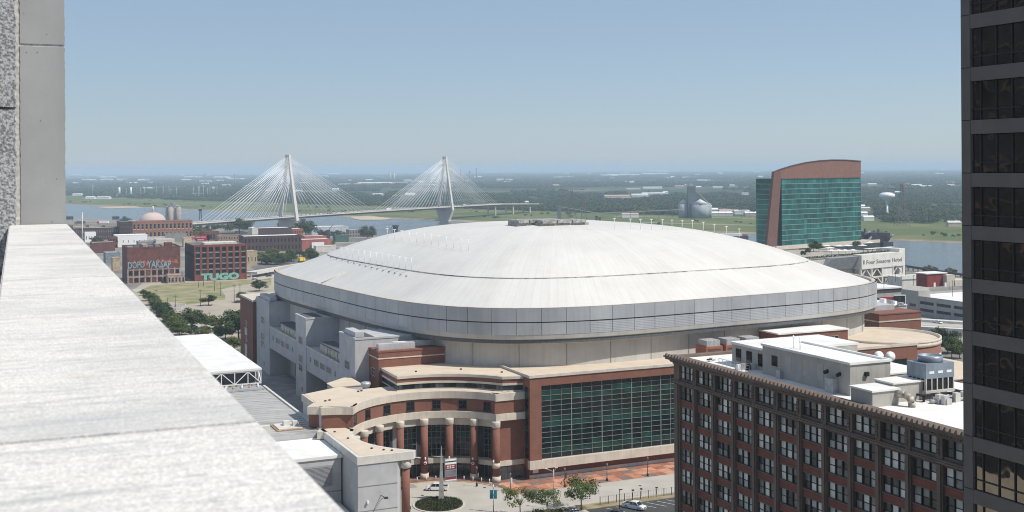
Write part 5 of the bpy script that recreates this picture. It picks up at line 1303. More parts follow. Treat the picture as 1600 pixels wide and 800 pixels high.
# fin: leaning wedge, narrow foot at left
zfin = hz(1213, 268, x0 - 4, fy - 1)
fb0, fb1 = hx(1197, fy - 1.5), hx(1213, fy - 1.5); ft0, ft1 = hx(1210, fy - 1.5), hx(1221.5, fy - 1.5)
MB().add([(fb0, fy - 1.5, zb - 3), (fb1, fy - 1.5, zb - 3), (ft1, fy - 1.5, zfin), (ft0, fy - 1.5, zfin), (fb0, fy + .8, zb - 3), (fb1, fy + .8, zb - 3), (ft1, fy + .8, zfin), (ft0, fy + .8, zfin)],
         [(0, 1, 2, 3), (5, 4, 7, 6), (1, 5, 6, 2), (4, 0, 3, 7), (3, 2, 6, 7), (0, 4, 5, 1)]).build('slanting_fin', FIN, hotel)
# arched crown
prof = []
for px, py in ((1210.5, 268.5), (1222, 264), (1240, 258.5), (1260, 254), (1280, 251.3), (1300, 250), (1322, 250.2), (1345.5, 252)):
    lx = hx(px, fy - .8); prof.append((lx, hz(px, py, lx, fy - .8)))
vs = [(x, fy - .8, z) for x, z in prof] + [(x, fy - .8, zg + .25) for x, z in prof] + [(x, fy + 2.0, z) for x, z in prof] + [(x, fy + 2.0, zg + .25) for x, z in prof]
n = len(prof); fs = []
for i in range(n - 1): fs += [(n + i, n + i + 1, i + 1, i), (2 * n + i, 2 * n + i + 1, 3 * n + i + 1, 3 * n + i), (i, i + 1, 2 * n + i + 1, 2 * n + i), (n + i + 1, n + i, 3 * n + i, 3 * n + i + 1)]
fs += [(0, 2 * n, 3 * n, n), (n - 1, 2 * n - 1, 4 * n - 1, 3 * n - 1)]
MB().add(vs, fs).build('arched_crown', CROWN, hotel)
rimv = MB()
for (xa_, za_), (xb_, zb_) in zip(prof, prof[1:]): rimv.tube((xa_, fy - 1.0, za_ + .2), (xb_, fy - 1.0, zb_ + .2), .45, n=4)
rimv.build('crown_edge', mat('dark_crown_edge', (0.09, 0.045, 0.035), 0.6), hotel)
# podium of the hotel with terrace
pod = thing('hotel_podium', 'beige podium terrace with pale truss-braced sign wall below the hotel', 'podium', ((x0 + x1) / 2, fy - 20, -8), HB)
MB().box(xl - 12, x1 + 12, fy - 9, fy + 30, -12, zb - .1).build('upper_podium', BEIGEWALL, pod); MB().box(xl - 12.5, x1 + 12.5, fy - 9.6, fy - 8.6, zb - 2.0, zb + .5).build('terrace_parapet', CREAM, pod)
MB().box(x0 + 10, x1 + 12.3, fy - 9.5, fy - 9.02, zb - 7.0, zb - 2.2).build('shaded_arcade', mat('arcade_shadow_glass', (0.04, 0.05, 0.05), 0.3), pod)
zt = hz(1290, 403, hx(1290, fy - 75), fy - 75)
xa_, xm, xr = hx(1228, fy - 75), hx(1333, fy - 75), hx(1399, fy - 75)
MB().box(xa_ - 20, xr - .2, fy - 74, fy - 9.6, -10, zt - .3).build('casino_roof_block', BEIGEWALL, pod)
MB().box(xa_ - 20, xr, fy - 74.5, fy - 9.6, zt - .3, zt).build('casino_roof_terrace', mat('terrace_deck', (0.36, 0.33, 0.28), 0.9), pod)
xw = hx(1288, fy - 75)
MB().add([(xw + 3, fy - 80, zt - .2), (xm, fy - 80, zt - .2), (xm, fy - 76, zt - 9), (xw - 4, fy - 76, zt - 9), (xw + 3, fy - 74.2, zt - .2), (xm, fy - 74.2, zt - .2), (xm, fy - 74.2, zt - 9), (xw - 4, fy - 74.2, zt - 9)],
         [(3, 2, 1, 0), (0, 1, 5, 4), (0, 4, 7, 3), (1, 2, 6, 5), (3, 7, 6, 2)]).build('slate_canopy', mat('slate_canopy_metal', (0.26, 0.27, 0.28), 0.6, 0.08, 0.4), pod)
WCON = mat('whitewashed_concrete', (0.66, 0.64, 0.58), 0.8, 0.05, 0.3)
zs1, zs0 = zt + .6, hz(1365, 418, (xm + xr) / 2, fy - 82)
MB().box(xm, xr, fy - 82, fy - 74.2, zs0, zs1).build('sign_wall', WCON, pod)
sg = text_mesh('Four Seasons Hotel', 3.6, 0.12, mat('grey_lettering', (0.18, 0.18, 0.2), 0.5), 0.03)
so = put('sign_lettering', sg, pod, ((xm + xr) / 2 + 1.5, fy - 82.05, (zs0 + zs1) / 2 - .4), (rad(90), 0, 0))
wtx = max(v.co.x for v in sg.vertices) - min(v.co.x for v in sg.vertices); so.scale = ((xr - xm) * .84 / wtx, 1.15, 1)
MB().cbox((xm + 2.6, fy - 82.1, (zs0 + zs1) / 2), (1.6, .15, 2.8)).build('sign_emblem', MATS['grey_lettering'], pod)
nb = 4; bwid = (xr - xm) / nb
for k in range(nb + 1): MB().box(xm + k * bwid - .6, xm + k * bwid + .6, fy - 81.6, fy - 80.2, -8, zs0).build('frame_post', WCON, pod)
zmid = (zs0 - 8) / 2
MB().box(xm, xr, fy - 81.5, fy - 80.3, zmid - .5, zmid + .5).build('frame_beam', WCON, pod)
for k in range(nb):
    if k == 2: MB().box(xm + k * bwid + .6, xm + (k + 1) * bwid - .6, fy - 81.2, fy - 80.4, zmid + .5, zs0).build('infill_wall', WCON, pod); continue
    for z0_, z1_ in ((zmid, zs0), (-7, zmid)):
        xc_ = xm + (k + .5) * bwid
        MB().tube((xm + k * bwid, fy - 80.9, z0_), (xc_, fy - 80.9, z1_), .5, n=4).build('brace', WCON, pod); MB().tube((xm + (k + 1) * bwid, fy - 80.9, z0_), (xc_, fy - 80.9, z1_), .5, n=4).build('brace', WCON, pod)
MB().box(xr - 4, xr + 3, fy - 81, fy - 62, -8, zs1 + 2.5).build('stair_turret', WCON, pod); MB().box(xr - 2, xr + .5, fy - 81.1, fy - 80.9, zs1 - 3, zs1).build('turret_window', GLASS_D, pod)
MB().box(xm, xr, fy - 76, fy - 75.9, -8, zs0).build('shaded_back_wall', BEIGEWALL, pod)
# terrace umbrellas, planters, trees
UMB = MB().add([(0, 0, 3.2)] + [(2.6 * math.cos(k * math.pi / 4), 2.6 * math.sin(k * math.pi / 4), 2.5) for k in range(8)], [(0, 1 + k, 1 + (k + 1) % 8) for k in range(8)]).mesh('canopy', WHITEMETAL)
UPO = MB().tube((0, 0, 0), (0, 0, 3.2), .08).mesh('pole', DARKMETAL)
labs = ['large white parasol on hotel terrace beside dark shrubs', 'white parasol on hotel terrace near the parapet edge']
for k, (px, py, s_) in enumerate(((1296, 396, 1.2), (1310, 394.5, 1.3), (1324, 395, 1.3), (1347, 396, 1.1), (1299, 399.5, .95), (1310, 400, .95), (1320, 400.5, .95), (1332, 401, .95), (1358, 393, 1.0), (1291, 393, .9))):
    ly = fy - 18 - (py - 392) * 5.5; lx = hx(px, ly)
    q = rotz(Vector((lx, ly, zt)), HB); t = thing('parasol', 'white parasol standing on the hotel podium terrace', 'parasol', (q.x, q.y, q.z), 0, 'parasols on the hotel terrace')
    t.scale = (s_ * 1.3, s_ * 1.3, 1.25); put('canopy', UMB, t, q); put('pole', UPO, t, q)
for k, (px, ly, h, lb) in enumerate(((1271, -30, 9, 'dark leafy tree on the podium terrace, tallest of its row'), (1262, -45, 5, 'small round tree on podium terrace beside the tallest'), (1279, -34, 7, 'mid-height tree on the podium terrace behind parasols'), (1336, -26, 5.5, 'bushy tree on podium terrace between parasols'), (1254, -55, 4.5, 'low shrub at the terrace corner by stadium roof'), (1340, -22, 5, 'bushy tree close under the hotel parapet'))):
    lx = hx(px, fy + ly); q = rotz(Vector((lx, fy + ly, zt)), HB); tree(q.x, q.y, q.z, h, lb, k)
hd = MB(); rr = random.Random(8)
for k in range(1500):
    px = rr.uniform(1240, 1395); ly = fy - 72.5 + rr.uniform(-.8, .8); lx = hx(px, ly); z = zt + rr.uniform(.1, 1.5); s_ = rr.uniform(.2, .45); u = rr.uniform(0, 3.1)
    hd.add([(lx - s_ * math.cos(u), ly - s_ * math.sin(u), z - s_), (lx + s_ * math.cos(u), ly + s_ * math.sin(u), z - s_ * .3), (lx, ly, z + s_)], [(0, 1, 2)])
hd.build('terrace_hedge', LEAFS[1], None, HB, label='ragged dark hedge along the podium terrace edge', cat='hedge')
pg = thing('terrace_pergola', 'long low white-topped pergola bar on the podium terrace', 'pergola', (hx(1375, fy - 60), fy - 60, zt), HB)
xp0, xp1 = hx(1352, fy - 62), hx(1394, fy - 62)
MB().box(xp0, xp1, fy - 64, fy - 60, zt + 2.6, zt + 2.85).build('canopy', WHITEMETAL, pg)
for k in range(7):
    for yy in (fy - 63.7, fy - 60.3): MB().box(xp0 + (xp1 - xp0) * k / 6 - .12, xp0 + (xp1 - xp0) * k / 6 + .12, yy - .12, yy + .12, zt, zt + 2.6).build('post', DARKMETAL, pg)
# ------------------------------------------------------------------ old power house by the river
q = gnd(1368, 400, -12); Yp = 1010.0
ph_ = thing('power_house', 'blackened old power house with ducts and stub stacks by the river', 'power station', (at(1370, 390, Yp).x, Yp, -12))
IRON = streaks(mat('blackened_iron', (0.06, 0.062, 0.07), 0.7, 0.3, 0.15), .4)
def pbox(px0, px1, py0, py1, y0, y1, mt, nm):
    a_, b_ = at(px0, py0, y0), at(px1, py1, y0); return MB().box(a_.x, b_.x, y0, y1, b_.z if py1 < 400 else -13, a_.z).build(nm, mt, ph_)
pbox(1360, 1391, 364, 402, Yp, Yp + 30, IRON, 'boiler_house'); pbox(1348, 1362, 372, 402, Yp + 2, Yp + 25, IRON, 'side_bay'); pbox(1380, 1396, 378, 402, Yp - 6, Yp + 20, IRON, 'turbine_bay')
for k, px in enumerate((1352, 1358, 1366, 1373, 1379, 1385)):
    a_ = at(px, 368, Yp + 8); MB().tube((a_.x, Yp + 8, a_.z - 6), (a_.x, Yp + 8, at(px, 357 + (k * 5) % 7, Yp + 8).z), 1.1, n=8).build('stub_stack', IRON, ph_)
for p0, p1 in (((1348, 384), (1362, 370)), ((1378, 388), (1392, 376)), ((1350, 366), (1360, 362)), ((1389, 372), (1396, 366))):
    a_, b_ = at(*p0, Yp - 3), at(*p1, Yp - 3); MB().tube(a_, b_, .9, n=6).build('conveyor_duct', mat('grey_duct', (0.2, 0.2, 0.22), 0.6), ph_)
for k in range(8): a_ = at(1362 + k * 3.6, 374, Yp - .2); MB().box(a_.x - .7, a_.x + .7, Yp - .25, Yp, a_.z - 4, a_.z).build('window', BLUEGLASS, ph_)
# ------------------------------------------------------------------ car park garages and highway east of the stadium
gar = thing('parking_garage', 'long grey parking garage with dark open bays and sunny top deck', 'garage', (500, 480, -5), GR)
GF = 457.0; ga0, ga1 = a_at(1545, GF), a_at(1410, GF)
zt0 = z_at(1412, 459, GF, ga1)
GCON = streaks(mat('garage_concrete', (0.36, 0.345, 0.32), 0.85, 0.06, 0.2), .35)
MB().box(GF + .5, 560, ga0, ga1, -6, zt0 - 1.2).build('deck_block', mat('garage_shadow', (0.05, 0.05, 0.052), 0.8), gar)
MB().box(GF + .5, 560, ga0, ga1, zt0 - 1.2, zt0 - 1.0).build('top_deck', WHITEROOF, gar)
for z0_, z1_ in ((zt0 - 2.6, zt0), (zt0 - 6.4, zt0 - 4.2), (zt0 - 10.2, zt0 - 8.0), (-6, zt0 - 11.2)): MB().box(GF, GF + .5, ga0, ga1, z0_, z1_).build('parapet_band', GCON, gar)
for k in range(6): a_ = ga0 + (ga1 - ga0) * k / 5; MB().box(GF + .02, GF + .52, max(ga0, a_ - 1), min(ga1, a_ + 1), -6, zt0 - .1).build('bay_pier', GCON, gar)
ag = a_at(1436, GF); MB().box(GF - .3, GF + 8, ag, ga1 + .4, -6, zt0 + 2.6).build('stair_block', GCON, gar)
MB().box(GF + .6, 560, ga1 - .5, ga1, zt0 - 1, zt0 + .2).build('parapet_band', GCON, gar)
for z in (zt0 - 5.2, zt0 - 9.3): MB().box(GF - .36, GF - .3, ag + 2, ga1 - 6, z - .7, z + .7).build('maroon_strip', mat('maroon_strip_paint', (0.13, 0.045, 0.045), 0.7), gar)
rbx = thing('stair_tower', 'deep red rooftop stair tower with cream wing on garage deck', 'stair tower', (515, 475, zt0 - 1), GR)
pR = at(1448, 447, 720.0); 
def gbox(px0, px1, y, dep, z0, z1, mt, nm, par):
    b0 = to_ba(at(px0, 440, y).x, y); a_ = b0.y; return MB().box(b0.x, b_at(px1, a_, 440), a_, a_ + dep, z0, z1).build(nm, mt, par)
zr0 = zt0 - 1.0; zr1 = at(1460, 428.5, 690).z
gbox(1449, 1479, 690, 9, zr0, zr1, mat('deep_red_panels', (0.22, 0.035, 0.028), 0.7, 0.08, 0.5), 'red_shaft', rbx)
gbox(1479.3, 1492, 692, 9, zr0, at(1480, 430, 692).z, CREAM, 'cream_wing', rbx); gbox(1492.2, 1515, 694, 9, zr0, at(1495, 438, 694).z, CREAM, 'cream_low_wing', rbx); gbox(1447.5, 1480.5, 689, 11, zr1, zr1 + .5, WHITEROOF, 'shaft_roof', rbx)
for px in (1459, 1476): gbox(px, px + 3, 689.7, .25, zr0, zr0 + 2.6, PAINT, 'door', rbx)
g2 = thing('annex_garage', 'lower white-decked garage annex behind the grey stadium rim', 'garage', (430, 530, -5), GR)
za2 = at(1380, 452, 660).z
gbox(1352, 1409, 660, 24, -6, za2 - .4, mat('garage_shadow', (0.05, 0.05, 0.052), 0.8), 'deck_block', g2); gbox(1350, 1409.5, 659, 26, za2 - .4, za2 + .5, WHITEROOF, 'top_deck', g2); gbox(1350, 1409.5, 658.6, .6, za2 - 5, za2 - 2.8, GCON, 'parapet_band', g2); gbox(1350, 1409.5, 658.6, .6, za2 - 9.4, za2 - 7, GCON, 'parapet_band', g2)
far2 = thing('river_garage', 'pale flat deck garage between sign wall and river', 'garage', (440, 640, -8), GR)
zf2 = at(1430, 433, 790).z
gbox(1410, 1452, 790, 14, -12, zf2, LCONC, 'deck_block', far2); gbox(1409, 1453, 789, .8, zf2 - 1.5, zf2 + .9, WCON, 'parapet_band', far2)
for k in range(9):
    px = (1381, 1427, 1432, 1488, 1366, 1455, 1483, 1399, 1415)[k]; yy = (650, 700, 720, 640, 640, 780, 660, 760, 800)[k]; tp = (432, 432, 432, 438, 444, 418, 440, 415, 420)[k]
    a_ = at(px, tp, yy); z0_ = (za2 + .4, zt0 - 1, zt0 - 1, zt0 - 1, za2 + .4, zf2, zt0 - 1, zf2, zf2)[k]
    t = thing('deck_light', 'slim light pole on the car park decks east of stadium', 'light pole', (a_.x, yy, z0_), 0, 'light poles on the car park decks'); MB().tube((a_.x, yy, z0_ - .2), (a_.x, yy, max(a_.z, z0_ + 6)), .12, n=6).build('pole', DARKMETAL, t); MB().cbox((a_.x + .3, yy, max(a_.z, z0_ + 6)), (1.2, .5, .2)).build('lamp_head', STEEL, t)
# message boards on the stadium service roof
for k, (px0, px1, py0, py1, lb) in enumerate(((1376, 1395, 464, 475, 'red blank roof board beside grey garage'), (1397, 1414, 462, 478, 'steel-framed roof board with black and red panels'))):
    Yb = 520 + k * 4; a_, b_ = at(px0, py1, Yb), at(px1, py0, Yb); t = thing('roof_board', lb, 'sign', (a_.x, Yb, 0))
    MB().box(a_.x, b_.x, Yb, Yb + .5, a_.z, b_.z).build('panel', RED if k == 0 else BLACK, t)
    if k: MB().box(a_.x + 1.5, b_.x - 1, Yb - .06, Yb, a_.z + .3, a_.z + 1.8).build('red_strip', RED, t); MB().box(a_.x, b_.x, Yb - .1, Yb + .6, b_.z, b_.z + .35).build('frame_top', WHITEMETAL, t); MB().box(b_.x, b_.x + .35, Yb - .1, Yb + .6, a_.z - 2, b_.z + .35).build('frame_post', WHITEMETAL, t)
    for x in (a_.x + .5, b_.x - .5): MB().box(x - .2, x + .2, Yb + .5, Yb + .9, 0, a_.z + 1).build('post', STEEL, t)
yd = thing('service_building', 'grey flat-roofed service building with clutter behind brick block', 'building', (330, 400, 0), GR)
a_ = at(1365, 481, 500); gbox(1350, 1417, 500, 30, 0, a_.z, CONC, 'wall', yd); gbox(1350, 1417.4, 499.5, 31, a_.z, a_.z + .4, WHITEROOF, 'roof', yd)
for k in range(7): gbox(1376 + k * 5.5, 1379.5 + k * 5.5, 504 + (k % 3) * 6, 3, a_.z + .4, a_.z + 1.6 + (k % 2), (STEEL, WHITEMETAL, DARKMETAL)[k % 3], 'roof_unit', yd)
# highway strips
def strip_px(name, pts, mt, z, th=1.0, **kw):
    P = [gnd(px, py, z) for px, py in pts]; return MB().prism([(p.x, p.y) for p in P], z - th, z).build(name, mt, **kw)
strip_px('highway', [(1425, 500), (1560, 508), (1560, 516), (1425, 507)], STREET, 1.0, kind='structure')
hb1 = strip_px('highway_barrier', [(1425, 496.5), (1560, 504.5), (1560, 506.5), (1425, 498.5)], LCONC, 2.2, 2.0, label='long pale concrete highway barrier in front of the garage', cat='barrier')
hb2 = strip_px('highway_barrier', [(1425, 507.5), (1560, 516), (1560, 518), (1425, 509.5)], LCONC, 1.6, 1.6, label='long pale concrete highway barrier below the white car', cat='barrier')
p = gnd(1466, 505, 1.0); vehicle('white hatchback driving on the highway past the garage', 'car', (p.x, p.y, 1.0), rad(-66), CARWHITE, 'car', name='moving_car')
for k, (px, py) in enumerate(((1497, 524), (1500, 553), (1492, 552))):
    p = gnd(px, py); vehicle(('dark car parked beyond the trees below the highway', 'black car beside the green bush near the drum', 'dark blue car parked next to black car')[k], 'car', (p.x, p.y, .01), rad(20 + k * 30), mat(('dark_grey_car_paint', 'black_car_paint', 'navy_car_paint')[k], ((.05, .055, .06), (.02, .02, .02), (.02, .03, .06))[k], .3, .05, 1.0, coat=.5), 'car')
for k, (px, py, tp, lb) in enumerate(((1468, 549, 511, 'dark dense tree under the highway beside pointed one'), (1481, 552, 515, 'dark tree under the highway with pointed crown'), (1487, 562, 524, 'bright green bushy tree beside the tan drum terrace'), (1499, 560, 532, 'low green tree next to the black car'))): tree_px(px, py, tp, lb, (1, 5, 0, 2)[k])
for k, (px, py, tp) in enumerate(((1446, 428, 416), (1452, 427, 414), (1460, 428, 417), (1483, 428, 418), (1491, 428, 420))): 
    tree_px(px, py, tp, 'green riverbank bush behind the red stair tower', k, 1.3, 'bushes along the near river bank')
tm = thing('river_trestle', 'dark low rail trestle running along the near river bank', 'trestle', (gnd(1440, 424).x, gnd(1440, 424).y, -12))
P0, P1 = gnd(1404, 414, -9), gnd(1510, 430, -9)
MB().tube(P0, P1, 1.3, n=4).build('deck', IRON, tm)
for k in range(14): p = P0.lerp(P1, k / 13); MB().tube((p.x, p.y, -14), (p.x, p.y, -9), .5, n=5).build('bent', IRON, tm)
# ================================================================== THE OLD RIVERFRONT QUARTER (left)
WSM = {}
def wmesh(w, h, glass, frame, mx=1, my=2, sill=0.0):
    k = (round(w, 1), round(h, 1), glass.name, frame.name, mx, my, sill)
    if k not in WSM: WSM[k] = win_mesh(w, h, 0.18, [frame, glass], mx, my, min(.14, w * .12), sill)
    return WSM[k]
def house(name, label, pxl, pxr, py_base, py_top, depth, wall, roof, rows=0, bays=0, glass=None, frame=None, cat='building', side=0, wfrac=.55, hfrac=.55, coping=None, zbase=None, side_wall=None, band=0.0, parapet=.7, sill=0.0, group=None):
    q = gnd(pxl, py_base) if zbase is None else gnd(pxl, py_base, zbase)
    ba = to_ba(q.x, q.y); b0, a0 = ba; b1 = b_at(pxr, a0, py_base); zt = z_at(pxl, py_top, b0, a0); z0 = min(q.z, tz(*to_xy(b1, a0 + depth))) - 1
    t = thing(name, label, cat, ((b0 + b1) / 2, a0 + depth / 2, z0), GR, group)
    w_ = MB(); w_.mat(0).box(b0, b1, a0, a0 + depth, z0, zt)
    wo = w_.build('wall', wall, t)
    cp = MB()
    if parapet:
        for x0, x1, y0, y1 in ((b0 - .1, b1 + .1, a0 - .1, a0 + .4), (b0 - .1, b1 + .1, a0 + depth - .4, a0 + depth + .1), (b0 - .1, b0 + .4, a0 + .4, a0 + depth - .4), (b1 - .4, b1 + .1, a0 + .4, a0 + depth - .4)):
            MB().box(x0, x1, y0, y1, zt, zt + parapet).build('parapet', coping or wall, t)
    MB().box(b0 + .4, b1 - .4, a0 + .4, a0 + depth - .4, zt, zt + .12).build('roof', roof, t)
    H = zt - q.z; glass = glass or GLASS_D; frame = frame or DARKMETAL
    if rows:
        fhh = H / (rows + band); bw_ = (b1 - b0) / bays
        for r_ in range(rows):
            for c in range(bays):
                put('window', wmesh(bw_ * wfrac, fhh * hfrac, glass, frame, sill=sill), wo, (b0 + (c + .5) * bw_, a0, zt - (r_ + .5) * fhh - .2))
        if side:
            sw = depth / side
            for r_ in range(rows):
                for c in range(side): put('window', wmesh(sw * wfrac * .8, fhh * hfrac, glass, frame), wo, (b0, a0 + (c + .5) * sw, zt - (r_ + .5) * fhh - .2), WROT)
    return t, b0, b1, a0, q.z, zt
# A: burnt-out warehouse with big graffiti name
tA, b0, b1, a0, zg_, zt_ = house('derelict_warehouse', 'derelict dark brick warehouse with big blue and orange graffiti name', 199, 282, 443.5, 389, 34, OLDBRICK, DARKROOF, parapet=1.0)
HA = zt_ - zg_; SOOT = streaks(mat('pinkish_ruined_frame', (0.34, 0.26, 0.23), .9, .2, .6), .6)
nb_ = 9; bw_ = (b1 - b0) / nb_
for c in range(nb_):
    for r_ in range(2):
        MB().box(b0 + c * bw_ + .9, b0 + (c + 1) * bw_ - .9, a0 - .12, a0 + .01, zg_ + .8 + r_ * HA * .205, zg_ + HA * .15 + r_ * HA * .205).build('empty_opening', mat('dark_void_fill', (0.012, 0.011, 0.011), .9) if (c + r_) % 4 else mat('boarded_opening', (.13, .07, .06), .9), tA)  # near-black boxes: the dark inside of empty openings is put into their colour
for c in range(nb_ + 1): MB().box(b0 + c * bw_ - .45 + (.45 if c == 0 else 0) - (.45 if c == nb_ else 0), b0 + c * bw_ + .45 + (.45 if c == 0 else 0) - (.45 if c == nb_ else 0), a0 - .3, a0 - .01, zg_ - .5, zg_ + HA * .42).build('pilaster', SOOT, tA)
for r_ in range(3): MB().box(b0, b1, a0 - .22, a0 - .005, zg_ + (0.0, .165, .375)[r_] * HA, zg_ + (.02, .21, .40)[r_] * HA).build('floor_beam', SOOT, tA)
def graffiti(txt, bc, a_, zc, width, height, mats, par, tilt=0.0):
    for k, (mt, off, bold, dx, dz) in enumerate(mats):
        me = text_mesh(txt, 1.0, 0.01, mt, bold); xs = [v.co.x for v in me.vertices]; ys = [v.co.y for v in me.vertices]
        o = put('graffiti_lettering', me, par, (bc + dx, a_ - off, zc + dz), (rad(90), tilt, 0)); o.scale = (width / (max(xs) - min(xs)), height / (max(ys) - min(ys)), 1)
GRB = mat('pale_blue_spray', (0.22, 0.30, 0.35), .7, .15, .8); GRO = mat('orange_spray', (0.42, 0.12, 0.035), .7, .15, .8); GRK = mat('black_spray', (0.012, 0.012, 0.014), .7); GRT = mat('mint_spray', (0.20, 0.42, 0.34), .7, .1, .8)
zG = zg_ + HA * .52; LA = b1 - b0
graffiti('DOPO', b0 + LA * .17, a0, zG, LA * .31, HA * .2, ((GRK, .03, .05, .3, -.3), (GRB, .06, .03, 0, 0)), tA, rad(-2))
graffiti('YAKSAP', b0 + LA * .60, a0, zG, LA * .46, HA * .21, ((GRK, .03, .05, .3, -.3), (GRB, .06, .03, 0, 0)), tA, rad(2))
rr = random.Random(2)
for k in range(16):
    u = (k / 15.0); bb = b0 + LA * (.02 + .9 * u); s_ = rr.uniform(.5, 1.3)
    if abs(u - .4) < .12 or u > .86 or rr.random() < .55:
        pts = [(bb + s_ * math.cos(j * .785) * rr.uniform(.7, 1.5), zG + HA * rr.uniform(.02, .11) + s_ * 1.6 * math.sin(j * .785) * rr.uniform(.7, 1.3)) for j in range(8)]
        MB().add([(x, a0 - .025, z) for x, z in pts] + [(x, a0 - .002, z) for x, z in pts], [tuple(range(8))] + [(j, 8 + j, 8 + (j + 1) % 8, (j + 1) % 8) for j in range(8)]).build('graffiti_flame', GRO, tA)
MB().box(b0 + LA * .72, b0 + LA * .86, a0 + 3, a0 + 9, zt_, zt_ + 3.5).build('brick_head_house', OLDBRICK, tA)
for k in range(7): MB().box(b0 + LA * (.05 + .13 * k), b0 + LA * (.05 + .13 * k) + rr.uniform(1.5, 4), a0 + rr.uniform(4, 20), a0 + 24, zt_, zt_ + rr.uniform(.8, 2.4)).build('roof_debris', rr.choice((DARKROOF, DCONC, SOOT)), tA)
# B: five-storey red brick loft with mint graffiti
tB, b0, b1, a0, zg_, zt_ = house('brick_loft', 'tall red brick loft with grid of dark windows and mint graffiti', 304, 385.5, 439.5, 384.5, 45, DARKBRICK, DARKROOF, parapet=0)
HBt = zt_ - zg_; RB = streaks(brick_mat('loft_brick', (0.26, 0.075, 0.06), (0.19, 0.06, 0.05), (.8, .75, .7)), .5)
nb_ = 8; bw_ = (b1 - b0) / nb_; fh_ = HBt * .80 / 5
for c in range(nb_ + 1): MB().box(max(b0, b0 + c * bw_ - .75), min(b1, b0 + c * bw_ + .75), a0 - .5, a0 - .003, zg_ - 1, zt_ + .8).build('brick_pier', RB, tB)
MB().box(b0, b1, a0 - .4, a0 - .004, zt_ - .9, zt_ + .75).build('brick_parapet', RB, tB)
MB().box(b0, b1, a0 - .3, a0 - .004, zg_ - 1, zg_ + HBt * .18).build('brick_base', RB, tB)
for r_ in range(5):
    MB().box(b0, b1, a0 - .28, a0 - .003, zt_ - .9 - (r_ + 1) * fh_ - .4, zt_ - .9 - (r_ + 1) * fh_ + .4).build('spandrel', DCONC if r_ < 4 else RB, tB)
    if r_ == 4: break
for r_ in range(5):
    for c in range(nb_):
        put('window', wmesh(bw_ - 1.7, fh_ - 1.4, GLASS_D if (c * 3 + r_) % 7 else BLUEGLASS, DARKMETAL, 2, 3), tB, (b0 + (c + .5) * bw_, a0, zt_ - .9 - (r_ + .5) * fh_))
graffiti('TUGO', b0 + (b1 - b0) * .49, a0 - .5, zg_ + HBt * .10, (b1 - b0) * .74, HBt * .21, ((GRK, .03, .09, .25, -.25), (GRT, .06, .07, 0, 0)), tB)
MB().box(b0 + 8, b1 - 6, a0 + 5, a0 + 20, zt_, zt_ + 1.8).build('pale_roof_house', LCONC, tB)
for c in range(9): put('window', wmesh(2.0, 2.6, GLASS_D, DARKBRICK), tB, (b0, a0 + 3 + c * 4.6, zg_ + HBt * .72), WROT)
# low ruin between the two
house('ruined_shed', 'low roofless brick ruin with pinkish posts between the two warehouses', 262, 289, 443, 431, 10, SOOT, DIRT, 1, 5, mat('dark_void_fill', (0.012, 0.011, 0.011), .9), SOOT)
# others, back to front: label, px left, px right, base y, top y, depth
H_ = house
H_('long_warehouse', 'very long low dark brick warehouse with white roof and small windows', 114, 192.5, 376, 357.5, 20, DARKBRICK, WHITEROOF, 2, 22, DCONC, DARKBRICK, wfrac=.4, hfrac=.5, side=0)
H_('brick_mill', 'dark four-storey brick end house beside the orange mill', 188, 206.5, 375, 348, 40, DARKBRICK, DARKROOF, 4, 6, GLASS_D, DARKBRICK, wfrac=.4)
H_('orange_mill', 'orange brick mill with cream-arched windows below the pink dome', 207, 301, 374, 347.5, 30, PALEBRICK, DARKROOF, 2, 15, GLASS_D, CREAM, wfrac=.62, hfrac=.62, sill=.6)
H_('white_hut', 'small white house with dark door by the long warehouse', 133, 150, 378.5, 364, 12, WHITEMETAL, WHITEROOF, 1, 4, GLASS_D, WHITEMETAL, wfrac=.3, hfrac=.4)
H_('white_shed', 'long white-walled shed with rust stripe beside the dark warehouse', 180, 230.5, 386, 368.5, 18, WHITEMETAL, WHITEROOF, 1, 6, GLASS_D, WHITEMETAL, wfrac=.15, hfrac=.2)
H_('brick_store', 'small dark brick store in front of the white shed', 171, 184, 388, 371.5, 14, OLDBRICK, DARKROOF, 2, 3)
H_('flat_store', 'flat white-roofed brick store with blue tank at its side', 143, 180, 396, 380, 16, OLDBRICK, WHITEROOF)
H_('grey_depot', 'grey blue flat depot half hidden by dark warehouse', 165, 188, 412, 396, 20, mat('blue_grey_wall', (.2, .23, .25), .8), GREYROOF)
H_('tan_hut', 'small tan block hut beside the graffiti warehouse', 176, 187.5, 424, 404, 10, mat('tan_block', (.42, .33, .22), .9), TANROOF)
H_('pale_row', 'pale weathered parapet building behind the graffiti warehouse', 216, 244, 392, 378.5, 16, DCONC, GREYROOF)
H_('cream_row', 'cream peeling-paint building behind the graffiti warehouse roof', 244, 273, 392, 376, 16, CREAM, WHITEROOF, parapet=1.2)
H_('market_stalls', 'low shop with red awnings beside the orange mill', 231, 258, 380, 371.5, 12, mat('awning_wall', (.5, .5, .48), .8), RED, 1, 6, RED, WHITEMETAL, wfrac=.5, hfrac=.3)
H_('tan_gable_house', 'tan stuccoed house beside the red billboard', 287, 299.5, 386, 373, 10, mat('tan_stucco', (.52, .40, .28), .9), TANROOF)
H_('grey_gable_shed', 'long dark roofed shed behind the red billboard', 258, 292, 377, 366, 20, DCONC, DARKROOF)
H_('maroon_church', 'dark maroon pitched church-like hall behind billboard', 318, 342, 376, 363, 18, OLDBRICK, mat('maroon_roof', (.10, .05, .045), .8), 1, 5)
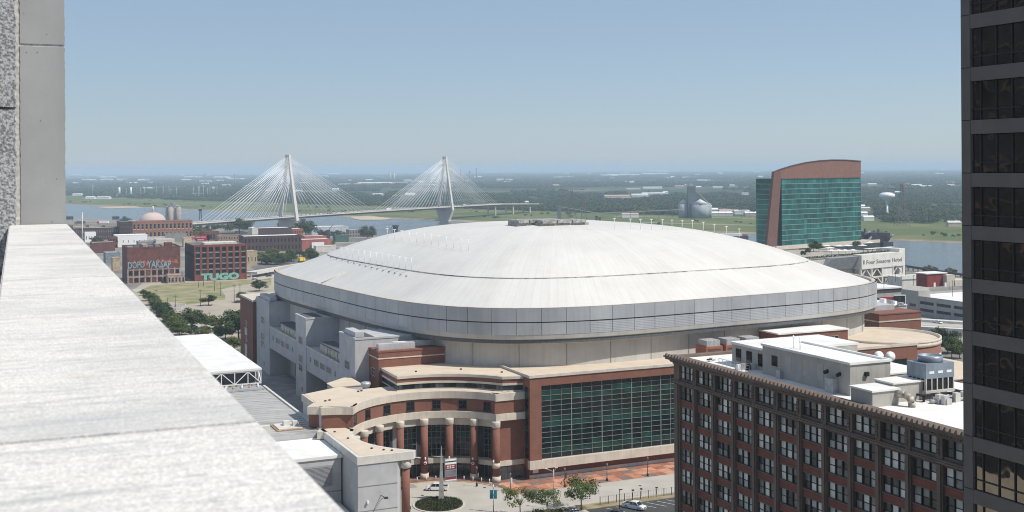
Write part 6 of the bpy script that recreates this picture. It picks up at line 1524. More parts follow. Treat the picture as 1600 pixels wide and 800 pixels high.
H_('brown_terrace', 'brown brick terrace with many tiny windows behind the loft', 340, 381, 382, 369, 18, mat('brown_wall', (.27, .19, .14), .9), mat('rust_roof', (.22, .12, .08), .9), 2, 10, GLASS_D, SOOT, wfrac=.4)
H_('white_canopy_shed', 'white flat canopy shed below the river trees', 370, 398, 366, 362.5, 12, LCONC, WHITEROOF)
H_('silo_block', 'pale concrete block at the end of the dark upper warehouse', 394, 403.5, 374, 357, 25, LCONC, WHITEROOF)
H_('upper_warehouse', 'dark brick upper warehouse with white stepped roof near river', 403.5, 456, 374, 357.5, 28, DARKBRICK, WHITEROOF)
H_('orange_end_house', 'orange brick house end with small arched windows by river', 456, 474, 373.5, 358.5, 24, PALEBRICK, WHITEROOF, 2, 5, GLASS_D, PALEBRICK, wfrac=.45)
H_('brick_warehouse_row', 'long brick warehouse with billboards and stepped white coping', 381, 471, 393.5, 370.5, 26, DARKBRICK, WHITEROOF, 2, 16, GLASS_D, DARKBRICK, wfrac=.45, coping=None)
H_('red_brick_depot', 'red brick depot with big white wall panel', 471.5, 518, 391, 375.5, 20, mat('bright_brick', (.36, .13, .10), .9, .1, .3), WHITEROOF)
H_('brick_behind_depot', 'low red brick hall with white roof behind depot', 476, 510, 380, 370, 18, mat('bright_brick', (.36, .13, .10), .9, .1, .3), WHITEROOF, 1, 8)
H_('pale_river_hall', 'broad pale metal hall on the near river bank', 487, 545, 367, 355.5, 26, mat('pale_metal_wall', (.42, .45, .46), .6), WHITEROOF)
H_('river_office', 'small grey office block with tan stripes by the river', 546, 563, 371, 360, 16, DCONC, WHITEROOF, 2, 4, GLASS_D, CREAM)
H_('dark_river_shed', 'dark shed with flat roof beside round river tree', 563, 583, 370, 364, 14, DARKBRICK, DARKROOF)
H_('small_dark_store', 'small dark store beside painted wall near stadium roof', 524, 545, 378, 369, 12, mat('green_mural_wall', (.05, .11, .10), .8), DARKROOF)
H_('mural_store', 'small building with orange painted mural wall', 535.5, 545, 376.5, 367.5, 10, mat('mural_orange', (.42, .2, .1), .8, .4, .4, col2=(.15, .25, .12)), DARKROOF)
H_('white_roof_store', 'white-roofed store peeping over the stadium roof', 545, 578, 378, 373, 12, DCONC, WHITEROOF)
H_('cafe_hut', 'small white roofed hut with cars near the stadium rim', 494, 525, 394, 385.5, 10, LCONC, WHITEROOF)
H_('tan_corner_store', 'tan flat store beside the red loft', 385.8, 402, 416, 393.5, 12, mat('tan_block', (.42, .33, .22), .9), TANROOF, 1, 3, GLASS_D, CREAM, wfrac=.3, hfrac=.3)
H_('pale_pier_shed', 'pale low shed on river bank under the bridge', 340, 372, 351, 346.5, 12, LCONC, WHITEROOF)
# white wall panel and painted signs on the row
q = gnd(484, 390.5); ba = to_ba(q.x, q.y); bw1 = b_at(504, ba.y - .3)
MB().box(ba.x, bw1, ba.y - 8.6, ba.y - 8.3, at(484, 387.5, q.y).z, at(484, 378, q.y).z).build('wall_banner', WHITEMETAL, None, GR, label='big blank white banner on the red brick depot', cat='banner')
# red billboard with white lettering
q = gnd(300, 392); Yb = 905.0
bbd = thing('billboard', 'red billboard with white lettering on steel legs behind loft', 'billboard', (at(313, 385, Yb).x, Yb, tz(at(313, 385, Yb).x, Yb)))
l_, r_ = at(304, 376, Yb), at(323, 367.5, Yb)
MB().box(l_.x, r_.x, Yb, Yb + .6, l_.z, r_.z).build('red_panel', mat('billboard_red', (.55, .02, .035), .5), bbd)
MB().box(r_.x + .1, r_.x + 2.3, Yb + .1, Yb + .6, l_.z + .5, r_.z).build('black_panel', BLACK, bbd)
tm_ = text_mesh('NEW DROP', 1.0, .02, PAINT, .02); o = put('lettering', tm_, bbd, ((l_.x + r_.x) / 2, Yb - .05, (l_.z + r_.z) / 2 + .4), (rad(90), 0, 0)); xs = [v.co.x for v in tm_.vertices]; o.scale = ((r_.x - l_.x) * .82 / (max(xs) - min(xs)), 1.7, 1)
MB().box(l_.x + 2.2, r_.x - 2.2, Yb - .05, Yb, l_.z + .6, l_.z + 1.0).build('small_print', PAINT, bbd)
for x in (l_.x + 1.5, r_.x - 1.5, r_.x + 1.2): MB().box(x - .25, x + .25, Yb + .6, Yb + 1.1, -2, l_.z + 1).build('leg', DARKMETAL, bbd)
MB().box(l_.x, r_.x + 2.3, Yb - .6, Yb + .8, l_.z - .5, l_.z - .2).build('catwalk', STEEL, bbd)
# pink storage dome, silos and conveyor
PINK = mat('pinkish_dome_skin', (.52, .40, .36), .8, .05, .05)
Yd = 1600.0; c_ = at(238.5, 347, Yd); rx = (at(259, 347, Yd).x - at(218, 347, Yd).x) / 2; zt_ = at(238.5, 331.5, Yd).z; zb_ = tz(c_.x, Yd)
sd = thing('storage_dome', 'pale pink storage dome with small grey cap and vent', 'storage dome', (c_.x, Yd, zb_))
zs_ = at(238.5, 347.5, Yd).z
prof = [(rx, zb_), (rx, zs_)] + [(rx * math.cos(rad(a_)), zs_ + (zt_ - zs_) * math.sin(rad(a_))) for a_ in range(8, 90, 8)] + [(.5, zt_)]
MB().lathe(c_.x, Yd, prof, 32).build('shell', PINK, sd)
MB().lathe(c_.x, Yd, [(3.0, zt_ - .4), (3.0, zt_ + 1.0), (1.0, zt_ + 1.6)], 14).build('cap', DCONC, sd); MB().cyl(c_.x + .6, Yd, zt_, at(238.5, 322, Yd).z, 1.2, n=10).build('vent_stack', LCONC, sd)
SIL = streaks(mat('silo_concrete', (.34, .31, .27), .9, .1, .1), .6)
Ys = 1680.0
slo = thing('concrete_silos', 'cluster of weathered tan concrete silos with head house', 'silos', (at(270, 340, Ys).x, Ys, tz(at(270, 340, Ys).x, Ys)))
for px, tp, rp in ((260.5, 325, 4.2), (267, 323.5, 4.2), (274.5, 322.5, 3.6), (279, 323.5, 3.8)):
    a_ = at(px, tp, Ys); rr_ = rp * Ys / FOC; MB().cyl(a_.x, Ys + (px % 3) * 2, -8, a_.z, rr_, n=20).build('silo', SIL, slo); MB().lathe(a_.x, Ys + (px % 3) * 2, [(rr_, a_.z), (rr_ * .4, a_.z + 2.2)], 16).build('silo_cap', SIL, slo)
a_ = at(268.5, 316.5, Ys); MB().box(a_.x - 2.6, a_.x + 2.6, Ys - 2, Ys + 5, at(268, 325, Ys).z, a_.z).build('head_house', mat('blue_grey_head', (.24, .28, .32), .7), slo)
cv = thing('loading_conveyor', 'thin sloping conveyor boom with dark loading tower at river', 'conveyor', (at(310, 345, Ys).x, Ys, -12))
MB().tube(at(282, 335.5, Ys), at(313, 326.5, Ys), 1.0, n=4).build('boom', LCONC, cv)
for dx_ in (-2, 3): MB().tube(at(313 + dx_ * .3, 327, Ys), (at(313 + dx_, 346, Ys).x, Ys, -13), .7, n=4).build('tower_leg', IRON, cv)
MB().cbox(at(313, 328, Ys), (4, 4, 3)).build('tower_head', IRON, cv)
# elevated motorway with lorries and sign gantries
Ym = 1500.0
hw = thing('elevated_motorway', 'pale elevated motorway deck behind the long warehouse', 'motorway', (at(180, 352, Ym).x, Ym, -10))
l_, r_ = at(60, 352.5, Ym), at(262, 348, Ym)
MB().box(l_.x, r_.x, Ym - 7, Ym + 9, at(150, 350, Ym).z - 1.6, at(150, 350, Ym).z).build('deck', LCONC, hw); ZD = at(150, 350, Ym).z
MB().box(l_.x, r_.x, Ym - 7.3, Ym - 7.02, ZD - 1.2, ZD + .9).build('parapet', mat('tan_parapet', (.46, .38, .28), .9), hw)
for k in range(9): x = l_.x + (r_.x - l_.x) * k / 8; MB().box(x - .9, x + .9, Ym - 3, Ym + 5, -14, ZD - 1.5).build('pier', LCONC, hw)
def lorry(x, y, z, rz, cabm, boxm, label, L=14.0):
    t = thing('lorry', label, 'lorry', (0, 0, 0)); t.location = (x, y, z); t.rotation_euler = (0, 0, rz)
    MB().box(-L / 2, L / 2 - 3.2, -1.25, 1.25, 1.1, 4.0).build('trailer', boxm, t); MB().box(L / 2 - 2.6, L / 2, -1.2, 1.2, .6, 3.2).build('cab', cabm, t); MB().box(L / 2 - .02, L / 2 + .04, -1.0, 1.0, 1.9, 2.9).build('windscreen', CARGLASS, t); MB().box(-L / 2, L / 2 - .4, -.6, .6, .6, 1.1).build('chassis', BLACK, t)
    for xx in (-L / 2 + 1.2, -L / 2 + 2.4, L / 2 - 4, L / 2 - 1.2):
        for s_ in (-1, 1): MB().tube((xx, s_ * .9, .5), (xx, s_ * 1.22, .5), .5, n=10).build('wheel', RUBBER, t)
lorry(at(162, 348, Ym).x, Ym - 3, ZD, math.pi, RED, WHITEMETAL, 'lorry with red cab and long white trailer on the motorway', 15)
lorry(at(126, 348, Ym).x, Ym - 3, ZD, math.pi, DCONC, mat('slate_trailer', (.12, .14, .17), .6), 'dark slate lorry on motorway near the pale mast', 14)
lorry(at(206, 347, Ym).x, Ym + 3, ZD, 0, WHITEMETAL, WHITEMETAL, 'all-white lorry on motorway below the green signs', 13)
for k, (px, w_, mt, lb) in enumerate(((109, 9, mat('dark_sign_back', (.07, .08, .1), .7), 'dark motorway sign gantry back beside the stone pier'), (181, 9, mat('dark_sign_back', (.07, .08, .1), .7), 'wide dark-backed motorway sign above lorries'), (194, 4, mat('green_sign', (.015, .13, .08), .5), 'small round-topped green motorway sign'))):
    a_ = at(px, 341, Ym + 4); t = thing('motorway_sign', lb, 'road sign', (a_.x, Ym + 4, ZD)); MB().box(a_.x - w_ / 2, a_.x + w_ / 2, Ym + 3.8, Ym + 4.2, a_.z - 1.7, a_.z + 2.4).build('panel', mt, t)
    for s_ in (-.4, .4): MB().box(a_.x + s_ * w_ - .15, a_.x + s_ * w_ + .15, Ym + 4.2, Ym + 4.5, ZD - .1, a_.z + 2).build('post', DCONC, t)
a_ = at(128.5, 330, 1300); t = thing('light_mast', 'tall pale mast rising behind the long warehouse', 'mast', (a_.x, 1300, -5)); MB().tube((a_.x, 1300, -6), (a_.x, 1300, a_.z), .7, .5, n=8).build('pole', LCONC, t); MB().cbox((a_.x, 1300, a_.z), (2.5, 1, .5)).build('lamp_head', STEEL, t)
a_ = gnd(160, 391); t = thing('storage_tank', 'blue horizontal storage tank beside the flat store', 'tank', (a_.x, a_.y, a_.z)); MB().tube((a_.x - 4.5, a_.y, 2.2), (a_.x + 4, a_.y + 2, 2.2), 1.6, n=14).build('vessel', mat('blue_tank', (.06, .2, .34), .5), t); MB().box(a_.x - 4, a_.x + 3.5, a_.y - .5, a_.y + 1.5, -.2, .8).build('cradle', DCONC, t)
# vacant lot: grass, wooden poles, trees, cars
gsheet('grass_lot', [(212, 457), (236, 446), (300, 441.5), (392, 437.5), (404, 442), (372, 447), (345, 452), (352, 462), (352, 468), (305, 475), (288, 476), (252, 470), (226, 463)], GRASS, .016, kind='structure')
gsheet('grass_patch', [(394, 440), (424, 434), (424, 446), (398, 446)], GRASS, .016, kind='structure')
gsheet('side_street', [(386, 432), (432, 425), (432, 433), (405, 437), (392, 436)], STREET, .014, kind='structure')
gsheet('kerb_road', [(206, 452), (262, 490), (300, 514), (318, 508), (280, 490), (222, 452)], STREET, .014, kind='structure')
for k, (px, py, tp) in enumerate(((313, 478, 452), (345, 462, 440), (366, 470.5, 444), (375, 462, 443), (335, 455, 438), (262, 482, 465), (274, 481, 461), (244, 470, 452), (310, 449, 436), (318, 447, 435), (327, 503, 487))):
    q = gnd(px, py); zt_ = at(px, tp, q.y).z; t = thing('utility_pole', 'thin weathered wooden pole standing in the vacant lot', 'pole', (q.x, q.y, 0), 0, 'poles around the vacant lot'); MB().tube((q.x, q.y, -.2), (q.x, q.y, zt_), .2, .13, n=6).build('post', BARK, t); MB().box(q.x - 1.0, q.x + 1.0, q.y - .08, q.y + .08, zt_ - .9, zt_ - .7).build('crossarm', BARK, t)
for k, (px, py, tp, w_, lb) in enumerate(((326, 477.5, 460, 1.3, 'small round tree alone on the dirt lot'), (300, 515, 481, 1.15, 'large bushy tree between road and dirt lot'), (322, 513, 490, 1.1, 'bushy tree close beside the largest lot tree'), (338, 514, 497, 1.3, 'spreading low tree beside the wooden pole'), (373, 533, 480, 1.0, 'tall dark tree against the brick tower'), (385, 520, 497, .9, 'tree partly hidden by the brick tower'), (352, 530, 508, 1.3, 'green tree behind the white truss roof'), (366, 548, 526, 1.1, 'olive tree close to white roof corner'), (343, 524, 507, 1.2, 'low shrubby tree beyond the white roof edge'), (405, 455, 438, 1.2, 'round tree behind the brick tower top'), (378, 472, 455, 1.0, 'dark tree beside the brick tower top'), (318, 527, 509, 1.3, 'tree behind white roof beside parked cars'), (300, 524, 511, 1.2, 'small tree by the parked cars at lot edge'), (284, 524, 505, 1.3, 'dark tree between granite ledge and white truss roof'))):
    tree_px(px, py, tp, lb, k, w_ * 1.25)
for k, (px, py, tp) in enumerate(((232, 470, 455), (238, 477, 458), (245, 486, 464), (252, 495, 470), (259, 503, 476), (266, 511, 484), (273, 519, 492), (241, 471, 461), (225, 462, 452), (280, 527, 500))):
    tree_px(px, py, tp, 'dark green tree in the row beside the granite ledge', k + 1, 1.25, 'trees in the row along the ledge')
for k, (px, py, rz, c) in enumerate(((372, 473, .3, 'navy'), (302, 512, .2, 'white'), (316, 519, .5, 'dark_grey'), (309, 521, .2, 'white'), (296, 520, .4, 'white'), (330, 519, .1, 'silver'), (341, 521, .2, 'white'), (398, 437, .2, 'silver'), (404, 440, .5, 'dark_grey'), (420, 432, .3, 'navy'), (424, 428, .3, 'white'), (412, 443, .2, 'black'))):
    q = gnd(px, py); vehicle('car parked by the trees and lot west of stadium', 'car', (q.x, q.y, .02), rad(24) + rz, MATS.get(c + '_car_paint', CARWHITE), 'car', 'cars parked around the vacant lot', detail=False)
for k, (px0, px1, py) in enumerate(((268, 285, 481), (272, 289, 478), (262, 283, 484))):
    a_, b_ = gnd(px0, py), gnd(px1, py); MB().box(a_.x, b_.x, a_.y, a_.y + 1.2, -.1, 1.0 + .2 * k).build('concrete_barrier', LCONC, label='low pale concrete block barrier on the dirt lot', cat='barrier', group='barriers on the dirt lot')
# trees and hedges of the riverfront
GRP = 'riverfront trees left of the stadium'
for k, (px, py, tp, w_, lb) in enumerate(((374, 366, 341, 1.5, 'big dark tree under the bridge deck by white canopy shed'), (444, 358, 341, 1.2, 'dark tree behind upper warehouse below the first pylon'), (478, 372, 342, 1.0, 'tall dark tree beside the orange end house'), (489, 362, 351, 1.3, 'small round tree beyond the tall dark one'), (575, 372, 353, 1.25, 'large round tree standing over the stadium roof edge'), (196, 352, 340, 1.5, 'dark tree beside the pink dome'), (330, 362, 350, 1.6, 'broad tree below the conveyor tower'), (300, 372, 352, 1.7, 'broad olive tree at the end of orange mill'), (286, 372, 356, 1.5, 'leafy tree overlapping the orange mill end'), (316, 372, 354, 1.4, 'leafy tree behind the red billboard'), (345, 358, 350, 1.6, 'low tree near the bridge foot'), (505, 372, 359, 1.3, 'tree in front of pale river hall'), (520, 372, 361, 1.4, 'tree between river hall and depot'), (532, 370, 361, 1.5, 'tree between hall and mural store'), (515, 386, 374, 1.2, 'small yellowish tree beside the red depot'), (151, 382, 369, 1.3, 'tree beside the small white house'))):
    tree_px(px, py, tp, lb, (1, 3, 1, 0, 5, 5, 1, 3, 0, 2, 5, 1, 0, 3, 3, 1)[k], w_ * 1.25)
for k in range(26):
    u = random.random(); px = 404 + 92 * u; py = 400 + random.uniform(-2, 11) - 6 * abs(u - .4); tree_px(px, py + 5, py - 9 + random.uniform(-3, 3), 'green tree in the dense belt below the brick warehouses', k, 1.2, 'trees in the belt below the brick warehouses')
# dark flyover with the yellow lorry
fq0, fq1 = gnd(392, 425, 4), gnd(520, 404, 4)
fo = thing('flyover', 'dark-sided concrete flyover behind the stadium rim', 'flyover', (fq0.x, fq0.y, 0)); d_ = (fq1 - fq0).normalized(); nn = Vector((-d_.y, d_.x, 0))
MB().prism([tuple((fq0 + nn * s_)[:2]) for s_ in (-5, 5)] + [tuple((fq1 + nn * s_)[:2]) for s_ in (5, -5)], 2.8, 4.0).build('deck', LCONC, fo)
MB().prism([tuple((fq0 - nn * s_)[:2]) for s_ in (5.0, 5.4)] + [tuple((fq1 - nn * s_)[:2]) for s_ in (5.4, 5.0)], 2.4, 5.0).build('parapet', LCONC, fo)
for k in range(7): p = fq0.lerp(fq1, k / 6); MB().cyl(p.x, p.y, -4, 2.9, .9, n=10).build('pier', DCONC, fo)
gsheet('rail_yard', [(392, 418), (408, 404), (480, 398), (520, 396), (500, 410), (400, 424)], DARKROOF, .02, kind='structure')
p = gnd(471, 407.5, 5); lorry(p.x, p.y, 4.0, math.atan2(d_.y, d_.x), mat('yellow_cab', (.7, .45, .02), .5), mat('yellow_cab', (.7, .45, .02), .5), 'bright yellow lorry peeping over the stadium roof', 9)
# ================================================================== CABLE-STAYED BRIDGE
BL = Vector((-333.0, 1760.0)); BDI = Vector((0.46, 0.888)).normalized(); BPE = Vector((BDI.y, -BDI.x))
BRZ = math.atan2(BDI.y, BDI.x)
def bl(x, y): c, s = math.cos(-BRZ), math.sin(-BRZ); return Vector((x * c - y * s, x * s + y * c))
L0 = bl(*BL)                                        # local x along the deck, y across
bridge = thing('cable_bridge', 'long white cable-stayed bridge with two pointed concrete pylons over river', 'bridge', (L0.x + 228, L0.y, -15), BRZ)
PYL = streaks(mat('pale_pylon_concrete', (.60, .58, .53), .8, .04, .05), .25)
SPAN_ = 457.0; ZDK = 10.0
CAB = mat('white_cable', (.75, .76, .77), .5, .02, 1.0)
def deck_z(x): return ZDK + (1.2 * (1 - ((x - L0.x - 228) / 420) ** 2))
segs = [L0.x - 900 + k * 60 for k in range(16)] + [L0.x + 60 + k * 60 for k in range(13)]
xs_ = [L0.x - 420 + 40 * k for k in range(32)]
mb = MB(); vs = []
HWd = 13.5
for x in xs_:
    z = deck_z(x) if x < L0.x + SPAN_ + 200 else deck_z(L0.x + SPAN_ + 200) - (x - L0.x - SPAN_ - 200) * .028
    vs += [(x, L0.y - HWd, z), (x, L0.y + HWd, z), (x, L0.y + HWd * .8, z - 3.0), (x, L0.y - HWd * .8, z - 3.0)]
fs = []
for i in range(len(xs_) - 1):
    for k in range(4): fs.append((4 * i + k, 4 * i + (k + 1) % 4, 4 * i + 4 + (k + 1) % 4, 4 * i + 4 + k))
fs += [(0, 3, 2, 1), tuple(range(len(vs) - 4, len(vs)))]
mb.add(vs, [f[::-1] for f in fs]); mb.build('deck', mat('bridge_girder', (.19, .185, .19), .7, .1, .05), bridge)
for s_ in (-1, 1):
    m_ = MB()
    for i in range(len(xs_) - 1):
        za, zb_ = vs[4 * i][2], vs[4 * i + 4][2]
        y0, y1 = L0.y + s_ * (HWd - .3), L0.y + s_ * (HWd + .15)
        y0, y1 = min(y0, y1), max(y0, y1)
        m_.add([(xs_[i], y0, za - .4), (xs_[i + 1], y0, zb_ - .4), (xs_[i + 1], y1, zb_ - .4), (xs_[i], y1, za - .4), (xs_[i], y0, za + 1.1), (xs_[i + 1], y0, zb_ + 1.1), (xs_[i + 1], y1, zb_ + 1.1), (xs_[i], y1, za + 1.1)], [(0, 3, 2, 1), (4, 5, 6, 7), (0, 1, 5, 4), (2, 3, 7, 6)])
    m_.build('barrier', LCONC, bridge)
ZTOP = 103.0
for pi, px_ in enumerate((L0.x, L0.x + SPAN_)):
    for s_ in (-1, 1):
        lg = MB(); yb_, yt_ = L0.y + s_ * 15.5, L0.y + s_ * 2.0
        def q4(x, y, z, hx_, hy_): return [(x - hx_, y - hy_, z), (x + hx_, y - hy_, z), (x + hx_, y + hy_, z), (x - hx_, y + hy_, z)]
        zmid_ = 84.0
        loft(lg, [q4(px_, yb_, ZDK - 5, 3.0, 2.1), q4(px_, L0.y + s_ * 3.8, zmid_, 2.4, 1.7), q4(px_, yt_, ZTOP, 2.3, 1.6)]); lg.build('pylon_leg', PYL, bridge)
    MB().box(px_ - 1.8, px_ + 1.8, L0.y - 2.4, L0.y + 2.4, 86, ZTOP - 1.5).build('pylon_head', PYL, bridge)
    MB().box(px_ - 2.2, px_ + 2.2, L0.y - 14, L0.y + 14, ZDK - 6.5, ZDK - 3.2).build('crossbeam', PYL, bridge)
    pr_ = MB(); loft(pr_, [q4(px_, L0.y, -18, 4.5, 9), q4(px_, L0.y, -13, 4.2, 9.5), q4(px_, L0.y, ZDK - 5, 3.4, 17.5)]); pr_.build('pier', PYL if pi else PYL, bridge)
    for sd_ in (-1, 1):
        for k in range(17):
            dist_ = 26 + k * (11.6 if not (sd_ == -1 and pi == 0 or sd_ == 1 and pi == 1) else 9.7)
            for s_ in (-1, 1):
                xd = px_ + sd_ * dist_; zt_ = 70.0 + k * 1.85
                MB().tube((px_ + sd_ * 1.2, L0.y + s_ * (2.2 + (101 - zt_) * .08), zt_), (xd, L0.y + s_ * (HWd - .6), deck_z(xd)), .3, n=5).build('cable', CAB, bridge)
for x in (L0.x - 179, L0.x - 260, L0.x - 340, L0.x + SPAN_ + 179, L0.x + SPAN_ + 255, L0.x + SPAN_ + 330):
    for s_ in (-1, 1): MB().box(x - 1.3, x + 1.3, L0.y + s_ * 8 - 1.3, L0.y + s_ * 8 + 1.3, -16, deck_z(min(x, L0.x + SPAN_ + 200)) - 2.8).build('approach_pier', PYL, bridge)
def on_deck(x, y=0.0): return rotz(Vector((L0.x + x, L0.y + y, deck_z(L0.x + x))), BRZ)
for k, (dx_, cabm, boxm, lb, L_) in enumerate(((262, RED, WHITEMETAL, 'lorry with red cab and white trailer between the bridge pylons', 18), (SPAN_ + 60, WHITEMETAL, LCONC, 'small white lorry just past the far bridge pylon', 12), (SPAN_ + 320, WHITEMETAL, WHITEMETAL, 'white lorry at the far end of bridge deck', 16), (95, DCONC, DCONC, 'dark lorry on the bridge near first pylon', 12))):
    p = on_deck(dx_, -6); lorry(p.x, p.y, p.z, BRZ, cabm, boxm, lb, L_)
# ================================================================== BARGES, RIVER GEAR
def barge(px0, px1, py, y, label, top=None):
    a_, b_ = at(px0, py, y), at(px1, py, y); 
    t = thing('river_barge', label, 'barge', ((a_.x + b_.x) / 2, y, -15)); MB().box(a_.x, b_.x, y - 6, y + 6, -15.6, -11.4).build('hull', IRON, t); MB().box(a_.x + 2, b_.x - 8, y - 5.2, y + 5.2, -11.4, -8.6).build('cargo_cover', WHITEMETAL, t); MB().box(b_.x - 6, b_.x - 1, y - 4, y + 4, -11.4, -9.4).build('bow_deck', mat('rust_bow', (.26, .13, .09), .8), t)
barge(1075, 1168, 371, 1575, 'long dark barge with white covers behind the hotel')
barge(1012, 1078, 369, 1600, 'shorter covered barge moored beside the long barge')
for k, (px, tp, bt) in enumerate(((527, 360, 366), (618, 352, 362), (605, 353, 362), (611, 353, 362))):
    yy = 1500.0; a_ = at(px, tp, yy)
    t = thing('mooring_tower', ('dark mooring cell standing in the river', 'dark loading tower peeping over stadium roof', 'thin pale mooring mast over stadium roof', 'pale mooring mast beside the loading tower')[k], 'tower', (a_.x, yy, -15)); w_ = (1.6, 3.0, .5, .5)[k]
    MB().box(a_.x - w_, a_.x + w_, yy - w_, yy + w_, -17, a_.z).build('shaft', IRON if k < 2 else LCONC, t); MB().box(a_.x - w_ * 1.4, a_.x + w_ * 1.4, yy - w_ * 1.4, yy + w_ * 1.4, a_.z - 1.5, a_.z).build('platform', IRON if k < 2 else WHITEMETAL, t)
a_, b_ = at(513, 360, 1520), at(520, 351, 1520); t = thing('crane_boom', 'slanting derrick boom leaning over the river', 'crane', (a_.x, 1520, -15)); MB().tube(a_, b_, .5, n=4).build('boom', IRON, t); MB().box(a_.x - 3, a_.x + 2, 1517, 1523, -16, a_.z + .6).build('cab', IRON, t)
sb = MB()                                         # sand bar and rough bank on the far side
for px0, px1, py0, py1, nm in ((548, 600, 337.5, 344, 'sandbank'), (150, 215, 322.5, 325.5, 'sandbank')):
    pts = [gnd(px0, (py0 + py1) / 2, -14.4), gnd((px0 * 2 + px1) / 3, py1, -14.6), gnd(px1 + 4, py1 - 1, -14.6), gnd(px1 + 14, (py0 + py1) / 2 + .4, -14.4), gnd(px1, py0, -13.0), gnd((px0 + px1) / 2, py0 - .6, -12.6), gnd(px0, py0 + .8, -13.2)]
    sheet(nm, pts, mat('pale_sand', (.46, .37, .26), .95, .1, .02), kind='structure')
# ================================================================== FAR BANK
def lattice(px, base, top, y, w_, label, arms=((0, 26), (-9, 30))):
    a_ = at(px, top, y); x = a_.x; z1 = a_.z; z0 = -13.0; t = thing('transmission_tower', label, 'pylon', (x, y, z0)); m_ = MB(); r_ = .42
    n_ = 7; wt = 1.6
    def W(u): return w_ * (1 - u) ** 1.6 + wt
    for k in range(n_):
        u0, u1 = k / n_, (k + 1) / n_; za, zb_ = z0 + (z1 - z0) * u0, z0 + (z1 - z0) * u1; A, Bq = W(u0), W(u1)
        for sx, sy in ((-1, -1), (1, -1), (1, 1), (-1, 1)): m_.tube((x + sx * A, y + sy * A, za), (x + sx * Bq, y + sy * Bq, zb_), r_, n=4)
        for s_ in (-1, 1): m_.tube((x - A, y + s_ * A, za), (x + Bq, y + s_ * Bq, zb_), r_ * .6, n=4); m_.tube((x + A, y + s_ * A, za), (x - Bq, y + s_ * Bq, zb_), r_ * .6, n=4); m_.tube((x + s_ * A, y - A, za), (x + s_ * Bq, y + Bq, zb_), r_ * .6, n=4)
    m_.build('lattice_mast', mat('rusty_lattice', (.14, .12, .115), .7), t)
    for dz_, L_ in arms:
        m2 = MB(); z = z1 + dz_
        for s_ in (-1, 1):
            m2.tube((x - L_, y + s_ * 1.2, z), (x + L_, y + s_ * 1.2, z), r_ * .8, n=4); m2.tube((x, y + s_ * 1.6, z - 3), (x + s_ * L_, y, z), r_ * .7, n=4); m2.tube((x, y - s_ * 1.6, z + 2.4), (x + s_ * L_, y, z), r_ * .6, n=4)
        m2.build('cross_arm', MATS['rusty_lattice'], t)
lattice(893, 350, 296, 1960, 8.5, 'large rusty lattice transmission tower behind the roof crown', ((0, 22), (-10, 24)))
lattice(1409, 352, 287.5, 1800, 8.0, 'large lattice transmission tower standing by white water tower', ((0, 17), (-7, 19), (-14, 14)))
lattice(912, 350, 312, 2060, 4.0, 'slender lattice mast beside the large transmission tower', ((0, 6),))
# white water tower
yw = 2130.0; a_ = at(1386, 301, yw); rw_ = 12.2 * yw / FOC; zc_ = at(1386, 309, yw).z
wt_ = thing('water_tower', 'white bulb-shaped water tower rising out of the far trees', 'water tower', (a_.x, yw, -12))
ztp = at(1386, 300.5, yw).z; zbt = at(1386, 318.5, yw).z; hh = ztp - zbt
MB().lathe(a_.x, yw, [(1.7, zbt - .5), (2.2, zbt), (3.0, zbt + hh * .18), (rw_ * .66, zbt + hh * .40), (rw_ * .95, zbt + hh * .60), (rw_, zbt + hh * .72), (rw_ * .92, zbt + hh * .86), (rw_ * .6, zbt + hh * .97), (.4, ztp)], 28).build('tank', WHITEMETAL, wt_)
MB().lathe(a_.x, yw, [(3.4, -12.5), (2.0, -4), (1.7, zbt)], 16).build('pedestal', WHITEMETAL, wt_)
# grain elevator
ye = 2150.0
ge = thing('grain_elevator', 'grey grain elevator with tall bin tower and conical steel bins', 'grain elevator', (at(1085, 335, ye).x, ye, -12))
BIN = mat('bin_steel', (.34, .37, .40), .8, .08, .1, spec=.2); DST = mat('elevator_slate', (.13, .15, .18), .7, .1, .1)
a_, b_ = at(1075, 291, ye), at(1087, 335, ye); MB().box(a_.x, b_.x, ye, ye + 12, -13, a_.z).build('head_tower', DST, ge); MB().box(a_.x + 2, b_.x - 4, ye + 2, ye + 9, a_.z, a_.z + 4.5).build('head_house', BIN, ge)
for px, rr_, ev, cp, yy in ((1094, 13.5, 318.5, 312, ye - 4), (1068, 8, 318, 312, ye + 12), (1106, 6, 320, 316, ye + 8)):
    a_ = at(px, ev, yy); R_ = rr_ * yy / FOC; MB().cyl(a_.x, yy, -13, a_.z, R_, n=24).build('bin', BIN, ge); MB().lathe(a_.x, yy, [(R_ * 1.03, a_.z), (R_ * .15, at(px, cp, yy).z), (.3, at(px, cp, yy).z + 1)], 24).build('bin_roof', mat('bin_roof_steel', (.58, .58, .57), .5), ge)
MB().tube(at(1082, 293, ye + 3), at(1108, 318, ye + 3), .9, n=4).build('down_spout', BIN, ge)
for p0, p1, lb in (((1106, 323), (1180, 331), 'long thin conveyor running from elevator bins behind the hotel'), ((878, 323.5), (935, 333), 'long sloping conveyor ending at dark loading tower'), ((935, 333), (1066, 327.5), 'long low conveyor running to the grain elevator')):
    t = thing('conveyor_gallery', lb, 'conveyor', (at(*p0, ye - 30).x, ye - 30, -12)); A_, B_ = at(*p0, ye - 30), at(*p1, ye - 30); MB().tube(A_, B_, .8, n=4).build('gallery', BIN, t)
    for k in range(6): p = A_.lerp(B_, (k + .3) / 6); MB().tube((p.x, p.y, -13), p, .3, n=4).build('bent', DST, t)
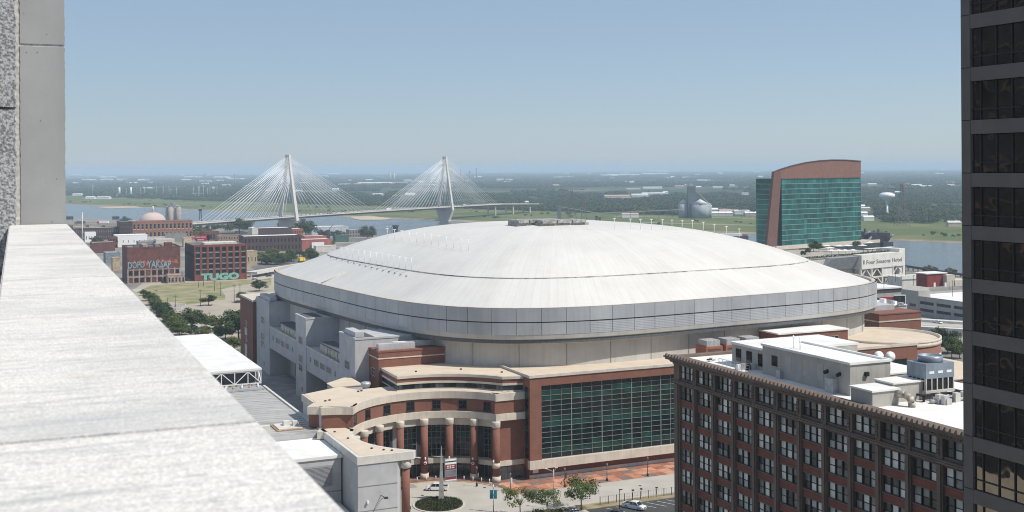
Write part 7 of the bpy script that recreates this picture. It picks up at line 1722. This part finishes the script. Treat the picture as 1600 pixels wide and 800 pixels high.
a_ = at(874, 323, ye - 40); t = thing('loading_tower', 'dark loading tower at the foot of far conveyor', 'tower', (a_.x, ye - 40, -12)); MB().box(a_.x - 3.2, a_.x + 3.2, ye - 44, ye - 36, -13, a_.z).build('shaft', DST, t); MB().box(a_.x - 2, a_.x + 4, ye - 43, ye - 37, a_.z, a_.z + 2.5).build('head', DST, t)
for k, (px, tp, bt) in enumerate(((932, 338, 350), (937, 340, 350))): a_ = at(px, tp, 1850); t = thing('dolphin_post', 'dark riverside post pair beyond the roof edge', 'post', (a_.x, 1850, -13), 0, 'riverside posts beyond the roof'); MB().box(a_.x - 1.6, a_.x + 1.6, 1848, 1852, -14, a_.z).build('shaft', IRON, t); MB().cbox((a_.x, 1850, a_.z), (4, 4, 1)).build('cap', IRON, t)
# levee road and low walls
for k, (p0, p1) in enumerate((((320, 318), (575, 312)), ((830, 326), (900, 322)), ((900, 345), (1180, 352)), ((960, 338), (1180, 341)))):
    A_, B_ = gnd(*p0), gnd(*p1); d_ = (B_ - A_).normalized(); nn = Vector((-d_.y, d_.x, 0)) * 6
    sheet('levee_road', [A_ - nn, B_ - nn, B_ + nn, A_ + nn], mat('gravel_track', (.38, .34, .27), .95, .1, .05), -11.95, kind='structure')
# power plant stacks, substation masts
for k, px in enumerate((186.5, 204.5)):
    yy = 4300.0; a_ = at(px, 292.5, yy); t = thing('plant_stack', 'pale exhaust stack on blue-grey boiler at far power plant', 'chimney', (a_.x, yy, -12), 0, 'twin stacks of the far power plant'); c_ = mat('stack_blue_grey', (.36, .42, .48), .6)
    MB().box(a_.x - 9, a_.x + 9, yy - 8, yy + 8, -13, at(px, 303, yy).z).build('boiler', c_, t); MB().cyl(a_.x, yy, at(px, 304, yy).z, a_.z, 4.2, 3.2, n=12).build('shaft', WHITEMETAL, t); MB().box(a_.x + 9, a_.x + 28, yy - 5, yy + 9, -13, at(px, 306.5, yy).z).build('turbine_hall', WHITEMETAL, t)
for k in range(17):
    px = (145, 197, 219, 226, 245, 255, 264, 267, 276, 302, 310, 312, 318, 324, 328, 333, 339)[k]; yy = 4150.0 + (k % 4) * 60; tp = 289 + (k * 5) % 6; a_ = at(px, tp, yy)
    t = thing('substation_mast', 'thin pale substation mast on the far plain', 'mast', (a_.x, yy, -12), 0, 'substation masts on the far plain'); MB().tube((a_.x, yy, -13), (a_.x, yy, a_.z), .9, .6, n=5).build('shaft', LCONC, t); MB().box(a_.x - 3, a_.x + 3, yy - .5, yy + .5, a_.z - 6, a_.z - 5.2).build('arm', LCONC, t)
for k, (p0, p1, py) in enumerate(((226, 266, 303.5), (300, 340, 302), (300, 340, 306), (240, 300, 307))):
    yy = 4250.0; A_, B_ = at(p0, py, yy), at(p1, py, yy); t = thing('substation_gantry', 'long pale steel substation gantry on the far plain', 'gantry', (A_.x, yy, -12), 0, 'substation gantries on the far plain'); MB().box(A_.x, B_.x, yy, yy + 1.5, A_.z - .8, A_.z + .8).build('beam', LCONC, t)
    for j in range(9): x = A_.x + (B_.x - A_.x) * j / 8; MB().box(x - .5, x + .5, yy, yy + 1, -13, A_.z).build('post', LCONC, t)
# white sheds and roofs scattered over the far plain
FARS = [(137, 283.5, 20), (165, 282.6, 18), (168, 279, 24), (118, 288, 10), (120, 306, 14), (140, 311, 14), (160, 311, 20), (205, 288, 16), (233, 296, 8), (290, 283, 14), (300, 278, 12), (320, 285, 18), (325, 276, 6), (345, 279, 24), (370, 282, 26), (395, 293, 30), (420, 300, 12), (465, 300, 14), (505, 277, 14), (520, 274, 20), (545, 290, 34), (575, 288, 34), (600, 288, 22), (612, 287.5, 50), (640, 305, 14), (590, 306, 16), (660, 287, 10), (707, 285, 6), (770, 269, 22), (800, 267.5, 50), (860, 267.5, 30), (880, 279, 32), (945, 276, 12), (975, 275, 50), (1025, 273.5, 42), (990, 297, 22), (1020, 295, 30), (965, 309, 40), (1000, 307, 26), (1022, 305, 36), (1062, 293, 14), (1075, 291, 10), (1092, 294, 8), (1122, 294, 16), (1040, 303, 8), (1165, 305, 10), (1100, 284, 20), (1352, 330, 16), (1350, 338, 12), (1358, 345, 16), (1347, 326, 10), (1404, 303, 10), (1433, 291, 16), (1448, 293, 18), (1420, 289, 8), (1492, 354, 20), (1140, 334, 30), (1160, 335, 24), (1110, 332, 26), (1125, 338, 40), (1180, 338, 30), (985, 340, 26), (1032, 270, 30)]
rr = random.Random(78)
for k in range(70):
    px = rr.uniform(110, 1500); py = 267.5 - (px - 800) * .0068 + 3 + 26 * rr.random() ** 1.3
    FARS.append((px, py, rr.uniform(3, 14)))
FM = [WHITEMETAL, LCONC, mat('far_tan_roof', (.5, .42, .33), .9), mat('far_pink_roof', (.5, .33, .28), .9), GREYROOF]
rr = random.Random(77)
for k, (px, py, wpx) in enumerate(FARS):
    q = gnd(px, py); y = q.y; w_ = wpx * y / FOC; h_ = max(6.0, 2.2 * y / FOC); d_ = min(w_ * .6, 160)
    t = thing('far_shed', 'pale industrial shed on the hazy plain beyond the river', 'shed', (q.x, y, -12), 0, 'sheds on the far plain'); t.rotation_euler = (0, 0, 0)
    MB().box(q.x - w_ / 2, q.x + w_ / 2, y, y + d_, -12.5, -12 + h_).build('wall', FM[rr.choice((0, 0, 1, 2))], t)
    MB().add([(q.x - w_ / 2 - .5, y - .5, -12 + h_), (q.x + w_ / 2 + .5, y - .5, -12 + h_), (q.x + w_ / 2 + .5, y + d_ + .5, -12 + h_), (q.x - w_ / 2 - .5, y + d_ + .5, -12 + h_), (q.x - w_ / 2, y + d_ / 2, -12 + h_ * 1.45), (q.x + w_ / 2, y + d_ / 2, -12 + h_ * 1.45)], [(0, 1, 5, 4), (2, 3, 4, 5), (1, 2, 5), (3, 0, 4)]).build('roof', FM[rr.choice((0, 0, 0, 1, 3, 4))], t)
for k, (px, tp, lb) in enumerate(((321, 271, 'thin dark chimney on the horizon beyond the pink dome'), (367, 271.5, 'short dark tower on the horizon beside bridge cables'), (706, 265, 'dark refinery column on the horizon near the far pylon'), (734, 267, 'low dark refinery tower on the horizon'), (744.5, 262.5, 'tall dark chimney on the horizon'), (720, 266, 'small refinery column between the horizon chimneys'), (610, 268, 'pale far chimney, one of a pair between the pylons'), (615.5, 268, 'pale far chimney, one of a pair between the pylons'))):
    yy = 9000.0; a_ = at(px, tp, yy); t = thing('far_chimney', lb, 'chimney', (a_.x, yy, -12), 0, 'paired chimneys on the horizon' if k > 5 else None); MB().cyl(a_.x, yy, -13, a_.z, 7, 5, n=10).build('shaft', DCONC if k < 6 else LCONC, t); MB().cyl(a_.x, yy, a_.z - 6, a_.z - 2, 6, n=10).build('collar', DST, t)
# ================================================================== WOODS beyond the river (one mass)
def clump(seed, m_):
    r = random.Random(seed); mb = MB(); vs, fs = [], []
    for k in range(7):
        cx, cy, cz, R_ = r.uniform(-6, 6), r.uniform(-6, 6), r.uniform(3.5, 8.5), r.uniform(3, 5)
        for i in range(34):
            t = r.uniform(0, 6.283); zz = r.uniform(-.5, 1); q = math.sqrt(max(0, 1 - zz * zz)); n_ = Vector((q * math.cos(t), q * math.sin(t), zz)); p = Vector((cx, cy, cz)) + n_ * R_ * r.uniform(.75, 1.05)
            n_ = (n_ + Vector((r.uniform(-.7, .7), r.uniform(-.7, .7), r.uniform(-.3, .7)))).normalized(); u = n_.cross(Vector((r.uniform(-1, 1), r.uniform(-1, 1), 1.3))).normalized(); v = n_.cross(u); s_ = r.uniform(.8, 1.7); j = len(vs)
            vs += [tuple(p - u * s_), tuple(p + v * s_ * .8), tuple(p + u * s_), tuple(p - v * s_ * .8)]; fs.append((j, j + 1, j + 2, j + 3))
    mb.add(vs, fs); me = mb.mesh('wood_clump', m_)
    return me
CL = [bpy.data.objects.new('wood_clump_source', clump(40 + k, LEAFS[(0, 1, 3, 1, 0)[k]])) for k in range(5)]
pts, scl, rots, idx = [], [], [], []
rr = random.Random(5)
def wood_pt(x, y, s, k=None):
    pts.append((x, y, -12.3)); scl.append((s * rr.uniform(.9, 1.5), s * rr.uniform(.9, 1.5), (s if s < 1.5 else 1.5 + (s - 1.5) * .15) * rr.uniform(.75, 1.15))); rots.append((0, 0, rr.uniform(0, 6.28))); idx.append(rr.randrange(5) if k is None else k)
from mathutils import noise as mnoise
shed_xy = [gnd(px, py) for px, py, w_ in FARS]
def blocked(x, y):
    for (px, py, w_), q in zip(FARS, shed_xy):
        ww = w_ * q.y / FOC * .5 + 14
        if abs(x - q.x * y / q.y) < ww and q.y - 330 < y < q.y + 120: return True
    return False
tries = 0
while len(pts) < 19000 and tries < 90000:
    tries += 1
    u = rr.random(); y = 1500 * (20000 / 1500) ** (u ** .8); x = rr.uniform(-.47, .47) * y
    n_ = RN.x * x + RN.y * y
    if n_ < 1775 + 40 * mnoise.noise((x * .004, y * .004, 0)): continue
    d_ = mnoise.noise((x * .0011, y * .0007, 3.0)) + .5 * mnoise.noise((x * .004, y * .003, 9.0))
    if y > 2600 and d_ < -.12: continue
    if blocked(x, y): continue
    wood_pt(x, y, (1.0 + max(0, y - 3000) / 5200) * (.95 + .55 * mnoise.noise((x * .007, y * .004, 5.0))), int((mnoise.noise((x * .003, y * .0018, 7.0)) + 1) * 2.5 + rr.uniform(-.9, .9)) % 5)
for k in range(900):                                # dense front edge of the wood and bushes along the banks
    m_ = rr.uniform(-1400, 3600); n_ = rr.uniform(1772, 1830); x, y = RN.x * n_ + RT.x * m_, RN.y * n_ + RT.y * m_
    if y > 900 and not blocked(x, y): wood_pt(x, y, rr.uniform(.7, 1.15))
for k in range(420):
    m_ = rr.uniform(-900, 3600); n_ = rr.choice((rr.uniform(1440, 1500), rr.uniform(1560, 1700))); x, y = RN.x * n_ + RT.x * m_, RN.y * n_ + RT.y * m_
    if y > 900 and mnoise.noise((x * .006, y * .006, 1)) > .12: wood_pt(x, y, rr.uniform(.2, .55))
me = bpy.data.meshes.new('far_woods'); me.from_pydata(pts, [], [])
a1 = me.attributes.new('scl', 'FLOAT_VECTOR', 'POINT'); a1.data.foreach_set('vector', [c for s in scl for c in s])
a2 = me.attributes.new('rot', 'FLOAT_VECTOR', 'POINT'); a2.data.foreach_set('vector', [c for s in rots for c in s])
a3 = me.attributes.new('idx', 'INT', 'POINT'); a3.data.foreach_set('value', idx)
wd = bpy.data.objects.new('far_woods', me); COL.objects.link(wd); tag(wd, kind='stuff')
ng = bpy.data.node_groups.new('far_woods', 'GeometryNodeTree'); ng.interface.new_socket('Geometry', in_out='INPUT', socket_type='NodeSocketGeometry'); ng.interface.new_socket('Geometry', in_out='OUTPUT', socket_type='NodeSocketGeometry')
gi, go = ng.nodes.new('NodeGroupInput'), ng.nodes.new('NodeGroupOutput')
gg = ng.nodes.new('GeometryNodeGeometryToInstance')
for c in reversed(CL):
    oi = ng.nodes.new('GeometryNodeObjectInfo'); oi.inputs['Object'].default_value = c; ng.links.new(oi.outputs['Geometry'], gg.inputs[0])
ip = ng.nodes.new('GeometryNodeInstanceOnPoints'); ip.inputs['Pick Instance'].default_value = True
def na(nm, ty): n_ = ng.nodes.new('GeometryNodeInputNamedAttribute'); n_.data_type = ty; n_.inputs[0].default_value = nm; return n_.outputs[0]
ng.links.new(gi.outputs[0], ip.inputs['Points']); ng.links.new(gg.outputs[0], ip.inputs['Instance']); ng.links.new(na('scl', 'FLOAT_VECTOR'), ip.inputs['Scale']); ng.links.new(na('rot', 'FLOAT_VECTOR'), ip.inputs['Rotation']); ng.links.new(na('idx', 'INT'), ip.inputs['Instance Index']); ng.links.new(ip.outputs[0], go.inputs[0])
md = wd.modifiers.new('scatter', 'NODES'); md.node_group = ng
# ------------------------------------------------------------------ plaza trees
for k, (px, py, tp, lb) in enumerate(((813, 808, 757, 'airy young tree beside the pole with blue banners'), (855, 806, 762, 'smaller airy young tree between two taller ones'), (908.5, 800, 741, 'tall airy young tree beside the car park fence'))):
    tree_px(px, py, tp, lb, k, 1.35, None, True)
sh = MB(); rr = random.Random(6)
q = gnd(865, 803)
for k in range(900):
    x, y, z = q.x + rr.uniform(-5, 5), q.y + rr.uniform(-1.2, 1.2), rr.uniform(.05, 1.0); s_ = rr.uniform(.1, .22); u = rr.uniform(0, 3.1); sh.add([(x - s_ * math.cos(u), y - s_ * math.sin(u), z - s_), (x + s_ * math.cos(u), y + s_ * math.sin(u), z), (x, y, z + s_)], [(0, 1, 2)])
sh.build('roadside_shrub', LEAFS[2], label='low ragged shrubs under the plaza trees', cat='shrub')
# ================================================================== HAZE
HZ = bpy.data.materials.new('haze'); HZ.use_nodes = True
def haze_nodes():
    N, Lk = HZ.node_tree.nodes, HZ.node_tree.links
    N.remove(N['Principled BSDF'])
    v = N.new('ShaderNodeVolumePrincipled'); v.inputs['Color'].default_value = (0.68, 0.84, 1.0, 1); v.inputs['Density'].default_value = HAZE_D; v.inputs['Anisotropy'].default_value = 0.0
    Lk.new(v.outputs[0], N['Material Output'].inputs['Volume'])
HAZE_D = 9.5e-5
haze_nodes()
MB().box(-125000, 125000, -70000, 125000, -20, 124).build('haze', HZ, kind='stuff')
